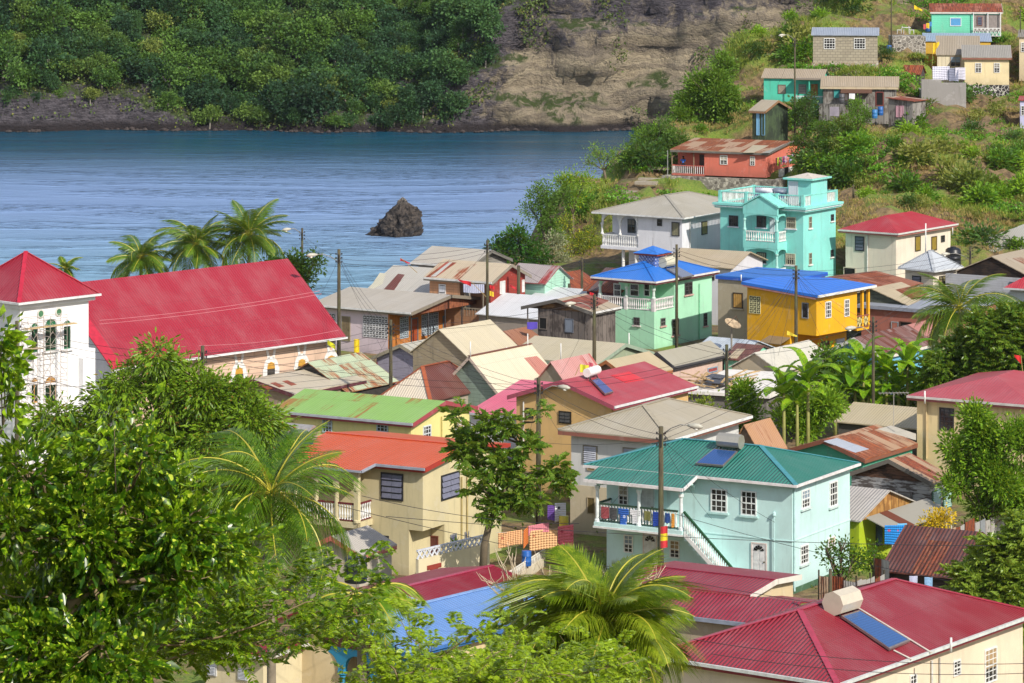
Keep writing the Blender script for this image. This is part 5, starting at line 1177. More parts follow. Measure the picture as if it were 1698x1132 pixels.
    m = MB(); pr = H.rise/(H.Lg/2); m.prism([(H.oS+.01, H.oT, H.h-.03), (H.oS+.01, te, H.h-.03), (H.oS+.01, te, H.h+(H.Lg-te)*pr-.02), (H.oS+.01, H.Lg/2, H.h+H.rise-.02), (H.oS+.01, H.oT, H.h+H.oT*pr-.02)], (.08,0,0)); m.build('gable', weathered('#8a6a44', '#4c3826', .4, 2, False, .6), H.root)
    H.patch('R', [(932,499), (975,488), (1010,498), (978,513)], roofm('#8a4a38', .55, seed=3, rc='#8f3f2c'))
    H.window('L', 937, 951, 528, 551, 'shutter', fc='#5f6672', pc='#6d7684'); H.window('L', 894, 907.5, 525.5, 546, 'open', fc='#6e655e')
    m = MB(); m.tube([(H.oS+.05, te-.05, 3.3), (H.oS+.05, te-.05, H.h)], [.06,.06], 6); m.build('post', plain('#6e655e', .8, name='old_wood'), H.root); Hs['plank'] = H
    # mint green house
    mg = paint('#a4dab8', .7, .2, seed=7)
    H = House('mint_house', 'mint green two storey house with blue hip roof, white balustrade veranda and rooftop lantern', (1087.4,468), 5.5, (980,459.4), (1192,456), phi=55, over=.4)
    zf = H.onL(1086, 517)[1]; sI = 2.0; tv = None; s1 = H.onR(1118.5, 500)[0]; te = H.Lg-.4; h = H.h-.02; tI = te-1.6
    H.walls(mg, [(H.oS, H.W-.4, H.oT, te, 0, zf), (s1, H.W-.4, H.oT, te, zf, h), (sI, s1, H.oT+1.7, tI, zf, h)])
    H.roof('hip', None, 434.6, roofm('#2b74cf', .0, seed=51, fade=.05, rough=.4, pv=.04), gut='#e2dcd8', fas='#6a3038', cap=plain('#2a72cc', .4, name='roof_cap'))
    H.soffit(plain('#b9d4c0', .7, name='soffit'))
    a = H.oS+.12; b = H.oT+.12
    H.arcade((a, b), (a, te-.1), zf+.95, zf+1.75, h, 2, mg, plain('#c9d9d0', .6, name='pale_column'), th=.2, cr=.11); H.arcade((a, b), (s1, b), zf+.95, zf+1.75, h, 1, mg, plain('#c9d9d0', .6, name='pale_column'), th=.2, cr=.1, ends=(0,0))
    wt = plain('#dcd8d8', .6, name='white_balustrade')
    for t in (b, (b+te)/2, te-.1): m = MB(); m.box(a-.13, a+.13, t-.13, t+.13, zf, zf+1.0); m.build('pier', wt, H.root)
    H.balustrade((a, b+.15), (a, te-.25), zf+.06, zf+.95, 24, wt); H.balustrade((a+.15, b), (s1, b), zf+.06, zf+.95, 11, wt)
    for q in ((1014,1026), (1041,1056), (1064,1074)): H.window('L', q[0]+4, q[1]+4, 470, 491, 'sash', off=sI, nx=1, ny=2, fc='#e0e0de')
    s0_ = H.onR(1098, 490, H.oT+1.7)[0]; s1_ = H.onR(1113, 490, H.oT+1.7)[0]; H.wina('R', s0_, s1_, zf+.05, zf+2.1, 'sash', H.T('R', H.oT+1.7), nx=3, ny=5)
    H.window('L', 1004, 1017.5, 526, 547, 'sash', nx=2, ny=3, fc='#4a4648', sill='#d9cfcb'); H.window('L', 1051, 1061, 526, 539, 'sash', nx=2, ny=2, fc='#4a4648', sill='#d9cfcb')
    for q in ((1095,1102.7,527,540,2), (1114,1125,528,555.5,4), (1166.6,1172,519,540,4), (1135,1147.5,467.6,488,3)): H.window('R', *q[:4], 'sash', nx=2, ny=q[4], fc='#4a4648' if q[0] > 1130 else '#6a6c68', sill='#cfa9a0')
    pipe(H, 'R', 1158.5, 470, 575, col='#7fc79c')
    heater(H, 'R', [(1105,446), (1124,443), (1151,457), (1131,461)], 'solar heater with cream tank and glass panel on the blue hip roof', (1.0, .42), 'round', '#c3bfa8', '#6c7690')
    # lantern
    c = H.hit((0, 0, H.h+H.rise+.3), (0,0,1), 1086, 440); cx, cy = H.W*.42, H.Lg*.46
    q = .78; zt = H.zof((cx-q, cy-q), 424); zb = H.h+H.rise-.7
    m = MB(); m.box(cx-q, cx+q, cy-q, cy+q, zb, zt); m.build('lantern_core', plain('#c9cfe0', .8, name='pale_lattice_back'), H.root); m = MB()
    for fx in (0, 1):
        for k in range(-6, 8):
            for sg in (1, -1):
                a0 = k*.28; pts = []
                for tt in (0, 1): pts.append((a0+sg*tt*(zt-zb), zb+tt*(zt-zb)))
                (u0, w0), (u1, w1) = pts
                # clip to 0..2q
                lo, hi = 0, 2*q
                if u1 == u0: continue
                ts = sorted(((lo-u0)/(u1-u0), (hi-u0)/(u1-u0))); ta, tb = max(0, ts[0]), min(1, ts[1])
                if tb <= ta: continue
                A = (u0+(u1-u0)*ta, w0+(w1-w0)*ta); B_ = (u0+(u1-u0)*tb, w0+(w1-w0)*tb)
                if fx: m.bar((cx-q-.02-.012*(sg > 0), cy-q+A[0], A[1]), (cx-q-.02-.012*(sg > 0), cy-q+B_[0], B_[1]), .07, .02)
                else: m.bar((cx-q+A[0], cy-q-.02-.012*(sg > 0), A[1]), (cx-q+B_[0], cy-q-.02-.012*(sg > 0), B_[1]), .02, .07)
    m.build('lantern_lattice', plain('#2f5fb4', .5, name='blue_lattice'), H.root); m = MB(); w = q+.36
    m.box(cx-w+.1, cx+w-.1, cy-w+.1, cy+w-.1, zt, zt+.14); m.build('lantern_fascia', plain('#a0402c', .6, name='red_fascia'), H.root); m = MB(); Q = [(cx-w,cy-w,zt+.142), (cx+w,cy-w,zt+.142), (cx+w,cy+w,zt+.142), (cx-w,cy+w,zt+.142)]
    for k in range(4): m.poly([Q[k], Q[(k+1) % 4], (cx,cy,zt+.68)])
    m.poly(Q[::-1]); m.build('lantern_roof', plain('#2b74cf', .4, name='blue_roof'), H.root); m = MB(); m.tube([(cx,cy,zt+.6),(cx,cy,zt+1.3)], [.02,.01], 5); m.build('finial', plain('#6a5a50', .6, name='iron'), H.root); Hs['mint'] = H
    # grey-beige block and the yellow house
    H = simple('beige', 'beige_house', 'plain beige two storey house with blue roof edge left of the yellow house', (1305,466), (1186,458), None, 6.2, 'flat', None, paint('#a59c86', .85, .3, seed=8), plain('#2b74cf', .4, name='blue_roof'), phi=57, W=6.5, over=.15, fas='#1f55b8')
    H.window('L', 1215.5, 1232, 485, 511, 'curtain', fc='#3a3028', pc='#b08a48', sill='#b5ab94')
    ym = paint('#e0a610', .75, .2, seed=10, name='yellow_wall')
    H = House('yellow_house', 'bright yellow house with a blue roof, its upper floor jutting over a shaded yard', (1355.7,491.6), 5.8, 1229, 1452, phi=50, over=.35)
    zf = H.onL(1351, 556.6)[1]; s1 = H.onR(1421, 520)[0]; tR = H.onL(1310, 540)[0]; te = H.Lg-.3; o = .35
    H.walls(ym, [(o, s1, o, te, zf, H.h), (o, s1+1.0, tR, te+.0, 0, zf-.005), (o+2.6, H.W-1, o+1.6, tR-.005, 0, zf-.01), (s1+.005, H.W-o, o, te, zf-.15, zf)])
    pB = Vector((0,0,H.h)); za = H.zof((0, H.Lg), 469)-H.h; zb = H.zof((H.W, 0), 474)-H.h
    bm_ = roofm('#2b72d4', .0, seed=52, fade=.02, rough=.45, pv=.03, bump=.15, pitch=.6)
    m = MB(); th = .1; P = [(0,0,H.h), (H.W,0,H.h+zb), (H.W*.78,H.Lg*.42,H.h+.55), (H.W*.25,H.Lg*.9,H.h+.75), (0,H.Lg,H.h+za)]; P2 = [(H.W,H.Lg*1.0,H.h+.1)]
    tri = [(0,1,2), (0,2,3), (0,3,4)]
    for a_, b_, c_ in tri: m.poly([Vector(P[i])+Vector((0,0,th)) for i in (a_, b_, c_)], 0, [(P[i][0], P[i][1]) for i in (a_, b_, c_)])
    for a_, b_, c_ in ((1, 5, 2), (2, 5, 3), (3, 5, 4)): PP = P+P2; m.poly([Vector(PP[i])+Vector((0,0,th)) for i in (a_, b_, c_)], 0, [(PP[i][0], PP[i][1]) for i in (a_, b_, c_)])
    PP = [P[0], P[1], P2[0], P[4]]
    for k in range(4): a_, b_ = Vector(PP[k]), Vector(PP[(k+1) % 4]); d = Vector((0,0,th)); m.poly([a_-d, b_-d, b_+d, a_+d])
    m.poly([Vector(p)-Vector((0,0,th)) for p in PP[::-1]]); m.build('roof', bm_, H.root)
    m = MB(); a_, b_ = Vector(P[0]), Vector(P[1]); m.bar(a_+Vector((0,-.06,0)), b_+Vector((0,-.06,0)), .1, .17); m.build('gutter', plain('#dadad6', .5, name='gutter'), H.root)
    m = MB(); a_, b_ = Vector(P[0]), Vector(P[4]); m.bar(a_+Vector((.05,.2,-.17)), b_+Vector((.05,-.1,-.17)), .06, .12); m.build('fascia', plain('#c08a8a', .7, name='pink_fascia'), H.root)
    m = MB(); m.prism([(o, o, H.h-.01), (o, te, H.h-.01), (o, te, H.h+za*.93), (o, o, H.h+.01)], (.1,0,0)); m.build('gable', ym, H.root)
    H.window('L', 1243, 1261, 491, 519, 'lattice', off=o, fc='#d3cfa0'); H.window('L', 1330, 1341, 501.5, 527.6, 'sash', off=o, fc='#8c9096', nx=1, ny=1)
    for q in ((1368,1377.6,499.6,527), (1399.5,1407.7,496,524.5)): H.window('R', *q, 'sash', off=o, nx=3, ny=4)
    # verandah end
    cr = plain('#d9cf90', .7, name='cream_rail')
    for (p, q, n) in (((s1, o+.05), (H.W-o, o+.05), 4), ((H.W-o, o+.05), (H.W-o, te), 8)): H.balustrade(p, q, zf+.05, zf+.95, n, cr, plain('#9a5a48', .7, name='rail_paint'), 'cross')
    for p in ((H.W-o, o+.1), ((s1+H.W-o)/2, o+.1), (H.W-o, te)): m = MB(); m.box(p[0]-.1, p[0]+.1, p[1]-.1, p[1]+.1, zf, H.h+.1); m.build('post', ym, H.root)
    a0 = H.onR(1378, 565, o+1.6)[0]; H.wina('R', a0+.6, a0+1.7, 1.0, 2.0, 'louvre', H.T('R', o+1.6), fc='#c9ccd0', nx=1, ny=5, pc='#aab0b8'); H.wina('R', a0-1.3, a0-.3, 0, 2.0, 'door', H.T('R', o+1.6), fc='#4a2a20', pc='#5a3a30')
    m = MB(); t0, t1 = H.onL(1311, 560)[0], H.onL(1276, 560)[0]; m.prism([(-1.0, t0, 2.15), (-1.0, t1, 2.15), (o, t1, 2.5), (o, t0, 2.5)], (0,0,.04)); m.build('awning', roofm('#a89478', .2, seed=3), H.root); Hs['yellow'] = H
    # low roofs in the middle
    H = simple('lavender', 'clapboard_house', 'lavender grey clapboard house with dark red window frames under a pale roof', (711,602), 616, 773, 3.2, 'gableR', 572, paint('#b3aec2', .8, .3, planks=.19, seed=1), roofm('#b4b0a2', .04, seed=60, fade=.2), phi=57, over=.25, fas='#a29a84')
    for q in ((643,651.5,626,648), (688,700,628,652)): H.window('L', *q, 'louvre', fc='#5a1f28', nx=1, ny=6, pc='#6a6a74')
    pipe(H, 'L', 626, 600, 640, col='#7a1f28')
    H = simple('bigcream', 'cream_roofed_house', 'tall gabled house with a broad plain cream roof behind the clapboard house', (777,595), 678, 862, 4.4, 'gableR', 547, paint('#a89a80', .85, .4, planks=.2), roofm('#c2b79c', .0, seed=61, fade=.15, rough=.65, bump=.3), phi=56, over=.2)
    H = simple('longcream', 'long_cream_roof', 'long low building under a flat pitched cream roof in front of the grey plank shack', (990,606), 838, None, 2.9, 'gableL', 571, paint('#8f9a80', .85, .3), roofm('#bcb196', .04, seed=62, fade=.15, rough=.65, bump=.3), phi=56, W=7.5, over=.25, fas='#8fa08c')
    H = simple('sage', 'gabled_house', 'steep gabled house with sage green clapboard gable and a bright cream roof capped in rust', (828,655.5), 728, 930, 3.0, 'gableR', 592, paint('#8fa394', .85, .35, planks=.24, seed=2), roofm('#d3c8ae', .06, seed=63, fade=.1, rough=.65, bump=.35), phi=56, over=.25, fas='#c4b4a4', cap=roofm('#a05a3c', .5, seed=2))
    H.patch('R', [(869,593), (890,590), (930,625), (905,634)], roofm('#b8796a', .25, seed=64, rc='#b05a40'))
    H = simple('pinkflat', 'pink_roofed_house', 'low house with a dusty pink and red sheet roof below the yellow flag', (945,648), 880, 1010, 3.0, 'gableR', 601, paint('#8f8474', .85, .4), roofm('#c08a84', .32, seed=65, rc='#b8564c', rc2='#a84a44', fade=.25), phi=56, over=.2)
    H = simple('brownhip', 'hip_roofed_house', 'house under a hip roof with one cream slope and one dark rust brown slope', (714,667), 629, 814, 2.9, 'hip', 609, paint('#9a8f80', .85, .4), None, mL=roofm('#d6cab6', .08, seed=66, fade=.15), mR=roofm('#64362c', .4, seed=67, rc='#8a4a2a', rc2='#4c2820', panel=.9), phi=57, over=.2, cap=plain('#9a5030', .8, name='rust_cap'))
    H = simple('palegreen', 'pale_green_roof', 'long pale green roof streaked with rust in front of the church wall', (575,652), 447, 662, 2.6, 'gableR', 602, plain('#3a3835', .9, name='dark_gable'), roofm('#b4c0a0', .42, seed=68, rc='#a8683a', rc2='#8a4a28', panel=1.2), phi=57, over=.2)
    H = simple('creamflat', 'beige_roofed_house', 'wide beige roof with three rust stripes beside the green roof', (488,655.5), 354, 608, 3.1, 'gableR', 631, paint('#9a8a78', .85, .4), roofm('#bdb29c', .03, seed=69, fade=.15, bump=.3), phi=57, over=.2, fas='#5a2a34')
    for i in range(3): x = 428+i*20; H.patch('R', [(x,638-i*3.2), (x+9,636.6-i*3.2), (x+24,643-i*3), (x+15,645-i*3)], roofm('#93482c', .6, seed=i))
    # centre right
    H = simple('tanA', 'tan_roofed_house', 'flat tan roofed house with orange fascia in front of the mint green house', (1045,629), 965, 1116, 3.0, 'gableR', 599, paint('#a08068', .85, .35), roofm('#b8a887', .03, seed=70, bump=.3), phi=56, over=.2, fas='#a8683c')
    H = simple('greyB', 'grey_roofed_house', 'grey roofed house with dark edging and pinkish wall in front of the mint green house', (1118,609), 1062, 1206, 3.1, 'gableR', 585, paint('#c9ada0', .85, .35), roofm('#a29c8a', .02, seed=71, bump=.3), phi=56, over=.25, gut='#4a484c', fas='#3e3c42')
    H.window('R', 1173, 1189, 608.5, 617, 'curtain', fc='#8ea6ba', pc='#a04a48')
    H = simple('blueC', 'corrugated_roof_house', 'small house with a pale blue white corrugated roof beside the mint green house', (1222,596), 1140, None, 2.8, 'gableL', 566, paint('#8f8a84', .85, .4), roofm('#b9c3cc', .1, seed=72, fade=.3, panel=.6, pv=.3), phi=56, W=6, over=.15)
    H = simple('rustD', 'rust_roofed_shack', 'shack with a brown rust roof and mint gable in front of the yellow house', (1243,600), 1196, 1292, 2.8, 'gableL', 574, paint('#7fc8a8', .85, .3), roofm('#6e4034', .55, seed=73, panel=1.4, pv=.3), phi=56, over=.15)
    H.patch('L', [(1222,578), (1236,578), (1222,594), (1207,593)], roofm('#b9a98c', .1, seed=3))
    H = simple('greyE', 'gabled_house', 'pale beige gabled house with a curved off white roof behind the banana plants', (1295,618), 1207, 1385, 3.1, 'gableR', 586, paint('#b5a890', .85, .35, seed=3), roofm('#cfcabc', .03, seed=74, fade=.25, panel=.6), phi=57, over=.2)
    H = House('concrete_building', 'unfinished white flat concrete roof over dark block walls with loose timber on top', (1276,657), 3.2, 1120, 1326, phi=68, over=.3)
    H.walls(paint('#6f6a66', .95, .5, seed=3)); m = MB(); m.box(0, H.W+4, 0, H.Lg, H.h-.15, H.h+.05); m.box(0, H.W, 0, .25, H.h+.051, H.h+.25); m.build('roof_slab', paint('#e0dcd6', .8, .5, seed=12), H.root); Hs['slab'] = H
    r = thing('timber_pile', 'heap of loose planks and dark sheets on the white concrete roof', 'timber pile', H.l2w((H.W*.35, H.Lg*.72, H.h+.05)), H.phi); rg = random.Random(5); m = MB()
    for i in range(34):
        a = rg.uniform(-.5, .5)+(1.2 if rg.random() < .2 else 0); l = rg.uniform(1.2, 3.2); x, y = rg.uniform(-1.8, 1.8), rg.uniform(-2, 1.8); z = rg.uniform(.03, .5); dz = rg.uniform(-.2, .35)
        m.bar((x, y, z), (x+l*math.cos(a), y+l*math.sin(a), z+dz), .14, .04)
    m.build('plank', plain('#c9a878', .8, name='raw_timber', var=.3), r); m = MB(); m.prism([(-1,-1,.35), (1,-1.3,.42), (1.2,.2,.5), (-.8,.3,.4)], (0,0,.03)); m.prism([(.3,-.4,.5), (1.6,-.6,.52), (1.7,.6,.6), (.5,.7,.55)], (0,0,.03)); m.build('sheet', plain('#4a4c55', .5, name='dark_sheet'), r)
    H = simple('bluegable', 'blue_house', 'light blue gabled house with white barge boards and a brown striped roof among bananas', (1463,592), 1368, 1552, 3.0, 'gableR', 561, paint('#6fb4d4', .8, .25, seed=2, planks=.22), roofm('#7a5248', .5, seed=75, panel=.5, pv=.35, rc='#6e3428', fade=.25), phi=57, over=.25, fas='#d4d0c8')
    H = simple('tanroof_right', 'tan_roofed_house', 'plain tan roof between bananas and the red roofed cream house', (1532,714), 1383, None, 2.6, 'gableL', 681, paint('#5a5650', .9, .4), roofm('#b8aa8c', .0, seed=76, bump=.3), phi=58, W=5.5, over=.2)
def roofless(c): return paint(c, .8, .35, boards=.2)
def houses_near():
    # church
    wc = paint('#e6e6e8', .75, .12, seed=1, name='church_render')
    H = House('church', 'large white church tower and long nave with deep red metal roofs', (31.5,503.5), 10.5, None, (165.5,488), phi=47.5, over=.5, Lg=9)
    H.Lg = H.W; h = H.h; rm = roofm('#9a2132', .0, seed=80, fade=.1, rough=.42, pv=.03, pitch=.22)
    H.walls(wc); H.roof('hip', None, 418.4, rm, gut='#dcdcdc', cap=plain('#b82a40', .4, name='roof_cap'), gd=.16)
    m = MB(); m.box(.2, H.W-.2, .2, H.Lg-.2, h-.35, h-.021); m.build('cornice', wc, H.root)
    def arch(face, x0, x1, y0, y1, fr='#e6e6e8', gl='#2c6a48', off=None):
        a0, a1, z0, z1 = H.rect(face, x0, x1, y0, y1, off); T = H.T(face, off); w = a1-a0; r = w/2; zc = z1-r; nrm = Vector(T(0,.03,0))-Vector(T(0,0,0)); c = (a0+a1)/2
        m = MB(); pts = [T(a0+.06,.005,z0), T(a1-.06,.005,z0)]+[T(c+(r-.06)*math.cos(t), .005, zc+(r-.06)*math.sin(t)) for t in np.linspace(0, math.pi, 11)]
        m.prism(pts, nrm); g = m.build('window', plain(gl, .35, name='green_shutter'), H.root); m = MB()
        H.wbox(m, T, a0+.12, c-.05, .04, .05, z0+.1, zc-.1); H.wbox(m, T, c+.05, a1-.12, .04, .05, z0+.1, zc-.1); m.build('pane', plain('#16301f', .3, name='green_dark_glass'), g); m = MB()
        H.wbox(m, T, a0, a0+.08, .003, .1, z0, zc); H.wbox(m, T, a1-.08, a1, .003, .1, z0, zc); H.wbox(m, T, a0-.12, a1+.12, .003, .16, z0-.12, z0); H.wbox(m, T, a0+.08, a1-.08, .036, .12, zc-.08, zc+.06)
        for t0, t1 in zip(np.linspace(0, math.pi, 13)[:-1], np.linspace(0, math.pi, 13)[1:]):
            m.prism([T(c+q*math.cos(t), .003, zc+q*math.sin(t)) for q, t in ((r-.06,t0), (r+.02,t0), (r+.02,t1), (r-.06,t1))], nrm*3)
        m.build('frame', plain(fr, .6, name='white_frame'), g); return g
    for q in ((49,63,534,584), (72,93,526.5,581), (102.6,117,529,578)): arch('R', *q)
    arch('L', 7, 19, 535, 584)
    for x0, x1, y0, y1 in ((49,63,625,668), (72,93,622,668)): arch('R', x0, x1, y0, y1, gl='#b98a4a')
    for face, x, y in (('R',67,520), ('R',97,517), ('L',2,520)):
        a, z = (H.onR if face == 'R' else H.onL)(x, y); T = H.T(face); m = MB(); nrm = Vector(T(0,.03,0))-Vector(T(0,0,0)); m.prism([T(a+.22*math.cos(t), .004, z+.22*math.sin(t)) for t in np.linspace(0, 6.283, 15)[:-1]], nrm); g = m.build('round_window', plain('#4a7a58', .4, name='green_glass'), H.root)
        m = MB()
        for t0, t1 in zip(np.linspace(0, 6.283, 15)[:-1], np.linspace(0, 6.283, 15)[1:]): m.prism([T(a+q*math.cos(t), .003, z+q*math.sin(t)) for q, t in ((.2,t0), (.29,t0), (.29,t1), (.2,t1))], nrm*2)
        m.build('frame', plain('#cfcdc6', .7, name='moulding'), g)
    # nave: local frame of its own but part of the church
    N = House('nave', 'x', (192,612), 5.0, None, (574,562), phi=47.5, over=.6, Lg=14)
    ez = N.h; pk = N.l2w((N.W, 0, 0)); 
    # apex from far end pixel (478,430)
    best = None
    for k in range(200):
        hw = 3+k*.05; w = N.l2w((N.W, hw, 0)); x = CX+F*w.x/w.y
        if x <= 478: best = hw; rz = HC-(430-HY)*w.y/F; break
    N.Lg = best*2; N.root.name = 'nave'; N.root.parent = H.root; N.root.matrix_parent_inverse = Matrix.Identity(4)
    N.root.location = H.w2l(N.root.location) ; N.root.rotation_euler = (0, 0, 0)
    for k in ('label', 'category'):
        if k in N.root: del N.root[k]
    # structure: children of the church directly
    nr = N.root
    def fix(o): return o
    pw = paint('#cdb09a', .85, .25, seed=4, planks=.45, name='nave_render')
    N.walls(pw); N.roof('gableR', rz-N.ze, None, rm, gable=wc, gut='#dcdcdc', gd=.16)
    m = MB(); m.box(-.3, 0, -.1, .5, ez-1, ez+.2); 
    a0, z0 = N.onR(200, 640); m = MB(); pr = N.rise/(N.Lg/2)
    m.prism([(-.25, -.1, 0), (-.25, N.Lg/2, 0), (-.25, N.Lg/2, ez+N.rise+.25), (-.25, -.1, ez+.2)], (.24,0,0)); m.build('parapet_wall', wc, nr)
    m = MB(); m.prism([(-.6, -.3, ez+.1), (-.6, N.Lg/2, ez+N.rise+.28), (-.6, N.Lg/2, ez+N.rise+.36), (-.6, -.3, ez+.18)], (.95,0,0)); m.build('verge', rm_flat(), nr)
    for x, yt in ((396,613), (449,604), (500,599), (548.5,593)):
        a, z = N.onR(x, yt+6); T = N.T('R'); nrm = Vector(T(0,.03,0))-Vector(T(0,0,0)); r0 = .36; m = MB(); zc = z; zb = z-1.3
        K = 14
        for t0, t1 in zip(np.linspace(0, math.pi, K)[:-1], np.linspace(0, math.pi, K)[1:]): m.prism([T(a+q*math.cos(t), .006, zc+q*1.15*math.sin(t)) for q, t in ((r0,t0), (r0+.32,t0), (r0+.32,t1), (r0,t1))], nrm)
        N.wbox(m, T, a-r0-.4, a-r0, .006, .04, zb-1, zc); N.wbox(m, T, a+r0, a+r0+.4, .006, .04, zb-1, zc)
        m.prism([T(a-.1,.006,zc+.66), T(a-.32,.006,zc+.6), T(a-.5,.006,ez-.05), T(a-.3,.006,ez-.05)], nrm); m.prism([T(a+.1,.006,zc+.66), T(a+.32,.006,zc+.6), T(a+.5,.006,ez-.05), T(a+.3,.006,ez-.05)], nrm)
        o = m.build('arch_surround', plain('#dedcda', .7, name='white_surround'), nr); m = MB()
        m.prism([T(a-r0,.004,zc-.05), T(a+r0,.004,zc-.05)]+[T(a+r0*math.cos(t), .004, zc+r0*1.15*math.sin(t)) for t in np.linspace(0, math.pi, 9)], nrm)
        for k in range(5): N.wbox(m, T, a-r0*.9, a+r0*.9, .03, .055, zc+k*.08-.02, zc+k*.08+.02)
        m.build('yellow_louvre', plain('#c99a3c', .7, name='yellow_louvre'), nr); m = MB(); N.wbox(m, T, a-r0, a+r0, .004, .02, zb, zc-.06); m.build('window', glassm(), nr)
    # annex between tower and nave
    m = MB(); A = H.W-.5; m.box(A, A+.9, .9, 5, 0, H.zof((A+.9, .9), 577)); m.build('porch', wc, H.root)
    m = MB(); a, z = H.onR(130, 600); m.box(a, a+1.0, .05, .5, 0, h-3.9); m.build('buttress', wc, H.root)
    Hs['church'] = H; Hs['nave'] = N
    # scaffolding
    r = thing('scaffolding', 'thin metal scaffolding frames and planks against the church tower', 'scaffolding', H.l2w((0, 0, 0)), H.phi); st = plain('#b5a79e', .5, .1, name='scaffold_tube'); T = H.T('R')
    def X(px, d=.6): return H.onR(px, 600, .5-d)[0]
    for (xa, xb, ytop) in ((35, 61, 527), (72, 100, 523)):
        m = MB(); a0, a1 = X(xa), X(xb); zt = H.onR(xa, ytop, -.1)[1]
        for a in (a0, a1):
            for d in (-.15, -.75):
                m.tube([(a, d, 0), (a, d, zt)], [.017, .017], 5)
            z = .3
            while z < zt: m.tube([(a, -.15, z), (a, -.75, z)], [.015, .015], 4); z += .35
        z = zt
        for lv in range(5):
            for d in (-.15, -.75):
                m.tube([(a0, d, z), (a1, d, z)], [.018, .018], 5); m.tube([(a0, d, z-.3), (a1, d, z-.3)], [.015, .015], 4)
                if lv < 4: m.tube([(a0, d-.02, z-.3), (a1, d-.02, z-1.8)], [.014, .014], 4); m.tube([(a1, d-.04, z-.3), (a0, d-.04, z-1.8)], [.014, .014], 4)
            z -= 1.9
        m.build('scaffold_frame', st, r)
    m = MB(); zp = H.onR(70, 541, -.1)[1]; m.box(X(34), X(118), -.7, -.3, zp, zp+.05); zp = H.onR(50, 578, -.1)[1]; m.box(X(34), X(62), -.7, -.3, zp, zp+.05); m.build('plank', plain('#c2a676', .8, name='raw_timber'), r)
    # yellow green house with green roof
    H = House('green_roofed_house', 'pale yellow house under a worn lime green roof with rust patches', (685,703.5), 5.8, 449, None, phi=60, W=7.2, over=.35)
    yg = paint('#dcd08a', .75, .2, seed=5); H.walls(yg); H.roof('gableL', None, 666.5, roofm('#86b054', .38, seed=81, rc='#94803c', rc2='#9a6a38', fade=.1, bump=.3), gut='#a9acb4', fas='#9a4048', gable=yg)
    for q in ((535,551,694,717), (625,644,703,727)): H.window('L', *q, 'sash', nx=3, ny=4, fc='#aebfc8')
    for q in ((701,714,705,732), (754,768,696,727)): H.window('R', *q, 'sash', nx=3, ny=4, fc='#d4dade')
    pipe(H, 'R', 731, 690, 760, col='#cfc27c'); Hs['green'] = H
    # pink roof left edge of it
    H = simple('pinkleft', 'pink_roofed_house', 'corner of a faded pink roof sticking out of the mango tree', (505,685), 432, None, 5.2, 'hip', None, paint('#9ab0a8', .85, .3), roofm('#c09090', .0, seed=3), phi=60, W=3.5, over=.3, rise=.5, fas='#9a4a50', gut='#d8d4d0')
    # bright pink roof
    H = simple('brightpink', 'pink_roofed_house', 'bright pink sheet roof between the breadfruit tree and the tan house', (884,695.5), 774, None, 3.0, 'shedR', 640, paint('#d0cfd4', .8, .3), roofm('#d4607a', .0, seed=4, fade=.1, bump=.25), phi=58, W=6.5, over=.2, gut='#b9bcc4')
    # tan house with red roof
    H = House('tan_house', 'tan house with a dull red roof, bright red patch and a white tank solar heater', (1018,675), 5.6, (841,656.5), (1156,652), phi=57, over=.4)
    tn = paint('#d2ad74', .75, .15, seed=6); H.walls(tn); H.roof('gableR', None, 632.5, roofm('#a83a46', .0, seed=82, fade=.12, bump=.3), gut='#dcdcdc', fas='#a04a5c', gable=tn)
    H.patch('R', [(1013,622), (1043,615.5), (1069,629), (1037,634)], roofm('#cf1f2c', .0, seed=2, bump=.3)); H.window('L', 872, 885, 676, 693, 'louvre', fc='#3a3428', nx=2, ny=2, pc='#6e6a54'); H.window('L', 927, 947.5, 681.5, 702, 'louvre', fc='#2a221c', nx=2, ny=3, pc='#3c3a34'); H.window('R', 1113, 1127, 672, 683, 'louvre', fc='#3a3a38', nx=2, ny=2)
    pipe(H, 'R', 1137, 664, 690); pipe(H, 'L', 869, 665, 735)
    heater(H, 'R', [(981,631), (992,627.5), (1017,650), (1003,654)], 'solar heater with a small white cylinder tank on the dull red roof', (1.6, .27), 'round', '#e6e4e0', '#27408f')
    m = MB(); s0_ = H.onR(1010, 650)[0]; T = H.T('R'); Hs['tan'] = H
    # white house with grey-tan hip roof
    H = House('white_house', 'white rendered house under a wide grey tan hip roof with brown fascia', (1112,731), 5.8, (925,711), (1246,704), phi=60, over=.55)
    H.walls(paint('#cdcdcb', .75, .2, seed=8)); H.roof('hip', None, 673, roofm('#a99f8a', .0, seed=83, fade=.18, bump=.3, pitch=.17), gut=None, fas='#8a5648', cap=plain('#a39a86', .6, name='roof_cap'))
    m = MB(); m.box(.5, H.W, -.1, -.003, H.h-.08, H.h+.06); m.build('gutter', WHITE(), H.root)
    for q in ((967,991,738,769), (1033,1058,742,758)): H.window('L', *q, 'louvre', fc='#8a8474', nx=1, ny=8, pc='#b9bcc8')
    for q in ((974,987,824,852), (974,987,770,780)): H.window('L', *q, 'curtain', fc='#a99a80', pc='#6a5a30')
    m = MB(); z = H.onL(960, 804)[1]; m.box(H.oS-.02, H.oS+.05, H.oT, H.Lg-.5, 0, z); m.build('lower_wall', paint('#c2b59a', .8, .4, seed=3), H.root); Hs['greyhip'] = H
    # rust hip roof
    simple('rusthip', 'rust_roofed_house', 'plain orange rust roof between the white house and the lime green house', (1262,757), 1205, 1306, 3.0, 'gableR', 706, paint('#8a7460', .9, .4), roofm('#b08460', .5, seed=84, rc='#a8683e', rc2='#865032', panel=1.1), phi=57, over=.2)
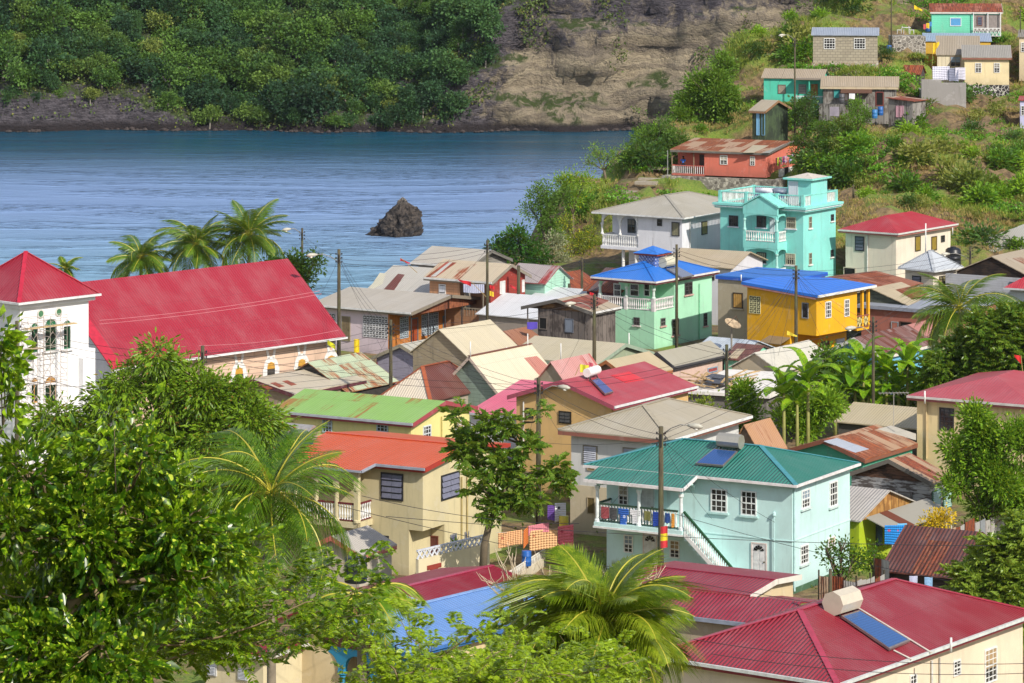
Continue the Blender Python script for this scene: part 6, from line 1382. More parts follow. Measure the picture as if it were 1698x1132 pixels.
    # rusty roof houses on the right
    H = simple('greengable', 'green_gabled_house', 'house with a sea green gable and patchwork rust and white tin roof', (1434,763), 1296, 1522, 3.0, 'gableR', 730.5, paint('#3f9a7e', .8, .3, seed=4), roofm('#b08e70', .62, seed=85, rc='#a4542a', rc2='#5e3626', panel=.8, pv=.2), phi=57, over=.25, fas='#7a4a38', mL=None)
    H.patch('R', [(1366,731), (1388,726), (1441,744), (1418,750)], roofm('#a9b0be', .0, seed=3)); H.patch('R', [(1455,711), (1478,705), (1519,719), (1519,729)], roofm('#b9b4a8', .25, seed=3))
    H.patch('F', [(1300,739), (1346,731.5), (1470,703.5), (1440,705)], roofm('#7f90b8', .0, seed=4)) if False else None
    H = simple('weathered', 'weathered_house', 'weathered white plank house with a brown rust roof and green louvre shutters', (1545,802), 1402, 1580, 3.1, 'gableR', 763, weathered('#b3b2b4', '#5e5654', .22, 11, False, .55), roofm('#a88a6c', .66, seed=86, rc='#a04e28', rc2='#5a2a20', panel=.6, pv=.2), phi=57, over=.25, fas='#6a645c', gable=weathered('#6a4a38', '#3f2c22', .3, 3))
    H.window('R', 1545, 1559, 812, 848, 'louvre', fc='#4f7a68', nx=1, ny=9, pc='#9ab8a8'); H.window('R', 1563, 1577, 808, 842, 'louvre', fc='#4f7a68', nx=1, ny=9, pc='#9ab8a8'); H.window('L', 1490, 1513, 815, 830, 'louvre', fc='#6a6260', nx=1, ny=5, pc='#8a8680')
    H = simple('lime', 'lime_house', 'small lime green shack with grey corrugated roof and a plywood gable', (1427,866), 1350, 1524, 2.7, 'gableL', 814.5, paint('#a3b81c', .8, .2, seed=3), roofm('#b0aaa4', .04, seed=87, fade=.2), phi=56, over=.2, gable=weathered('#b88a4c', '#8a6030', .8, 2, True))
    m = MB(); p = [H.w2l(at(1441, 845, 31.3)), H.w2l(at(1473, 865, 32.0)), H.w2l(at(1543, 847, 30.5)), H.w2l(at(1495, 832, 29.6))]
    a0 = H.onR(1441, 845)[0]; z = H.h-.1; Wd = H.W+.8; m.prism([(.5, -1.7, z-.35), (Wd, -1.7, z-.35), (Wd, -.05, z+.25), (.5, -.05, z+.25)], (0,0,.05)); m.build('awning', roofm('#c4bfb0', .25, seed=9, fade=.3), H.root)
    m = MB(); m.prism([(2.0,-1.71,z-.295), (2.9,-1.71,z-.295), (2.9,-.05,z+.306), (2.0,-.05,z+.306)], (0,0,.012)); m.build('roof_sheet', roofm('#93482c', .6, seed=1), H.root)
    for x in (.6, Wd-.1): m = MB(); m.tube([(x,-1.6,-.2), (x,-1.6,z-.35)], [.05,.05], 6); m.build('post', plain('#d4d0c4', .7, name='pale_post'), H.root)
    H.window('R', 1452, 1462, 868, 905, 'louvre', fc='#3a4a50', nx=1, ny=8, pc='#5a7a8a'); Hs['lime'] = H
    # dark rust shed
    H = simple('darkrust', 'shed', 'dark plank shed under a large even brown rust corrugated roof', (1588,961), (1457,943), None, 2.7, 'gableL', 884, weathered('#4a3c36', '#2a221f', .22, 5), roofm('#5e3229', .5, seed=88, rc='#8a4426', rc2='#4c261e', panel=1.25, bump=1.0, pitch=.2, pv=.08), phi=62, W=7.0, over=.25, cat='shed')
    # right cream house, red hip roof
    cm = paint('#dcc798', .8, .3, seed=9); H = simple('rightcream', 'cream_house', 'cream house with a broad red hip roof at the right edge, one dark barred window', (1715,674), (1504,662), None, 5.6, 'hip', None, cm, roofm('#ac424c', .0, seed=89, fade=.12, bump=.3), phi=60, W=11, over=.45, gut='#c9c4c0', rise=.95, fas='#a05a5a')
    H.window('L', 1558, 1582, 676, 713, 'sash', nx=3, ny=5, fc='#2a2b33'); pipe(H, 'L', 1537, 668, 760, col='#cbb488', r=.05); vent_pipe(1533.5, 648, 669, 28, 'white vent pipe at the left eave of the right hand red hip roof'); Hs['rightcream'] = H
    # orange roof house
    H = House('orange_roofed_house', 'cream two storey house with bright orange ribbed roof and a corner balcony', (705,778), 5.8, 466, None, phi=61, W=9.2, over=.35)
    cr = paint('#c9bd96', .75, .25, seed=7); z1 = H.onL(700, 880.5)[1]; tv = H.onL(618, 800)[0]; te = H.Lg-.35; o = .35
    s_r = H.onR(737, 880)[0]; t_r = H.onL(678, 880)[0]
    H.walls(cr, [(o, H.W-o, o, te, z1, H.h-.02), (o, H.W-o, t_r, te, 0, z1-.002), (s_r, H.W-o, o, t_r-.002, 0, z1-.003)])
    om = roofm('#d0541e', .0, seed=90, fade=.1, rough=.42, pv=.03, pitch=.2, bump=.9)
    H.roof('gableL', None, 740, om, gut='#9aa0ae', fas='#a03020', gable=cr, cap=plain('#cf4a20', .4, name='roof_cap')); H.root
    # veranda in front of the left part
    sv = -1.15; zf = H.onL(600, 868, sv)[1]; zr = .35
    m = MB(); pr = H.rise/(H.W/2); t0 = tv-.35; ex = 1.15-.0
    n0 = [(sv-.25, t0, H.h+(sv-.25)*pr), (sv-.25, H.Lg, H.h+(sv-.25)*pr), (.05, H.Lg, H.h+.05*pr), (.05, t0, H.h+.05*pr)]
    up = [Vector(p)+Vector((0,0,.075)) for p in n0]; e = Vector((0,1,0)); m.poly(up, 0, [(p.y, p.x) for p in up]); m.poly([Vector(p) for p in n0[::-1]])
    for k in range(4): m.poly([n0[k], n0[(k+1) % 4], up[(k+1) % 4], up[k]])
    m.build('veranda_roof', om, H.root); m = MB(); zz = H.h+(sv-.25)*pr; m.box(sv-.35, sv-.253, t0, H.Lg, zz-.06, zz+.05); m.bar((sv-.3, t0-.05, zz), (.0, t0-.05, H.h), .09, .13); m.build('gutter', plain('#9aa0ae', .45, name='gutter'), H.root)
    m = MB(); m.box(sv, o-.002, tv, te, zf-.3, zf); m.build('balcony_floor', cr, H.root)
    H.arcade((sv+.12, tv+.12), (sv+.12, te), zf+.0, zz-.95, zz-.05, 4, cr, cr, th=.22, cr=.13); m = MB(); m.box(sv, sv+.26, tv, tv+.26, zf-.3, zz-.03); m.build('corner_pier', cr, H.root); m = MB(); m.box(sv+.262, o-.003, tv+.05, tv+.2, zz-.25, H.h-.05); m.build('side_beam', cr, H.root)
    mr = plain('#6a1f28', .6, name='maroon_rail'); H.balustrade((sv+.12, tv+.3), (sv+.12, te), zf+.05, zf+1.0, 30, WHITE(), mr); H.balustrade((sv+.3, tv+.12), (o, tv+.12), zf+.05, zf+1.0, 5, WHITE(), mr)
    H.window('L', 632, 669, 784, 829, 'louvre', fc='#26262c', nx=2, ny=4, pc='#6a6c80'); H.window('L', 532, 551, 783, 814, 'louvre', fc='#1c2440', nx=1, ny=3, pc='#2c3e78'); H.window('R', 731, 761, 784, 826, 'louvre', fc='#26262c', nx=2, ny=4, pc='#74768a')
    H.window('L', 621, 645, 887, 915, 'louvre', fc='#26262c', nx=1, ny=3, pc='#4a4c60'); H.window('L', 569, 590, 880, 902, 'shutter', fc='#d8d0c8', pc='#6a1f28')
    H.window('L', 694, 727, 887, 930, 'shutter', off=s_r, fc='#6a3024', pc='#5a2c22'); H.window('R', 746, 756, 885, 897, 'louvre', fc='#8a8c90', nx=2, ny=2); H.window('R', 770, 776, 881, 893, 'louvre', fc='#8a8c90', nx=1, ny=2)
    pipe(H, 'R', 764, 790, 930, col='#b5a470'); pipe(H, 'R', 773, 790, 930, col='#b5a470'); Hs['orange'] = H
    # garden wall with lattice
    A = at(694, 946, 33.4); B_ = at(812, 962, 32.6); A.z = B_.z = 0; L = (B_-A).length; r = thing('garden_wall', 'cream garden wall topped with white breeze block lattice below the orange roofed house', 'wall', A, math.atan2(B_.y-A.y, B_.x-A.x))
    hT = 38-(928+238)/33.4; m = MB(); m.box(0, L, 0, .18, -.3, hT); m.build('wall_panel', paint('#cfc3a4', .8, .3), r); m = MB(); n = 15
    for i in range(n):
        x0, x1 = L*i/n, L*(i+1)/n
        for (p, q) in (((x0,0), (x1,.42)), ((x1,0), (x0,.42))): m.bar((p[0], .09, hT+p[1]+.01), (q[0], .09+.012*(p[1]-q[1]), hT+q[1]+.01), .07, .07)
    m.box(0, L, .03, .15, hT+.40, hT+.47); m.build('lattice', plain('#cfd2dc', .6, name='white_lattice'), r)
    m = MB(); m.box(.9, 1.5, -.03, -.003, hT-2.4, hT-.45); m.box(.65, 1.75, -.034, -.004, hT-.62, hT-.4); m.build('painted_pillar', plain('#8f3428', .8, name='brick_red_paint'), r); m = MB(); m.box(3.2, 4.4, -.03, -.003, hT-1.5, hT-1.3); m.box(3.5, 4.1, -.034, -.004, hT-2.4, hT-1.5); m.build('painted_pillar', plain('#8f3428', .8, name='brick_red_paint'), r)
    C_ = at(905, 930, 31); C_.z = 0; L2 = (C_-B_).length; r = thing('garden_wall', 'low cream wall with open white blockwork running right behind the maroon roof', 'wall', B_, math.atan2(C_.y-B_.y, C_.x-B_.x)); m = MB(); hT = .75; m.box(.2, L2, 0, .15, -.3, hT-.2); m.build('wall_panel', paint('#d4cbb4', .8, .3), r); m = MB(); m.tube([(.2, .07, hT+.2), (L2, .07, hT+.2)], [.04,.04], 5)
    for i in range(int(L2/.3)): m.bar((.2+i*.3, .07, hT-.2), (.2+i*.3+.15, .07, hT+.2), .05, .05); m.bar((.5+i*.3, .07, hT-.2), (.2+i*.3+.15, .075, hT+.2), .05, .05)
    m.build('lattice', plain('#d9d6cc', .6, name='white_lattice'), r)
    # the white-blue house
    wb = paint('#c2e2e0', .7, .22, seed=11, name='pale_blue_render')
    H = House('pale_blue_house', 'pale blue two storey house with teal roof, arched balcony and outside stair', (1319.5,806), 5.8, (968,767), (1425,770), phi=60, over=.38)
    o = .38; te = H.onL(1006, 900)[0]; sv = -1.2; h = H.h-.02
    H.walls(wb, [(o, H.W-o, o, te, 0, h)]); tm = roofm('#2b786a', .0, seed=91, fade=.1, rough=.42, pv=.03, pitch=.2, bump=.9)
    H.roof('hip', None, 741, tm, gut='#e4dede', cap=plain('#3a8a94', .4, name='roof_cap'))
    m = MB(); m.box(o-.01, H.W-o+.01, o-.012, te, 0, .45); m.build('plinth', paint('#3f6a4c', .8, .4), H.root); m = MB(); z = H.onL(1240, 889)[1]; m.box(o-.035, H.W-o+.02, o-.035, te, z-.06, z); m.build('string_course', wb, H.root)
    pr = H.rise/(min(H.W, H.Lg)/2); t1 = H.onL(1133, 812, sv-.3)[0]; t2 = H.onL(969, 793, sv-.3)[0]; x0 = sv-.3; zz = H.h+x0*pr
    m = MB(); P = [(x0, t1, zz), (x0, t2, zz), (.03, t2-.1, H.h+.03*pr), (.03, t1, H.h+.03*pr)]; up = [Vector(p)+Vector((0,0,.078)) for p in P]; m.poly(up, 0, [(p.y, p.x) for p in up]); m.poly([Vector(p) for p in P[::-1]])
    for k in range(4): m.poly([P[k], P[(k+1) % 4], up[(k+1) % 4], up[k]])
    m.build('veranda_roof', tm, H.root); m = MB(); m.box(x0-.12, x0-.003, t1, t2, zz-.1, zz+.06); m.bar((x0-.05, t1-.05, zz), (0, t1-.05, H.h), .07, .15); m.build('gutter', plain('#e4dede', .45, name='gutter'), H.root)
    ta = H.onL(1128, 840, sv)[0]; tb = H.onL(989, 840, sv)[0]; zf = H.onL(1060, 876, sv)[1]+.12
    m = MB(); m.box(sv-.1, o-.002, ta-.15, tb+.1, zf-.28, zf); m.build('balcony_floor', wb, H.root); m = MB(); m.box(sv-.13, sv-.103, ta-.2, tb+.15, zf-.3, zf-.2); m.build('floor_edge', WHITE(), H.root)
    pc = plain('#dfe6e6', .6, name='white_column'); H.arcade((sv+.1, ta), (sv+.1, tb), zf+.0, zf+1.85, zz-.06, 2, wb, pc, th=.2, cr=.1); H.arcade((sv+.1, ta), (o, ta), zf, zf+1.85, zz-.02, 1, wb, pc, th=.16, cr=.07, ends=(0,0), rise=.5)
    H.balustrade((sv+.1, ta+.2), (sv+.1, tb-.15), zf+.06, zf+1.0, 26, WHITE(), plain('#2f4a38', .6, name='green_rail')); H.balustrade((sv+.1, tb), (o, tb), zf+.06, zf+1.0, 7, WHITE(), plain('#2f4a38', .6, name='green_rail'))
    m = MB(); m.box(o-.03, o-.002, te, te+.1, 0, 1); 
    for q in ((1179,1206,810,849,4), (1229,1255,813.5,854.5,4)): H.window('L', *q[:4], 'sash', nx=3, ny=q[4], sill='#b9dcd9', fc='#dfe3e2')
    H.window('L', 1026, 1042, 804, 837, 'sash', nx=2, ny=4); o1 = H.window('L', 1062, 1086, 807, 868, 'door', fc='#b9c4c4', pc='#c9cac8')
    for q in ((1035,1050,886.6,916), (1111,1127.5,895.5,925)): H.window('L', *q, 'sash', nx=2, ny=4)
    for (x0_,x1_,y0_,y1_) in ((1066.5,1090.5,884,936), (1246,1272,899.5,958)):
        g = H.window('L', x0_, x1_, y0_, y1_, 'door', fc='#d9c9c4', pc='#dedcdc'); a0, a1, z0_, z1_ = H.rect('L', x0_, x1_, y0_, y1_); T = H.T('L'); H.fanlight('L', a0, a1, z1_-.42, .3, T, g)
    for q in ((1328.6,1342,811,842), (1375,1387.7,798,839), (1326.6,1339.6,903,934.8), (1372,1384,890,911)): H.window('R', *q, 'sash', nx=3, ny=4, sill='#c9dcd8', fc='#e6e8e6')
    pipe(H, 'R', 1315.5, 806, 980, col='#bcdede', r=.05); m = MB(); a, z = H.onL(1285.5, 862); m.tube([(o-.12, a, 0), (o-.12, a, z+.25)], [.03,.03], 6); m.lathe((o-.12, a, z+.2), [(.03,0), (.1,.05), (.08,.2), (.02,.25)], 8); m.build('service_pipe', plain('#b9dcdc', .6, name='pipe'), H.root)
    # stair
    tS = ta-.2; tE = H.onL(1231, 940, sv)[0]; n = 14; r = thing('outside_stair', 'white outside staircase with green handrail down from the balcony of the pale blue house', 'staircase', H.l2w((0,0,0)), H.phi)
    m = MB()
    for i in range(n):
        ya = tS+(tE-tS)*i/n; yb = tS+(tE-tS)*(i+1)/n; z = zf*(1-(i+1)/n); m.box(sv+.05, o-.01, min(ya,yb), max(ya,yb), max(0, z-.32), z+.001*i)
    m.build('step', wb, r); m = MB(); m.bar((sv+.02, tS, zf+.98), (sv+.02, tE, .95), .13, .1); m.build('handrail', plain('#1f4f30', .5, name='green_rail'), r); m = MB()
    for i in range(n*2):
        t = (i+.5)/(n*2); y = tS+(tE-tS)*t; z = zf*(1-t); m.lathe((sv+.02, y, z-.05), [(.05,0), (.03,.1), (.055,.35), (.025,.65), (.045,.9), (.045,1.02)], 6)
    m.box(sv-.08, sv+.12, tE-.2, tE-.0, 0, 1.05); m.build('balusters', WHITE(), r); m = MB(); m.prism([(sv-.02, tS, zf-.05), (sv-.02, tS, zf-.3), (sv-.02, tE+.1, -.1), (sv-.02, tE, .12)], (.06,0,0)); m.build('stringer', WHITE(), r)
    heater(H, 'L', [(1184,745), (1223,749), (1199,773), (1153,769)], 'solar heater with a long boxy metal tank and blue panel on the teal roof', (.95, .36), 'box', '#b9b4a8', '#3a66a8'); Hs['blue'] = H
    # bottom right red roof
    H = House('red_roofed_house', 'large cream house under a ribbed crimson hip roof filling the lower right corner', (1388,1136), 4.6, (1075,1096), (1719,1033), phi=54, over=.45)
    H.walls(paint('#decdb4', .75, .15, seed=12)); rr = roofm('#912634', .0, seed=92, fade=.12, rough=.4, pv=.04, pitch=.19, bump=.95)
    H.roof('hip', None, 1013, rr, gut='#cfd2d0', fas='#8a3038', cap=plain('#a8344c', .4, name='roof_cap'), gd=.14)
    for q in ((1632,1652,1074,1131,5), (1580,1592,1094,1120,3), (1508,1519,1118,1150,3)): H.window('R', *q[:4], 'sash', nx=3 if q[0] > 1600 else 2, ny=q[4]+1)
    pipe(H, 'R', 1543, 1095, 1180, r=.05); pipe(H, 'R', 1556, 1090, 1180, r=.035, col='#b5b2ac')
    heater(H, 'R', [(1395,1022), (1424,1013), (1509,1063), (1475,1077)], 'solar heater with a big faceted cream tank and long blue panel on the crimson roof', (1.15, .48), 'box', '#c3b9a6', '#3768a8')
    m = MB(); p0, nrm = H.planes['R']
    for pa, pb in (((1417,1004), (1545,1082)), ((1482,1078), (1512,1093))): a, b = H.hit(p0+Vector((0,0,.14)), nrm, *pa), H.hit(p0+Vector((0,0,.14)), nrm, *pb); m.tube([a, b], [.035, .035], 6)
    m.build('water_pipe', plain('#d4cfc4', .5, name='pipe'), H.root); vent_pipe(1577, 1057, 1082, 40, 'white vent pipe rising from the gutter of the crimson roof'); Hs['red2'] = H
    # maroon roof in the centre
    rm2 = roofm('#8f2034', .0, seed=93, fade=.1, rough=.42, pv=.03, pitch=.2, bump=.9)
    H = simple('maroonC', 'maroon_roofed_house', 'house with long maroon roof and small white edged gable before the pale blue house', (1244,989), 1030, 1329, 3.7, 'gableL', 963, paint('#cbb894', .8, .25), rm2, phi=60, over=.3, fas='#d9d3c8', gut=None, cap=plain('#8e1f3a', .4, name='roof_cap'))
    a = H.w2l(at(1040, 0, 36)); m = MB(); x1 = -2.3; zl = H.h-.75; t2 = H.Lg; t1 = -2.6; 
    P = [(x1, t1, zl), (x1, t2, zl), (.05, t2, H.h-.06), (.05, t1, H.h-.06)]; P2 = [(.05, t1, H.h-.06), (.05, -.35, H.h-.06), (2.6, -.35, zl+.3), (2.6, t1, zl+.3)]
    for Q in (P, P2):
        up = [Vector(p)+Vector((0,0,.07)) for p in Q]; m.poly(up, 0, [(p.y, p.x) for p in up]); m.poly([Vector(p) for p in Q[::-1]])
        for k in range(4): m.poly([Q[k], Q[(k+1) % 4], up[(k+1) % 4], up[k]])
    m.build('lower_roof', rm2, H.root); m = MB(); m.box(x1-.1, x1-.003, t1, t2, zl-.12, zl+.06); m.build('gutter', plain('#8a93a4', .5, name='gutter'), H.root); m = MB(); m.box(x1+.3, .2, t1+.3, t2-.3, 0, zl); m.box(.2, 2.3, t1+.3, 0, 0, zl+.1); m.build('lower_wall', paint('#a89a84', .85, .4), H.root)
    m = MB(); Q = at(1100, 985, 35.5)
    # maroon gable left + blue roof + left ones
    H = simple('maroonL', 'maroon_roofed_house', 'maroon ribbed roof with white barge board under the garden wall', (738,1014), (562,1001), 905, 3.5, 'gableR', 980, paint('#b39a68', .8, .3), rm2, phi=51, over=.35, fas='#c9ccd8', cap=plain('#a83a58', .4, name='roof_cap'))
    bl = paint('#2487b0', .75, .15, seed=3)
    H = House('blue_roofed_house', 'house with a sky blue ribbed roof and bright turquoise arched porch behind the branches', (676,1086), 3.3, 490, 960, phi=50, over=.4, oL=2.2)
    H.walls(paint('#cdb98e', .8, .3)); H.roof('gableR', None, 1031, roofm('#6d96d4', .0, seed=94, fade=.06, rough=.4, pitch=.2, bump=.9), gut='#3f6fb0', fas='#1c5f9a', gable=None, cap=plain('#86a9dc', .4, name='roof_cap'))
    m = MB(); pr = H.rise/(H.Lg/2); m.prism([(.3,.4,H.h-.3), (.3,H.Lg-.4,H.h-.3), (.3,H.Lg-.4,H.h+.4*pr-.02), (.3,H.Lg/2,H.h+H.rise-.02), (.3,.4,H.h+.4*pr-.02)], (.1,0,0)); m.build('gable', paint('#6a4434', .85, .4, boards=.3), H.root)
    H.arcade((.5,.5), (.5,H.Lg-.5), 0, 1.9, H.h-.31, 3, bl, bl, th=.24, cr=.16)
    t = H.T('L', 2.2); st = stonem('#1f7fae', '#1a6f9c', 3.0, mortar='#c070a0', name='painted_crazy_paving'); m = MB(); H.wbox(m, H.T('L', 2.2), H.Lg*.45, H.Lg*.75, .004, .03, 0, 2.1); m.build('painted_panel', st, H.root); Hs['skyblue'] = H
    H = simple('maroonM', 'maroon_roofed_house', 'maroon roof glimpsed through the branches left of the sky blue roof', (572,1052), 440, 640, 3.6, 'gableR', 1012, paint('#cbb994', .8, .3), rm2, phi=60, over=.3)
    H = simple('maroonB', 'maroon_roofed_house', 'cream house with a small maroon roof and white louvres low behind the foreground branches', (440,1092), 322, 520, 2.9, 'hip', 1066, paint('#cfc3a0', .8, .3), rm2, phi=60, over=.35, gut='#d4d0c8')
    for q in ((395,412,1108,1128), (345,360,1100,1120)): H.window('L', *q, 'louvre', fc='#dcdcda', nx=1, ny=7, pc='#c9ccd0')
    H = simple('smallpink', 'outhouse', 'tiny outhouse with corrugated roof and pink barge board below the balcony', (598,923), 500, None, 2.5, 'gableR', 891, paint('#b9b0a0', .8, .3), roofm('#b5aea4', .1, seed=3), phi=60, W=3.5, over=.2, fas='#b8685c')
def rm_flat(): return plain('#b8293e', .4, name='red_flashing')
def vegetation():
    M1 = leafm('#2c4e0e', '#7c9e26', .3, .4, '#a06a34', .05, 1.2, 'mango_leaf')
    M2 = leafm('#2b540a', '#9abe22', .34, .28, '#c8d848', .07, 2.2, 'glossy_leaf')
    M3 = leafm('#2f5216', '#67902a', .3, .4, None, .1, 1.0, 'broad_leaf')
    M4 = leafm('#3f6c16', '#82aa2c', .4, .45, '#c2cf3a', .06, 1.5, 'feather_leaf')
    M5 = leafm('#24421a', '#4a6e2a', .28, .5, None, .1, .8, 'dark_leaf')
    M6 = leafm('#5a7a26', '#8a9c3e', .35, .5, '#c8b428', .07, 1.5, 'yellow_leaf')
    # mango tree before the church
    tree('mango_tree', 'big dense mango tree with brownish flower tufts in front of the church', 33.2,
         [(255,625,62),(330,640,58),(200,650,45),(385,650,48),(115,705,42),(70,700,28),(160,720,60),(280,715,75),(420,700,62),(370,760,70),(455,745,34),(230,790,70),(320,840,70),(440,790,36),(110,760,50)],
         (.40,.125), 36000, M1, base=265, per=10, trunk_r=.35, shell=.6, droop=.75, spread=.3, depth=1.0)
    # near-left tree (big leaves, close)
    tree('broadleaf_tree', 'large glossy leaved tree close to the camera at the lower left', 118,
         [(50,790,68),(140,800,68),(230,760,60),(20,850,95),(120,890,100),(230,880,90),(310,860,60),(60,990,110),(180,980,100),(290,950,80),(370,900,45),(40,1100,120),(170,1100,110)],
         (.25,.125), 6800, M2, base=60, z0=27.2, per=6, trunk_r=.1, shell=.3, droop=.3, spread=.19, bark=plain('#8d7a5c', .8, name='pale_twig'), depth=.9, fold=.18, sub=9)
    tree('leafy_branch', 'bright leafy branch hanging in from the left edge above the glossy tree', 150,
         [(5,600,24),(14,650,24),(0,560,18),(10,690,14)], (.15,.085), 330, M2, base=-20, z0=at(0,760,150).z, per=4, trunk_r=.02, shell=.1, spread=.09, droop=.2)
    tree('leafy_sprig', 'single upright sprig of pale leaves in front of the mango tree', 125,
         [(193,680,22),(185,720,22),(190,760,26)], (.15,.08), 90, M2, base=192, z0=at(0,765,125).z, per=3, trunk_r=.008, shell=.1, spread=.09, droop=-.2)
    tree('leafy_sprig', 'darker upright sprig rising beside the palm fronds', 118,
         [(305,775,26),(318,800,26),(350,850,36)], (.17,.09), 120, M2, base=330, z0=at(0,880,118).z, per=3, trunk_r=.008, shell=.1, spread=.1, droop=-.2)
    # pinnate-leaved branches in the foreground
    rng = np.random.default_rng(21)
    def pinnate(label, twigs, ppm, mat, rl=.16, seed=0, base=(300, 1200), k=9, dens=1.0):
        rg = np.random.default_rng(seed); b = at(base[0], base[1], ppm); z0 = tz(b.x, b.y); o = Vector((b.x, b.y, z0)); r = thing('feathery_tree', label, 'tree', o); m = MB(); P, D, L = [], [], []
        m.tube([(0,0,-.3), b-o], [.09, .06], 7)
        for tw in twigs:
            pts = [at(x, y, ppm+dy) for x, y, dy in tw]; q0 = [p-o for p in pts]; q = [q0[0]]
            for A_, B_ in zip(q0[:-1], q0[1:]):
                for f_ in (.34, .67, 1): q.append(A_.lerp(B_, f_)+Vector(rg.normal(size=3))*.07)
            m.tube(q, list(np.linspace(.02, .005, len(q))), 5)
            tot = sum((q[i+1]-q[i]).length for i in range(len(q)-1)); n = int(tot/.045*dens)
            for j in range(n):
                t = rg.random()**.8*(len(q)-1); i = min(int(t), len(q)-2); p = q[i].lerp(q[i+1], t-i)+Vector(rg.normal(size=3))*.14*(.3+t/len(q)); d = (q[i+1]-q[i]).normalized()*.4+Vector(rg.normal(size=3))*.7; d.z += .15; d.normalize()
                s_ = d.cross(Vector((0,0,1))).normalized(); ll = rl*rg.uniform(.7, 1.3); nl = int(k*rg.uniform(.8, 1.2))
                if rg.random() < .12: m.tube([q[i].lerp(q[i+1], t-i), p], [.005, .003], 3, cap=False)
                for u in range(nl):
                    a = (u+1)/nl
                    for sg in (-1, 1): P.append(tuple(p+d*ll*a-Vector((0,0,ll*.25*a*a)))); D.append(tuple(s_*sg+d*.35-Vector((0,0,.15)))); L.append(ll*.42*rg.uniform(.8, 1.1))
        P, D, L = np.array(P), np.array(D), np.array(L); V, Fc = leaves(P, D, L, L*.5, rg, .05, .5); np_mesh('crown', V, Fc, mat, r); m.build('branch', plain('#8d7a5c', .8, name='pale_twig'), r, True); return r
    M7 = leafm('#466e10', '#9cb828', .42, .35, '#c8cc3c', .06, 5.0, 'pinnate_leaf')
    fan = []
    rg = random.Random(8)
    for i in range(30):
        x0 = rg.uniform(180, 320); y0 = 1060+rg.uniform(-30, 40); x1 = rg.uniform(300, 640); y1 = rg.uniform(895, 1060); d = rg.uniform(-8, 8)
        fan.append([(x0, y0, d), ((x0+x1)/2, (y0+y1)/2+rg.uniform(-10, 25), d), (x1, y1, d+rg.uniform(-3,3))])
    pinnate('feathery small leaved tree spreading across the bottom left foreground', fan, 105, M7, .27, 3, base=(250, 1160), dens=.72)
    fan = []
    for i in range(34):
        x0 = rg.uniform(620, 760); y0 = 1150; x1 = rg.uniform(560, 900); y1 = rg.uniform(1015, 1125); d = rg.uniform(-8, 8)
        if rg.random() < .4: x1 = rg.uniform(700, 1120); y1 = rg.uniform(1060, 1130)
        fan.append([(x0, y0, d), ((x0+x1)/2, (y0+y1)/2+rg.uniform(-10, 15), d), (x1, y1, d+rg.uniform(-3,3))])
    pinnate('feathery small leaved tree rising from the bottom centre over the sky blue roof', fan, 105, M7, .25, 5, base=(700, 1190), dens=.8)
    fan = []
    for i in range(16):
        x0 = rg.uniform(-10, 60); y0 = 1140; x1 = rg.uniform(0, 230); y1 = rg.uniform(1040, 1120); fan.append([(x0, y0, 0), ((x0+x1)/2, (y0+y1)/2, 2), (x1, y1, 3)])
    pinnate('feathery small leaved tree in the extreme bottom left corner', fan, 112, M7, .25, 6, base=(20, 1190), dens=1.2)
    # bare curling twigs
    rg = random.Random(12)
    for (bx, by, lab, n, hh) in ((870,1000,'pale leafless shrub with curling twigs beside the garden wall', 16, 110), (1052,1015,'pale leafless shrub with curling twigs over the maroon roof', 14, 110)):
        b = at(bx, by, 60); z0 = tz(b.x, b.y); r = thing('bare_shrub', lab, 'shrub', (b.x, b.y, z0)); m = MB(); m.tube([(0,0,-.2), (0,0,b.z-z0)], [.09,.05], 6)
        for i in range(n):
            p = Vector((0,0,b.z-z0-.3)); d = Vector((rg.uniform(-.9,.9), rg.uniform(-.5,.5), 1)).normalized(); pts = [p.copy()]; L = hh/62*rg.uniform(.6, 1.15)/7
            for k in range(7): p = p+d*L; d = (d+Vector((rg.uniform(-.5,.5), rg.uniform(-.3,.3), rg.uniform(-.25,.35)))).normalized(); pts.append(p.copy())
            m.tube(pts, list(np.linspace(.028,.008,8)), 5)
            for k in (3, 5): q = pts[k]; e = Vector((rg.uniform(-1,1), rg.uniform(-.5,.5), rg.uniform(.1,1))).normalized(); m.tube([q, q+e*L*1.5, q+e*L*2.2+Vector((0,0,L*.8))], [.016,.01,.005], 4)
        m.build('twigs', plain('#c9b79c', .8, name='pale_twig_bark'), r, True)
    # palms
    PM = leafm('#4c6c10', '#98a82c', .38, .32, '#c8b93a', .02, 5, 'palm_leaf_bright'); PD = leafm('#33520f', '#66852a', .3, .38, '#9a9a34', .02, 5, 'palm_leaf_dark')
    palm(1000, 1035, 62, 2.95, 'windblown coconut palm with yellow green fronds in the bottom centre', 54, PM, nl=84, wind=.25, seed=3, bend=1.45, hi=1.35, lo=-.6, wid=.74, tr=.14, coconuts=True)
    palm(450, 820, 50, 3.5, 'coconut palm with long arching fronds below the mango tree', 30, leafm('#34590f', '#729522', .3, .32, '#c8c03a', .02, 5, 'palm_leaf_mid'), wind=.3, seed=5, bend=1.2, hi=1.3, lo=-.45, wid=.6)
    palm(600, 990, 60, 1.9, 'low palm with drooping fronds beside the garden wall', 12, leafm('#56801a', '#94a834', .35, .35, None, .05, .8, 'palm_leaf_low'), seed=9, bend=1.5, hi=.7, lo=-.2, wid=.6)
    palm(1592, 512, 24.5, 4.0, 'coconut palm with tattered fronds in front of the dusky pink building', 28, PD, nl=34, wind=.4, seed=6, bend=1.2, hi=1.3, lo=-.6, wid=.55)
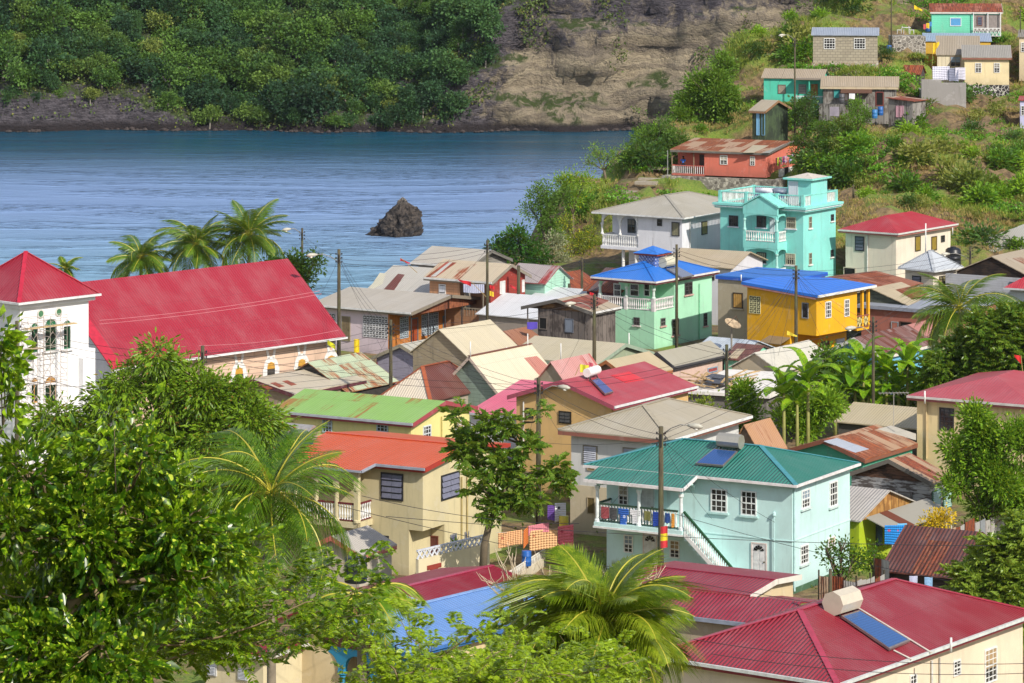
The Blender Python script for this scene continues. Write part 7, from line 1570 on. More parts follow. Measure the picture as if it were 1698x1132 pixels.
    palm(234, 428, 21.2, 3.1, 'leftmost coconut palm of the row behind the church nave', 26, PD, nl=40, seed=7, bend=1.2, hi=1.35, lo=-.5, z0=0, group=None)
    palm(326, 406, 21.2, 3.5, 'middle coconut palm of the row behind the church nave', 28, PD, nl=40, seed=8, bend=1.2, hi=1.35, lo=-.5, z0=0)
    palm(413, 390, 21.2, 4.0, 'tallest coconut palm, rightmost of the row behind the church nave', 30, PD, nl=40, seed=10, bend=1.15, hi=1.35, lo=-.5, z0=0, coconuts=True)
    palm(108, 446, 21.2, 1.6, 'small palm crown just showing beside the church tower roof', 12, PD, seed=11, bend=1.1, hi=1.3, lo=-.2, z0=0)
    tree('almond_tree', 'low spreading sea almond tree behind the end of the church nave', 21.5, [(455,448,20),(490,440,18),(520,438,14),(500,458,20),(470,470,18)], (.32,.2), 2600, M5, base=480, z0=0, per=6, flat=.35)
    # breadfruit trees
    BF = leafm('#43681c', '#96b044', .4, .3, '#b0a83c', .05, 2.0, 'breadfruit_leaf')
    def breadfruit(label, ppm, blobs, n, base, z0=None, seed=1, r=.22, size=.62, trunk=None):
        rg = np.random.default_rng(seed); W = [at(b[0], b[1], ppm) for b in blobs]; bp = at(base, 0, ppm); z0 = tz(bp.x, bp.y) if z0 is None else z0; o = Vector((bp.x, bp.y, z0)); rt = thing('breadfruit_tree', label, 'tree', o)
        bl = [((w-o).x, (w-o).y+rg.uniform(-.6,.6), (w-o).z, b[2]/ppm) for w, b in zip(W, blobs)]; C, d = blob_points(bl, n, rg, .55)
        P, D, L, Wd = [], [], [], []
        for c, dd in zip(C, d):
            for q in range(6):      # a rosette of lobed leaves
                a = q*1.05+rg.uniform(-.3,.3); el = rg.uniform(-.9, .95); v = np.array([math.cos(a)*math.cos(el), math.sin(a)*math.cos(el), math.sin(el)+.1])+dd*.3; v /= np.linalg.norm(v); ll = size*rg.uniform(.6, 1.1)
                s_ = np.cross(v, [0,0,1]); s_ /= np.linalg.norm(s_)+1e-6
                P.append(c); D.append(v); L.append(ll); Wd.append(ll*.3)
                for t in (.3, .5, .7):
                    for sg in (-1, 1): P.append(c+v*ll*t-np.array([0,0,ll*.1*t])); D.append(v*.75+s_*sg*.8-np.array([0,0,.15])); L.append(ll*.42*(1.15-t*.6)); Wd.append(ll*.17)
        V, Fc = leaves(np.array(P), np.array(D), np.array(L), np.array(Wd), rg, .12, .9); np_mesh('crown', V, Fc, BF, rt); 
        if trunk:
            tp = [at(x, y, ppm)-o for x, y in trunk]; m = MB(); m.tube(tp, list(np.linspace(r*1.25, r*.3, len(tp))), 8)
            for b in bl:
                v = Vector(b[:3]); q = min(tp, key=lambda p: (p-(v-Vector((0,0,b[3]*1.2)))).length); m.tube([q, q.lerp(v, .5)-Vector((0,0,.15)), v], [r*.38, r*.26, r*.12], 6)
            m.build('trunk', BARK(), rt, True); return rt
        branches(bl, (0,0,0), BARK(), rt, r, rg, 2); return rt
    breadfruit('breadfruit tree with sparse lobed leaves between the orange roofed and pale blue houses', 33.5, [(760,690,22),(795,710,30),(840,700,22),(775,760,30),(825,770,32),(880,740,26),(915,780,28),(870,810,34),(820,840,28),(790,800,24),(935,800,16),(900,690,14)], 125, 800, size=.98, r=.17, trunk=[(800,960),(803,905),(812,865),(832,825),(850,780),(862,735),(868,700)])
    breadfruit('thick breadfruit tree at the right edge below the palm', 26, [(1640,560,48),(1690,540,42),(1600,590,36),(1680,610,50),(1620,630,36),(1560,610,28),(1698,640,40)], 900, 1650, seed=3, r=.4, size=.95)
    breadfruit('breadfruit tree with glossy lobed leaves beside the crimson roof', 37, [(1650,930,42),(1690,960,50),(1610,975,36),(1670,1010,44),(1698,890,36)], 520, 1680, seed=4, size=.72)
    breadfruit('young breadfruit branch over the sky blue roof', 58, [(850,1020,26),(885,1050,24),(820,1050,20),(860,1080,22)], 60, 860, seed=8, size=.36, r=.06)
    # bananas
    for i, (x, y, h_, lab) in enumerate(((1385,655,2.0,'banana plant in the gap left of the tan roof'),(1340,625,2.2,'tall banana plant behind the white concrete roof'),(1455,665,1.9,'banana plant at the foot of the lamp pole'),(1555,640,2.0,'banana plant against the red roofed cream house'),(1418,625,2.2,'tall banana plant between the bushy tree and lamp pole'),(1300,645,2.0,'banana plant at the left end of the clump beside the white concrete roof'),(1322,662,1.9,'banana plant with split leaves beside the block wall'),(1432,600,1.8,'banana plant in front of the light blue gable'),(1470,610,2.0,'banana plant right of the lamp pole'),(1505,600,2.0,'tall banana plant in the middle of the clump'),(1540,612,1.9,'banana plant nearest the breadfruit tree'),(1490,640,1.8,'low banana plant above the tan roof'),(1440,650,1.8,'low banana plant left of the lamp pole base'),(1525,648,1.7,'banana plant with yellowing leaf above the tan roof'),(1405,640,1.7,'banana plant half hidden behind the ferny tree'))):
        banana(x, y-4, 27.5 if x < 1345 else 25.8, lab, n=10, seed=i, L=h_*1.3)
    # feathery trees centre right
    def feather(label, ppm, blobs, n, base, mat=M4, **k): return tree('feathery_tree', label, ppm, blobs, (.3,.12), int(n*2.1), mat, base=base, per=10, spread=.28, trunk_r=.12, shell=.35, **k)
    feather('light green feathery tree between the banana plants and the white concrete roof', 27, [(1350,672,26),(1305,690,26),(1380,665,24),(1340,705,24),(1320,655,18)], 3200, 1340)
    feather('slender leafy tree right of the pole in front of the block wall', 27, [(1225,655,22),(1240,685,26),(1215,690,20)], 1700, 1228)
    tree('croton_bush', 'yellow green broad leaved bush in front of the dark block wall', 27, [(1165,675,18),(1182,690,18),(1150,690,12),(1200,692,10)], (.25,.14), 900, M6, base=1172, per=6)
    tree('leafy_tree', 'bushy green tree below the light blue gable', 25.2, [(1372,595,22),(1410,600,24),(1395,630,30),(1430,640,26),(1360,630,20),(1470,650,26),(1510,660,26),(1540,655,24),(1450,625,22),(1500,630,20),(1330,690,24)], (.3,.16), 8500, M3, base=1395, per=8)
    feather('tall light green feathery tree in front of the right hand cream house', 30.5, [(1640,720,42),(1600,760,40),(1660,790,50),(1690,730,40),(1590,800,28),(1640,840,30),(1620,690,20),(1690,830,30)], 9000, 1650)
    tree('garden_tree', 'small sparse tree in front of the lime green shack', 34.5, [(1395,905,20),(1380,925,20),(1415,925,22),(1400,945,18),(1370,910,12)], (.2,.1), 900, M3, base=1402, per=5, shell=.4)
    tree('flowering_bush', 'bush covered in yellow leaves behind the tin fence', 31.5, [(1550,862,14),(1566,858,12),(1538,868,10)], (.17,.09), 900, leafm('#c4a010', '#e0c020', .3, .5, None, .1, 2, 'yellow_foliage'), base=1552, per=6, cat='bush')
    tree('garden_bush', 'low green bush beside the lime green shack', 32.5, [(1448,915,12),(1442,930,12),(1460,930,8)], (.18,.1), 500, M4, base=1448, per=6, cat='bush')
    # dracaena by the orange roofed house
    for (x, y, lab) in ((756,905,'spiky leaved dracaena by the garden wall'),(768,925,'low leafy plant behind the white lattice')):
        b = at(x, y, 32.5); z0 = 0; r = thing('spiky_plant', lab, 'plant', (b.x, b.y, z0)); rg = np.random.default_rng(int(x)); m = MB(); m.tube([(0,0,-.1),(0,0,b.z)], [.05,.03], 6); m.build('stem', BARKG(), r); P = np.zeros((60,3)); P[:, 2] = b.z+rg.uniform(-.35,.1,60); D = rg.normal(size=(60,3)); D[:, 2] = abs(D[:, 2])*.8+.1; V, Fc = leaves(P, D, .62, .07, rg, .1); np_mesh('leaves', V, Fc, M4, r)
    # spur and hillside
    tree('big_tree', 'large rounded green tree standing on the ridge of the spur against the cliff', 15.4, [(1170,140,42),(1205,150,32),(1150,175,34),(1195,110,24),(1130,190,22),(1190,190,36),(1215,185,22)], (.42,.22), 13000, leafm('#365c1a','#6c8e2c',.3,.5,None,.1,.8,'ridge_leaf'), base=1180, per=9, spread=.35, trunk_r=.3)
    tree('spreading_tree', 'spreading tree below the big ridge tree, leaning over the water', 16, [(1100,215,26),(1070,225,22),(1130,235,24),(1060,245,18),(1095,245,26)], (.3,.12), 4200, leafm('#3c5e20','#6a8c34',.3,.5,None,.1,.8,'spur_leaf'), base=1100, per=9, spread=.32)
    tree('sparse_tree', 'small sparse tree with thin branches at the tip of the spur path', 16.5, [(990,255,20),(1010,262,16),(975,268,12),(1030,250,12)], (.25,.1), 1100, leafm('#5f8426','#93a83e',.35,.5,None,.1,.8,'spur_leaf2'), base=1005, per=6, shell=.3)
    tree('dark_tree', 'dark rounded tree right of the salmon house washing lines', 16.6, [(1355,240,28),(1380,225,20),(1340,262,26),(1385,262,24),(1365,212,16),(1325,235,14)], (.26,.13), 6000, leafm('#2f4e16','#5f7c28',.28,.5,'#9aa03a',.05,.8,'hill_leaf'), base=1362, per=8, spread=.3)
    tree('garden_tree', 'dark leafy tree between the green shed and the grey board house', 16, [(1333,175,16),(1340,195,16),(1322,190,12),(1345,160,8)], (.24,.12), 2000, M5, base=1334, per=7)
    tree('citrus_tree', 'rounded dark bush in front of the grey board house', 16.2, [(1423,178,18),(1438,190,14),(1410,192,14),(1425,200,14)], (.22,.11), 2400, M3, base=1424, per=7)
    tree('shore_tree', 'tall leafy tree at the foot of the spur above the water', 17.7, [(895,320,26),(880,345,22),(915,345,26),(905,375,26),(935,320,20)], (.27,.12), 4600, leafm('#34561a','#5f8230',.3,.5,None,.1,.8,'shore_leaf'), base=905, per=8, spread=.3)
    tree('yellow_green_tree', 'bright yellow green tree at the foot of the spur', 17.6, [(945,300,20),(970,300,18),(955,330,18),(930,300,12)], (.3,.1), 2400, leafm('#5f8c18','#9ab82e',.4,.5,'#d0c020',.08,.8,'shore_leaf2'), base=950, per=8)
    tree('almond_tree', 'dark broad leaved tree at the shore behind the grey roofed open house', 18.6, [(830,405,20),(860,400,24),(885,415,20),(845,425,22),(875,440,22),(900,430,16)], (.34,.2), 3600, leafm('#24501a','#47782a',.3,.4,None,.1,.8,'almond_leaf'), base=866, per=7, flat=.4)
    tree('grey_bush', 'greyish green shrub beside the dark shore tree', 18.3, [(920,395,18),(905,420,18),(930,430,18),(915,445,14)], (.26,.1), 2000, leafm('#6a7450','#97997a',.25,.6,None,.1,.8,'grey_leaf'), base=916, per=7)
    tree('flowering_bush', 'shrub dotted with yellow flowers on the spur slope', 18.1, [(940,370,16),(960,400,20),(975,420,22),(950,430,20),(985,390,16)], (.26,.1), 2800, leafm('#52701c','#7a8c2e',.35,.5,'#e0c818',.12,1.6,'flower_leaf'), base=960, per=7)
    # hillside shrubs
    rg = np.random.default_rng(31); protos = []
    for v in range(4):
        bl = [(rg.uniform(-.5,.5), rg.uniform(-.5,.5), .35+rg.uniform(-.1,.35), rg.uniform(.35,.6)) for _ in range(4)]
        P, D, C = clumped(bl, 80, 8, rg, .16, .4); D[:, 2] += .4; L = .25*rg.uniform(.6,1.2,len(P)); V, Fc = leaves(P, D, L, L*.42, rg, .15)
        o = np_mesh('shrub', V, Fc, [leafm('#33581a','#5f8c26',.3,.5,None,.1,.9,'shrub_leaf_a'), leafm('#4a7a18','#8cb22c',.35,.5,None,.1,.9,'shrub_leaf_b'), leafm('#5c6e2a','#8c8f44',.3,.5,None,.1,.9,'shrub_leaf_c'), leafm('#2a4a1c','#4f7430',.3,.5,None,.1,.9,'shrub_leaf_d')][v]); protos.append(o)
    n = 0; tries = 0; first = [True]*4
    spots = []
    while n < 250 and tries < 7000:
        tries += 1; px = rg.uniform(880, 1830); py = rg.uniform(0, 420)
        line = np.interp(px, [880,960,1040,1110,1180,1240,1290,1400,1698],[430,350,268,215,100,20,0,-60,-60])
        if py < line+4: continue
        blocked = any(x0 < px < x1 and y0 < py < y1 for x0,x1,y0,y1 in ((1100,1250,50,215),(1108,1350,228,345),(1240,1316,160,235),(1258,1400,112,175),(1352,1495,125,212),(1465,1542,158,214),(1340,1462,42,112),(1475,1700,0,170),(985,1400,318,460),(1388,1600,352,460),(1030,1100,290,340)))
        if blocked: continue
        g = onground(px, py)
        if g is None or g.z < 1: continue
        spots.append((g, px, py)); n += 1
    for k, (g, px, py) in enumerate(spots):
        v = int(rg.choice(4, p=[.3,.25,.2,.25])); 
        if first[v]: o = protos[v]; first[v] = False
        else: o = protos[v].copy(); COL.objects.link(o)
        s_ = rg.choice([.7, 1.1, 1.6, 2.4], p=[.3,.3,.25,.15])*rg.uniform(.85, 1.15)*(1.25 if px < 1300 and py < 160 else 1); o.location = (g.x, g.y, g.z-.15*s_); o.scale = (s_, s_, s_*rg.uniform(.7,1.0)); o.rotation_euler = (0,0,rg.uniform(0,6.28)); tag(o, 'green shrub growing wild on the steep hillside of the spur', 'shrub', 'wild shrubs on the spur hillside')
    pts_g, pts_d, pts_v = [], [], []
    for _ in range(12000):
        px = rg.uniform(880, 1700); py = rg.uniform(0, 420); line = np.interp(px, [880,960,1040,1110,1180,1240,1290,1400,1698],[430,345,262,210,100,20,-20,-60,-60])
        if py < line: continue
        if any(x0 < px < x1 and y0 < py < y1 for x0,x1,y0,y1 in ((1115,1320,225,330),(1348,1460,60,112),(1600,1675,100,170),(1530,1600,110,165),(1480,1535,40,60),(1262,1395,130,175),(1035,1100,292,335))): continue
        g = onground(px, py)
        if g is None: continue
        f = noise.noise(Vector((g.x*.11, g.y*.11, 1))); tup = (g.x, g.y, g.z-.05)
        bank = px > 1370 and 300 < py < 400
        if bank: f -= .22
        if f > .08: pts_v.append(tup)
        elif f > -.1: pts_g.append(tup)
        elif rg.random() < .75: pts_d.append(tup)
    grass_tufts('long_grass', 'long green grass on the hillside', pts_g, .75, leafm('#5c7a26','#8c9a3c',.3,.6,'#b0a050',.1,.5,'grass_blade'), rg, 16, .07, .35)
    grass_tufts('dry_grass', 'straw coloured dry grass on the bank', pts_d, .55, leafm('#9a8250','#b9a268',.25,.7,'#6f7a34',.15,.5,'dry_grass'), rg, 12, .06, .35, 'dry grass')
    P = np.repeat(np.array(pts_v), 22, 0); P = P+rg.normal(size=P.shape)*np.array([.45,.45,.14]); P[:, 2] += .22; D = rg.normal(size=P.shape); D[:, 2] += .8; L = .24*rg.uniform(.6,1.3,len(P)); V, Fc = leaves(P, D, L, L*.75, rg, .12)
    o = np_mesh('creepers', V, Fc, leafm('#3a721a','#74a82c',.35,.45,'#9aa83a',.08,.5,'vine_leaf')); tag(o, 'leafy vines carpeting parts of the hillside', 'ground cover', None, 'stuff')
    # ground cover weeds among the houses and on the slope below the camera
    xs = []
    for _ in range(2600):
        x = rg.uniform(-45, 50); y = rg.uniform(24, 215); z = tz(x, y) if y < 130 else 0.0
        xs.append((x, y, z))
    P = np.repeat(np.array(xs), 10, 0); P = P+rg.normal(size=P.shape)*np.array([.5,.5,.1]); P[:, 2] += .15; D = rg.normal(size=P.shape); D[:, 2] += .7; L = .3*rg.uniform(.5,1.2,len(P)); V, Fc = leaves(P, D, L, L*.5, rg, .12)
    o = np_mesh('weeds', V, Fc, leafm('#35581a','#5f8428',.3,.5,'#8a8a40',.08,.5,'weed_leaf')); tag(o, 'weeds and low bushes between the houses and on the near slope', 'weeds', None, 'stuff')
def person_on_porch():
    H = Hs['salmon']; t = H.onL(1133, 270, H.oS+.45)[0]; base = H.l2w((H.oS+.45, t, .06)); r = thing('person', 'person in a blue shirt leaning on the railing of the salmon house porch', 'person', base, H.phi-math.pi/2)
    def skin(name, verts, edges, rads, mat, root=0):
        me = bpy.data.meshes.new(name); me.from_pydata(verts, edges, []); me.materials.append(mat); o = bpy.data.objects.new(name, me); COL.objects.link(o); o.parent = r
        md = o.modifiers.new('skin', 'SKIN'); 
        for v, q in zip(me.skin_vertices[0].data, rads): v.radius = (q, q)
        me.skin_vertices[0].data[root].use_root = True; s2 = o.modifiers.new('sub', 'SUBSURF'); s2.levels = 1; s2.render_levels = 2; return o
    sk = plain('#3a2318', .6, name='dark_skin')
    V = [(0,0,.95),(0,.02,1.2),(0,.03,1.42),(0,.0,1.52),(0,-.02,1.66),(0,-.01,1.78),(.19,.0,1.42),(.26,-.12,1.16),(.14,-.34,1.08),(-.19,.0,1.42),(-.26,-.12,1.16),(-.14,-.34,1.08),(.1,0,.9),(.11,-.02,.5),(.11,.03,.08),(.11,-.12,.03),(-.1,0,.9),(-.11,-.02,.5),(-.11,.03,.08),(-.11,-.12,.03),(.1,-.42,1.07),(-.1,-.42,1.07)]
    E = [(0,1),(1,2),(2,3),(3,4),(4,5),(2,6),(6,7),(7,8),(8,20),(2,9),(9,10),(10,11),(11,21),(0,12),(12,13),(13,14),(14,15),(0,16),(16,17),(17,18),(18,19)]
    R_ = [.14,.13,.13,.055,.095,.06,.06,.045,.035,.06,.045,.035,.09,.06,.045,.035,.09,.06,.045,.035,.025,.025]
    skin('body', V, E, R_, sk)
    skin('shirt', [(0,0,.98),(0,.02,1.2),(0,.03,1.42),(.2,.0,1.41),(.25,-.08,1.24),(-.2,.0,1.41),(-.25,-.08,1.24)], [(0,1),(1,2),(2,3),(3,4),(2,5),(5,6)], [.165,.155,.15,.085,.07,.085,.07], plain('#3f6fc4', .9, name='blue_cloth'))
    skin('shorts', [(0,0,.98),(.11,0,.88),(.115,-.01,.6),(-.11,0,.88),(-.115,-.01,.6)], [(0,1),(1,2),(0,3),(3,4)], [.16,.11,.09,.11,.09], plain('#2c2e38', .9, name='dark_cloth'))
    m = MB(); m.lathe((0,.005,1.68), [(.098,0),(.104,.05),(.085,.1),(.02,.125)], 10); m.build('hair', plain('#120c0a', .9, name='black_hair'), r, True)
def washing():
    H = Hs['salmon']; a = H.l2w((.9, -.5, 2.0)); b = H.l2w((6.6, -.5, 2.0)); wire(a, b, 'clothes line beside the salmon house hung with washing', .08, .008, '#c9c4b8', None)
    cols = ['#2a2c3a','#b9d43a','#3a3a44','#3fae6a','#d98a9a','#7a4aa0','#c9c4d4','#b9a8cf','#e0dde4','#3a9ac0','#c9b9dc','#d4c4e4','#8a88a0']; names = ['black shirt','lime green shirt','dark grey shirt','green shirt','pink top','purple top','pale grey top','lilac top','white top','turquoise shorts','mauve shirt','pale lilac cloth','grey shirt']
    d = (b-a)/13
    for i in range(13): cloth('hanging_cloth', names[i]+' on the clothes line beside the salmon house', 'laundry', a+d*(i+.15)-Vector((0,0,.05)), d.length*.75, random.uniform(.55,.85), d, cols[i], kind='shirt' if i not in (4,6,9) else 'sheet', group='washing beside the salmon house')
    H = Hs['blue']; sv = -1.2+.1; z = H.onL(1060, 846, sv)[1]; ta = H.onL(1125, 846, sv)[0]; tb = H.onL(994, 846, sv)[0]
    items = [('#9a4a50','maroon cloth',.03,.1,.6),('#4a4a4c','charcoal cloth',.14,.09,.6),('#2f5fb4','blue patterned shirt',.25,.13,.85),('#d9d9de','white t-shirt with a red mark',.4,.13,.75),('#7a7a48','olive cloth',.58,.08,.5),('#1f3f9a','royal blue towel',.69,.11,.75),('#2a4a8a','navy cloth',.84,.06,.5),('#c98a3a','striped orange cloth',.92,.04,.7)]
    for c, n_, t, w, h in items:
        y = tb+(ta-tb)*t; P = H.l2w((sv-.09, y, z+.02)); dv = H.l2w((sv, ta, 0))-H.l2w((sv, tb, 0)); cloth('hanging_cloth', n_+' draped over the balcony rail of the pale blue house', 'laundry', P, dv.length*w, h, dv, c, group='washing on the balcony rail', kind='shirt' if 'shirt' in n_ else 'sheet', pat='#b9c4e4' if 'patterned' in n_ else None, wave=.03)
    # bedspreads
    a = at(826, 883, 31.3); b = at(916, 878, 31.3); c2 = at(952, 872, 30.6); wire(a-Vector((.1,0,0)), c2, 'washing line carrying the peach and pink bedspreads', .1, .01, '#c9c4b8', None)
    for (x0, y0, x1, y1, h, col, pat, lab) in ((826,884,866,878,.62,'#e4ac7c','#c4785a','peach bedspread with dark flower prints at the left of the line'),(868,880,876,872,.75,'#d4783c',None,'narrow orange sheet between the bedspreads'),(876,872,910,866,.4,'#e08a98',None,'plain pink sheet at the back of the line'),(878,880,924,876,.85,'#e0b080','#c07a58','peach bedspread with dark flower prints in the middle of the line'),(925,873,951,869,1.0,'#e0707e','#c04458','pink patterned bedspread at the right of the line')):
        p = at(x0, y0, 31.2); q = at(x1, y1, 31.2); cloth('bedspread', lab, 'bedspread', p, (q-p).length, h*1.25, q-p, col, pat=pat, group='bedspreads drying in the yard', wave=.02)
    for (x, y, w, h, col, lab) in ((908,838,.5,.8,'#6a4a9a','purple cloth hanging under the breadfruit tree'),(920,834,.6,1.0,'#d4d4dc','striped grey cloth hanging under the breadfruit tree')): cloth('hanging_cloth', lab, 'laundry', at(x, y, 31), w, h, (1,.1,0), col, pat='#2a2a34' if 'striped' in lab else None, group='washing in the back yard')
    for (x, y, ppm, w, h, col, lab) in ((1546,110,15.4,1.9,1.5,'#d0d0e0','large white sheet, leftmost of three on the hilltop line'),(1574,113,15.4,1.0,1.4,'#8a8ea4','small grey blue sheet between two white ones on the hilltop line'),(1584,112,15.4,1.1,1.3,'#d4d2e0','white sheet next to the cream cottage wall')): cloth('bed_sheet', lab, 'laundry', at(x, y, ppm), w, h, (1,.1,0), col, group='sheets on the hilltop line', wave=.1)
    for (x, y, w, h, col, lab) in ((1536,38,.35,.6,'#e0c030','yellow shirt hanging at the corner of the mint house'),(1531,40,.3,.55,'#c45a5a','red cloth hanging at the corner of the mint house'),(1541,36,.3,.5,'#4f8cc4','blue cloth hanging at the corner of the mint house')): cloth('hanging_cloth', lab, 'laundry', at(x, y, 14.75), w, h, (1,.1,0), col, kind='sheet', group='washing at the mint house')
    cloth('hanging_cloth', 'grey blanket hanging in front of the grey board house', 'laundry', at(1376,177,16.4), .95, .95, (1,.1,0), '#8f8894'); cloth('hanging_cloth', 'white cloth beside a red box on the grey board house', 'laundry', at(1408,155,16.3), .6, .55, (1,.1,0), '#e0e0e4')
    cloth('curtain_cloth', 'bright blue flowered curtain hanging at the lime green shack', 'curtain', at(1467,871,32.6), 1.0, 1.0, (1,.1,0), '#2484d0', pat='#b8507a'); cloth('curtain_cloth', 'pale blue curtain hanging right of the flowered one', 'curtain', at(1488,868,32.4), .5, .95, (1,.1,0), '#6ab0d8')
    cloth('hanging_cloth', 'purple and pink cloth in the porch of the plank shack', 'laundry', at(874,534,23.1), .75, .5, (1,.1,0), '#5a4ab4'); cloth('hanging_cloth', 'white cloths in the porch of the wooden house', 'laundry', at(768,471,21.9), 1.6, .65, (1,-.1,0), '#b4b8d0')
    cloth('hanging_cloth', 'pale blue cloth on the wall of the dark plank shed', 'laundry', at(1533,957,34.3), .4, .5, (1,.1,0), '#8ab0d8'); cloth('hanging_cloth', 'folded white cloth at the window of the dark plank shed', 'laundry', at(1508,955,34.4), .4, .4, (1,.1,0), '#b9bcd8')
def street_things():
    P = {}
    P['p5'] = pole(648, 530, 25.5, 'mossy wooden pole in front of the lavender clapboard house', ybase=None)
    P['p4'] = pole(562, 413, 24.0, 'tall wooden pole with a lamp at the end of the church nave', lamp=(-1, 0, 1.5), d=.26)
    P['p1'] = pole(28, 532, 30, 'wooden pole at the left edge in front of the church tower')
    P['p2'] = pole(336, 573, 31, 'wooden pole top rising out of the mango tree')
    P['p3'] = pole(501, 378, 20.6, 'thin pole with a small lamp standing against the sea', d=.2, lamp=(-1, .3, .9))
    P['p6'] = pole(808, 398, 21.9, 'tall thin pole in front of the wooden house', d=.22)
    P['p7'] = pole(860, 440, 21.45, 'dark square post against the red gable', d=.3, arms=False)
    P['p8'] = pole(965, 427, 21.0, 'pale pole among the shacks left of the mint green house', d=.22)
    P['p9'] = pole(985.5, 488, 24.8, 'greenish pole with a lamp beside the mint green house', lamp=(-1, -.2, 1.3), d=.26)
    P['p10'] = pole(893, 626, 29.6, 'dark pole with a lamp in front of the tan house', lamp=(1, -.1, 1.1), d=.28)
    P['p11'] = pole(1096, 707, 34.6, 'thick wooden pole with a lamp in front of the pale blue house', lamp=(1, .45, 1.3), d=.27)
    P['p12'] = pole(1205, 571, 26.5, 'dark green pole in front of the white concrete roof')
    P['p13'] = pole(1320, 440, 23.8, 'pole carrying a fan of service wires before the yellow house', d=.24)
    P['p14'] = pole(1448, 525, 26.2, 'slim dark pole with a lamp right of the yellow house', lamp=(-1, -.3, 1.2), d=.2)
    P['p15'] = pole(1609, 409, 20.2, 'pole with a lamp in front of the wide tan house', lamp=(-1, -.2, 1.8), d=.22)
    P['p16'] = pole(1318, 62, 15.9, 'tall pole with a lamp above the teal cottage', lamp=(-1, .6, 1.1), d=.2)
    P['p17'] = pole(1415, 306, 18.0, 'short pole on the grassy bank beside the turquoise tower', d=.18, arms=False)
    P['p18'] = pole(1122, 405, 22.6, 'pole top between the white house and the blue roof', d=.22)
    P['p19'] = pole(1377, 943, 36.5, 'rusty brown post between the maroon and crimson roofs', d=.18, arms=False)
    P['p20'] = pole(944, 470, 20.95, 'stub of a brown post in front of the dark shack', d=.28, arms=False)
    P['p21'] = pole(1692, 15, 14.8, 'thin pale pole at the top right edge of the hill', d=.14, arms=False)
    P['p22'] = pole(1478, -20, 14.9, 'leaning pale post above the white plastic table', d=.14, arms=False)
    top = {k: Vector(v['top'])-Vector((0,0,.4)) for k, v in P.items()}
    L = [('p5','p4'),('p5','p9'),('p5','p2'),('p4','p6'),('p4','p3'),('p6','p8'),('p8','p18'),('p9','p12'),('p9','p6'),('p10','p5'),('p10','p12'),('p10','p11'),('p12','p13'),('p13','p14'),('p13','p18'),('p13','p15'),('p14','p15'),('p12','p14'),('p1','p2'),('p2','p10'),('p11','p14')]
    used = {}
    for i, (a, b) in enumerate(L):
        for k in range(2 if i % 3 else 3):
            dz = Vector((0,.05*k,-.27*k)); wire(top[a]+dz, top[b]+dz, 'thin dark wires strung between wooden poles across the roofs', .35+.12*k, .011)
    # service wires and long near wires
    for a, q in (('p13',(1245,592,24)),('p13',(1232,575,23.5)),('p13',(1262,600,24.4)),('p13',(1290,590,24.4)),('p13',(1356,497,22.7)),('p13',(1420,560,24)),('p13',(1380,600,25)),('p5',(617,600,24)),('p5',(700,640,26)),('p5',(590,540,23)),('p5',(682,519,22.5)),('p10',(842,665,28.6)),('p10',(872,740,30)),('p10',(925,712,30)),('p10',(960,720,30.2)),('p11',(990,860,33)),('p11',(1285,866,32.6)),('p11',(1180,860,33)),('p11',(975,795,33)),('p11',(870,730,31)),('p9',(1086,580,22)),('p9',(930,620,26)),('p12',(1118,610,24.5)),('p12',(1275,640,25.5)),('p4',(640,590,24.5)),('p4',(520,505,22.5)),('p14',(1390,600,25)),('p14',(1522,560,24)),('p15',(1545,455,20.6)),('p15',(1700,445,20)),('p18',(1075,412,22)),('p18',(1195,440,21)),('p6',(750,470,21.8)),('p8',(1000,470,22)),('p16',(1500,55,15)),('p16',(1290,140,15.6))):
        wire(top[a]-Vector((0,0,.2)), at(*q), 'thin dark service wires running from the poles down to the houses', .25, .009, group='service wires')
    for k, (a, b) in enumerate(((at(560,838,40), at(1420,1010,36)), (at(640,856,40), at(1690,905,37)), (at(600,822,40), at(960,868,36)), (at(1120,852,34), at(1700,985,36)), (at(1150,1060,46), at(1700,1100,44)), (at(1180,1084,46), at(1700,1116,44)), (at(-20,610,34), at(150,640,32)), (at(-20,590,34), at(200,655,32)))):
        wire(a, b, 'long dark power cable crossing in front of the nearer houses', .3, .012, group='long cables across the foreground')
    for k, (a, b) in enumerate(((at(165,531,26.5), at(530,482,25.0)), (at(165,537,26.5), at(533,487,25.0)), (at(330,573,28), at(562,547,26)))):
        wire(a, b, 'pale cable stretched above the church nave roof', .2, .014, '#d98a92', group='pale cables above the church nave')
    for y in range(6): wire(at(330, 606+y*9, 29), at(700, 552+y*13, 26), 'thin grey wires passing in front of the church wall', .3, .009, '#4a484e', group='wires in front of the church wall')
    # flags
    flag(596, 562, 26, 'yellow flag on a stick in front of the church nave end', '#e8c81c', -.34, .85, None, 0); flag(556, 572, 26, 'ragged yellow green flag beside the pole at the nave end', '#c9c81c', -.5, .3, None, -.7)
    flag(664, 428, 21.5, 'red pennant on a long stick against the sea', '#c4202c', .75, .2, (692, 452, 21.5), .5, True); flag(781, 467, 23.0, 'red pennant on a bamboo stick before the wooden house porch', '#c4202c', -.9, .35, (806, 492, 23.0), -.2, True); flag(812, 472, 22.7, 'small red cloth tied to the thin pole', '#c8242c', .35, .25); flag(812, 482, 22.7, 'small yellow cloth tied lower on the thin pole', '#e0c030', .3, .35)
    flag(857, 478, 22.3, 'small red and white cloth on the dark square post', '#c8303c', -.5, .15, None, -.6); flag(978, 484, 23, 'tiny red cloth behind the plank shack roof', '#c8202c', .3, .2)
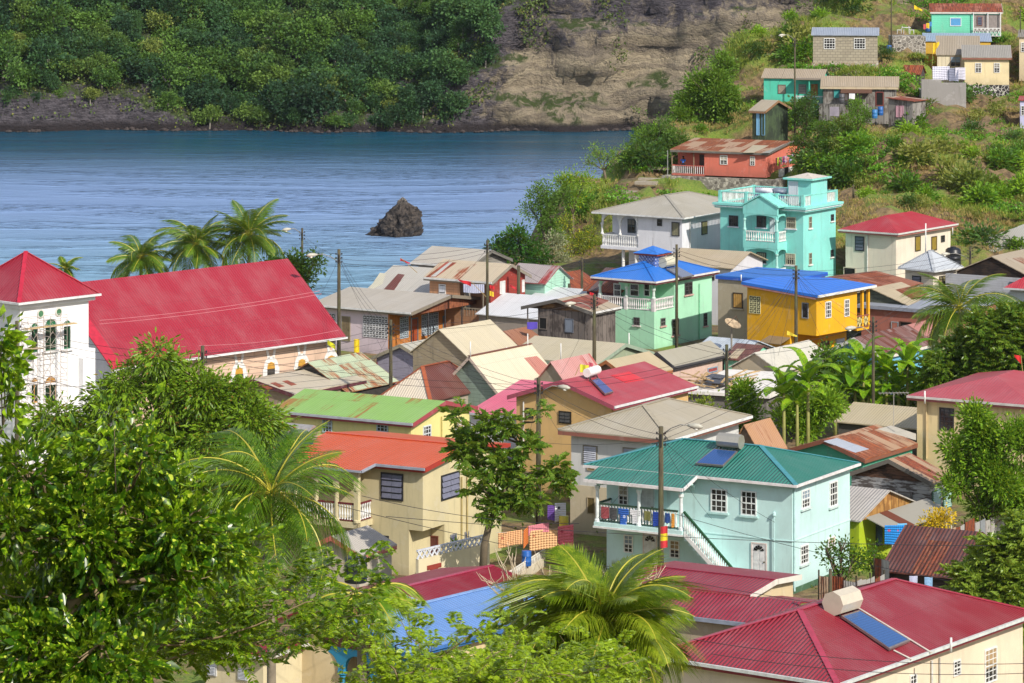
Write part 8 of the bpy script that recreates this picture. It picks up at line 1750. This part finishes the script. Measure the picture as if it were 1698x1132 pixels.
    flag(962, 604, 25.8, 'yellow flag above the white tank solar heater', '#d8d43a', .55, .5, (954, 622, 25.8), .1); flag(976, 600, 25.5, 'small pink cloth beside the yellow flag', '#c8586a', .3, .25)
    flag(1107, 872, 35.5, 'red, yellow and red flag hanging on the pole before the pale blue house', '#c8343a', -.32, 1.0, None, .1, False, '#e0cc28'); flag(1516, 8, 14.9, 'yellow pennant flying beside the mint house', '#e8c81c', .9, .45, (1543, 30, 14.8), .6, True); flag(1547, 72, 15.2, 'yellow triangular flag beside the cream cottage', '#e8c020', .7, 1.2, (1545, 130, 15.2), -.3, True)
    flag(1693, 590, 27, 'red flag at the right edge among the breadfruit leaves', '#d02828', -.4, .5, (1698, 640, 27), -.2, True); flag(1305, 548, 24.2, 'pale yellow cloth stretched beside the pole of service wires', '#d9c43a', .7, .3, None, .5, True)
    # satellite dishes
    P0 = at(1213, 541, 23.6); r = thing('satellite_dish', 'large rusty mesh satellite dish on a post beside the beige house', 'satellite dish', (P0.x, P0.y, 0)); z = P0.z; m = MB(); prof = [(.02,0),(.24,.04),(.44,.13),(.62,.27)]; ax = Vector((.35,-.35,.87)).normalized(); N = 18; u = ax.cross(Vector((0,0,1))).normalized(); v = u.cross(ax)
    for i in range(3):
        for j in range(N):
            f = lambda k, jj: Vector((0,0,z))+(u*math.cos(jj*2*math.pi/N)+v*math.sin(jj*2*math.pi/N))*prof[k][0]+ax*prof[k][1]
            m.poly([f(i,j), f(i+1,j), f(i+1,j+1), f(i,j+1)])
    m.build('dish', plain('#b5a083', .7, name='rusty_mesh', var=.3), r, True); m = MB(); m.tube([(0,0,0),(0,0,z-.02)], [.07,.06], 8); m.build('post', plain('#8a8478', .6, name='steel'), r); m = MB(); m.tube([Vector((0,0,z))+u*.6+ax*.26, Vector((0,0,z))+ax*.9, Vector((0,0,z))-u*.6+ax*.26], [.02]*3, 5); m.build('feed_arm', plain('#6a5040', .7, name='rusty_arm'), r)
    H = Hs['mint']; p0, nrm = H.planes['R']; q = H.l2w(H.hit(p0, nrm, 1099, 441)); r = thing('satellite_dish', 'small round pale satellite dish on the blue hip roof beside the cream tank', 'satellite dish', q); m = MB(); ax = Vector((-.3,-.85,.3)).normalized(); u = ax.cross(Vector((0,0,1))).normalized(); v = u.cross(ax)
    for i, (ra, za) in enumerate(((.0,0),(.25,.03))):
        rb, zb = ((.25,.03),(.42,.1))[i]
        for j in range(16): f = lambda R_, Z_, jj: Vector((0,0,.55))+(u*math.cos(jj*.3927)+v*math.sin(jj*.3927))*R_+ax*Z_; m.poly([f(ra,za,j), f(rb,zb,j), f(rb,zb,j+1), f(ra,za,j+1)])
    m.build('dish', plain('#c9b9c0', .6, name='dish_paint'), r, True); m = MB(); m.tube([(0,0,0),(0,.05,.5)], [.03,.03], 6); m.build('post', plain('#8a8478', .6, name='steel'), r)
    # solar tank left of the orange roof
    P0 = at(500, 716, 30.5); r = thing('solar_heater', 'silver faceted solar tank behind the left end of the orange roof', 'solar water heater', (P0.x, P0.y, 5.2)); z = P0.z-5.2; m = MB(); m.tube([(-1.5,.9,z), (.7,-.3,z)], [.42,.42], 8); m.build('tank', plain('#b9b4b0', .3, .5, name='tank_metal'), r); m = MB(); m.box(-1.2,.3,-.3,.6,0,z-.45); m.build('stand', plain('#6a2f36', .6, name='maroon_stand'), r)
    m = MB(); m.prism([(-1.6,-.6,z-1.15),(.2,-1.3,z-1.15),(.7,-.35,z-.5),(-1.2,.3,z-.5)], (0,0,.08)); m.build('collector_glass', _collector('#4a6488'), r)
    # tin fences
    tin = [roofm('#b5b3b0', .25, seed=101, pitch=.12, bump=.9), roofm('#93503a', .8, seed=102, pitch=.12, bump=.9), roofm('#8f959c', .1, seed=103, pitch=.12, bump=.9), roofm('#c4a98c', .4, seed=104, pitch=.12, bump=.9)]
    rg = random.Random(9)
    for lab, path in (('patchwork tin fence of rusty and silver sheets climbing to the right edge', [(1536,893,31.8),(1600,868,31.0),(1698,842,30.0)]), ('tin fence of grey corrugated sheets behind the small garden tree', [(1358,952,34.6),(1420,962,34.9),(1466,952,34.2)]), ('short rusty tin fence in front of the lime green shack', [(1450,926,33.6),(1475,930,33.8)])):
        pts = [at(*p) for p in path]; o = Vector((pts[0].x, pts[0].y, 0)); r = thing('tin_fence', lab, 'fence', o)
        for a, b in zip(pts[:-1], pts[1:]):
            n = max(2, int((b-a).length/.62)); d = Vector(((b-a).x, (b-a).y, 0)).normalized()
            for k in range(n):
                p = a.lerp(b, k/n)-o; q = a.lerp(b, (k+1)/n)-o; dz = rg.uniform(-.12,.15); off = Vector((d.y,-d.x,0))*rg.uniform(-.04,.04); zt = (p.z+q.z)/2+dz; zb = max(0, zt-1.7); m = MB(); P_ = [Vector((p.x,p.y,zb))+off, Vector((q.x,q.y,zb))+off, Vector((q.x,q.y,zt+rg.uniform(-.06,.06)))+off, Vector((p.x,p.y,zt))+off]
                m.poly(P_, 0, [(0,0),(.62,0),(.62,1.5),(0,1.5)]); m.poly([v-Vector((d.y,-d.x,0))*.02 for v in P_[::-1]], 0, [(0,0),(.62,0),(.62,1.5),(0,1.5)]); m.build('tin_sheet', tin[rg.choice([0,0,1,1,2,3])], r)
            for k in range(0, n+1, 3): p = a.lerp(b, k/n)-o; m = MB(); m.tube([(p.x,p.y+.08,0), (p.x,p.y+.08,p.z+.2)], [.05,.045], 6); m.build('fence_post', polem(), r)
    # roof antennas and vent pipes
    for (x, y0, y1, ppm, lab) in ((780,566,592,25.4,'thin grey vent pipe at the peak of the sage green gable'),(875,553,583,24.8,'thin metal pole on the rust capped ridge'),(840,575,585,24.4,'short white vent pipe behind the rust capped ridge'),(930,569,601,24,'white pipe in front of the long cream roof'),(1043,552,587,23.5,'thin white pipe before the mint green house wall'),(1229,455,466,22.4,'short white pipe at the blue roof edge of the beige house')): vent_pipe(x, y0, y1, ppm, lab, .04)
    P0 = at(1482, 652, 27.6); r = thing('roof_antenna', 'old television antenna above the tan roof and bananas', 'antenna', (P0.x, P0.y, 2.6)); z = P0.z-2.6; m = MB(); m.tube([(0,0,0),(0,0,z)], [.025,.02], 6); m.build('mast', plain('#a8a4a0', .5, name='aluminium'), r); m = MB(); m.tube([(-.9,.1,z),(.9,-.1,z+.05)], [.015,.015], 5)
    for k in range(9): x = -.85+k*.21; m.tube([(x,-.45-.02*k,z),(x,.45+.02*k,z+.03)], [.01,.01], 4)
    m.build('antenna_elements', plain('#b9b4b0', .5, name='aluminium'), r)
    for px, py, ppm, c, l in ((873,938,31.5,'#2460b0','blue barrel under the bedspreads'),(520,968,38,'#22282a','dark green water barrel left below the small palm'),(590,965,38,'#22282a','dark green water barrel right below the small palm'),(935,880,31,'#d0c040','yellow and white bucket beside the breadfruit trunk')): barrel(px, py, ppm, c, l, h=1.1 if 'water' in l else .8, r=.5 if 'water' in l else .26)
# ---------------------------------------------------------------- camera, light, world
def setup():
    cd = bpy.data.cameras.new('camera'); cam = bpy.data.objects.new('camera', cd); COL.objects.link(cam)
    cam.location = (0, 0, HC); cam.rotation_euler = (rad(90), 0, 0); cd.sensor_width = 36; cd.lens = F/1698*36; cd.shift_y = (HY-566)/1698; cd.clip_end = 3000; cd.clip_start = 1
    scene.camera = cam
    az, el = rad(-54), rad(SUN_EL); S = Vector((math.cos(az)*math.cos(el), math.sin(az)*math.cos(el), math.sin(el)))
    ld = bpy.data.lights.new('sun', 'SUN'); ld.energy = SUN_E; ld.angle = rad(.6); ld.color = (1, .93, .82); so = bpy.data.objects.new('sun', ld); COL.objects.link(so); so.rotation_euler = S.to_track_quat('Z', 'Y').to_euler(); so.location = (60, -40, 90)
    w = bpy.data.worlds.new('World'); scene.world = w; w.use_nodes = True; n = w.node_tree.nodes; bg = n['Background']; sk = n.new('ShaderNodeTexSky'); sk.sky_type = 'NISHITA'; sk.sun_disc = False; sk.sun_elevation = el; sk.sun_rotation = rad(90)-az
    sk.air_density = 1.0; sk.dust_density = 1.5; sk.ozone_density = 1.5; L_ = w.node_tree.links; tc = n.new('ShaderNodeTexCoord'); mp = n.new('ShaderNodeMapping'); mp.inputs['Scale'].default_value = (1, 1, 2.6); L_.new(tc.outputs['Generated'], mp.inputs[0]); nz = n.new('ShaderNodeTexNoise'); nz.inputs['Scale'].default_value = 2.2; nz.inputs['Detail'].default_value = 6; L_.new(mp.outputs[0], nz.inputs[0])
    mr = n.new('ShaderNodeMapRange'); mr.inputs[1].default_value = .38; mr.inputs[2].default_value = .56; sz = n.new('ShaderNodeSeparateXYZ'); L_.new(tc.outputs['Generated'], sz.inputs[0]); ma = n.new('ShaderNodeMath'); ma.operation = 'MULTIPLY_ADD'; L_.new(sz.outputs[2], ma.inputs[0]); ma.inputs[1].default_value = -.35; ma.inputs[2].default_value = .14; mb = n.new('ShaderNodeMath'); mb.operation = 'ADD'; L_.new(ma.outputs[0], mb.inputs[0]); L_.new(nz.outputs[0], mb.inputs[1]); L_.new(mb.outputs[0], mr.inputs[0]); mx = n.new('ShaderNodeMix'); mx.data_type = 'RGBA'; L_.new(mr.outputs[0], mx.inputs[0]); L_.new(sk.outputs[0], mx.inputs[6]); mx.inputs[7].default_value = (*CLOUD, 1); L_.new(mx.outputs[2], bg.inputs[0]); bg.inputs[1].default_value = SKY_E
    scene.view_settings.view_transform = 'Standard'; scene.view_settings.look = 'None'; scene.view_settings.exposure = EXPO; scene.view_settings.gamma = 1
    scene.cycles.max_bounces = 6; scene.cycles.transparent_max_bounces = 4; scene.cycles.use_denoising = True
HAZE = .00004
CLOUD = (6.2, 6.5, 7.2)
SUN_EL, SUN_E, SKY_E, EXPO = 37, 4.5, .12, .2
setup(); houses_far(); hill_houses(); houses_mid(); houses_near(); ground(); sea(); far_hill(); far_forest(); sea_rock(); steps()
# the nave is part of the church: hang its parts on the church itself
cr_, nv_ = Hs['church'].root, Hs['nave'].root
for ch in list(nv_.children): ch.parent = cr_; ch.location = nv_.location
bpy.data.objects.remove(nv_)
vegetation(); washing(); street_things(); person_on_porch()
m = MB(); m.box(-340, 340, -20, 760, -9, 62)
t = NT('haze'); t.n.remove(t.b); pv = t.n.new('ShaderNodeVolumePrincipled'); pv.inputs['Color'].default_value = (.82, .88, 1, 1); pv.inputs['Density'].default_value = HAZE; pv.inputs['Anisotropy'].default_value = .3; t.l.new(pv.outputs[0], t.out.inputs['Volume'])
hz = m.build('haze', t.mat); tag(hz, kind='stuff')
for o in scene.objects:
    if 'top' in o: del o['top']
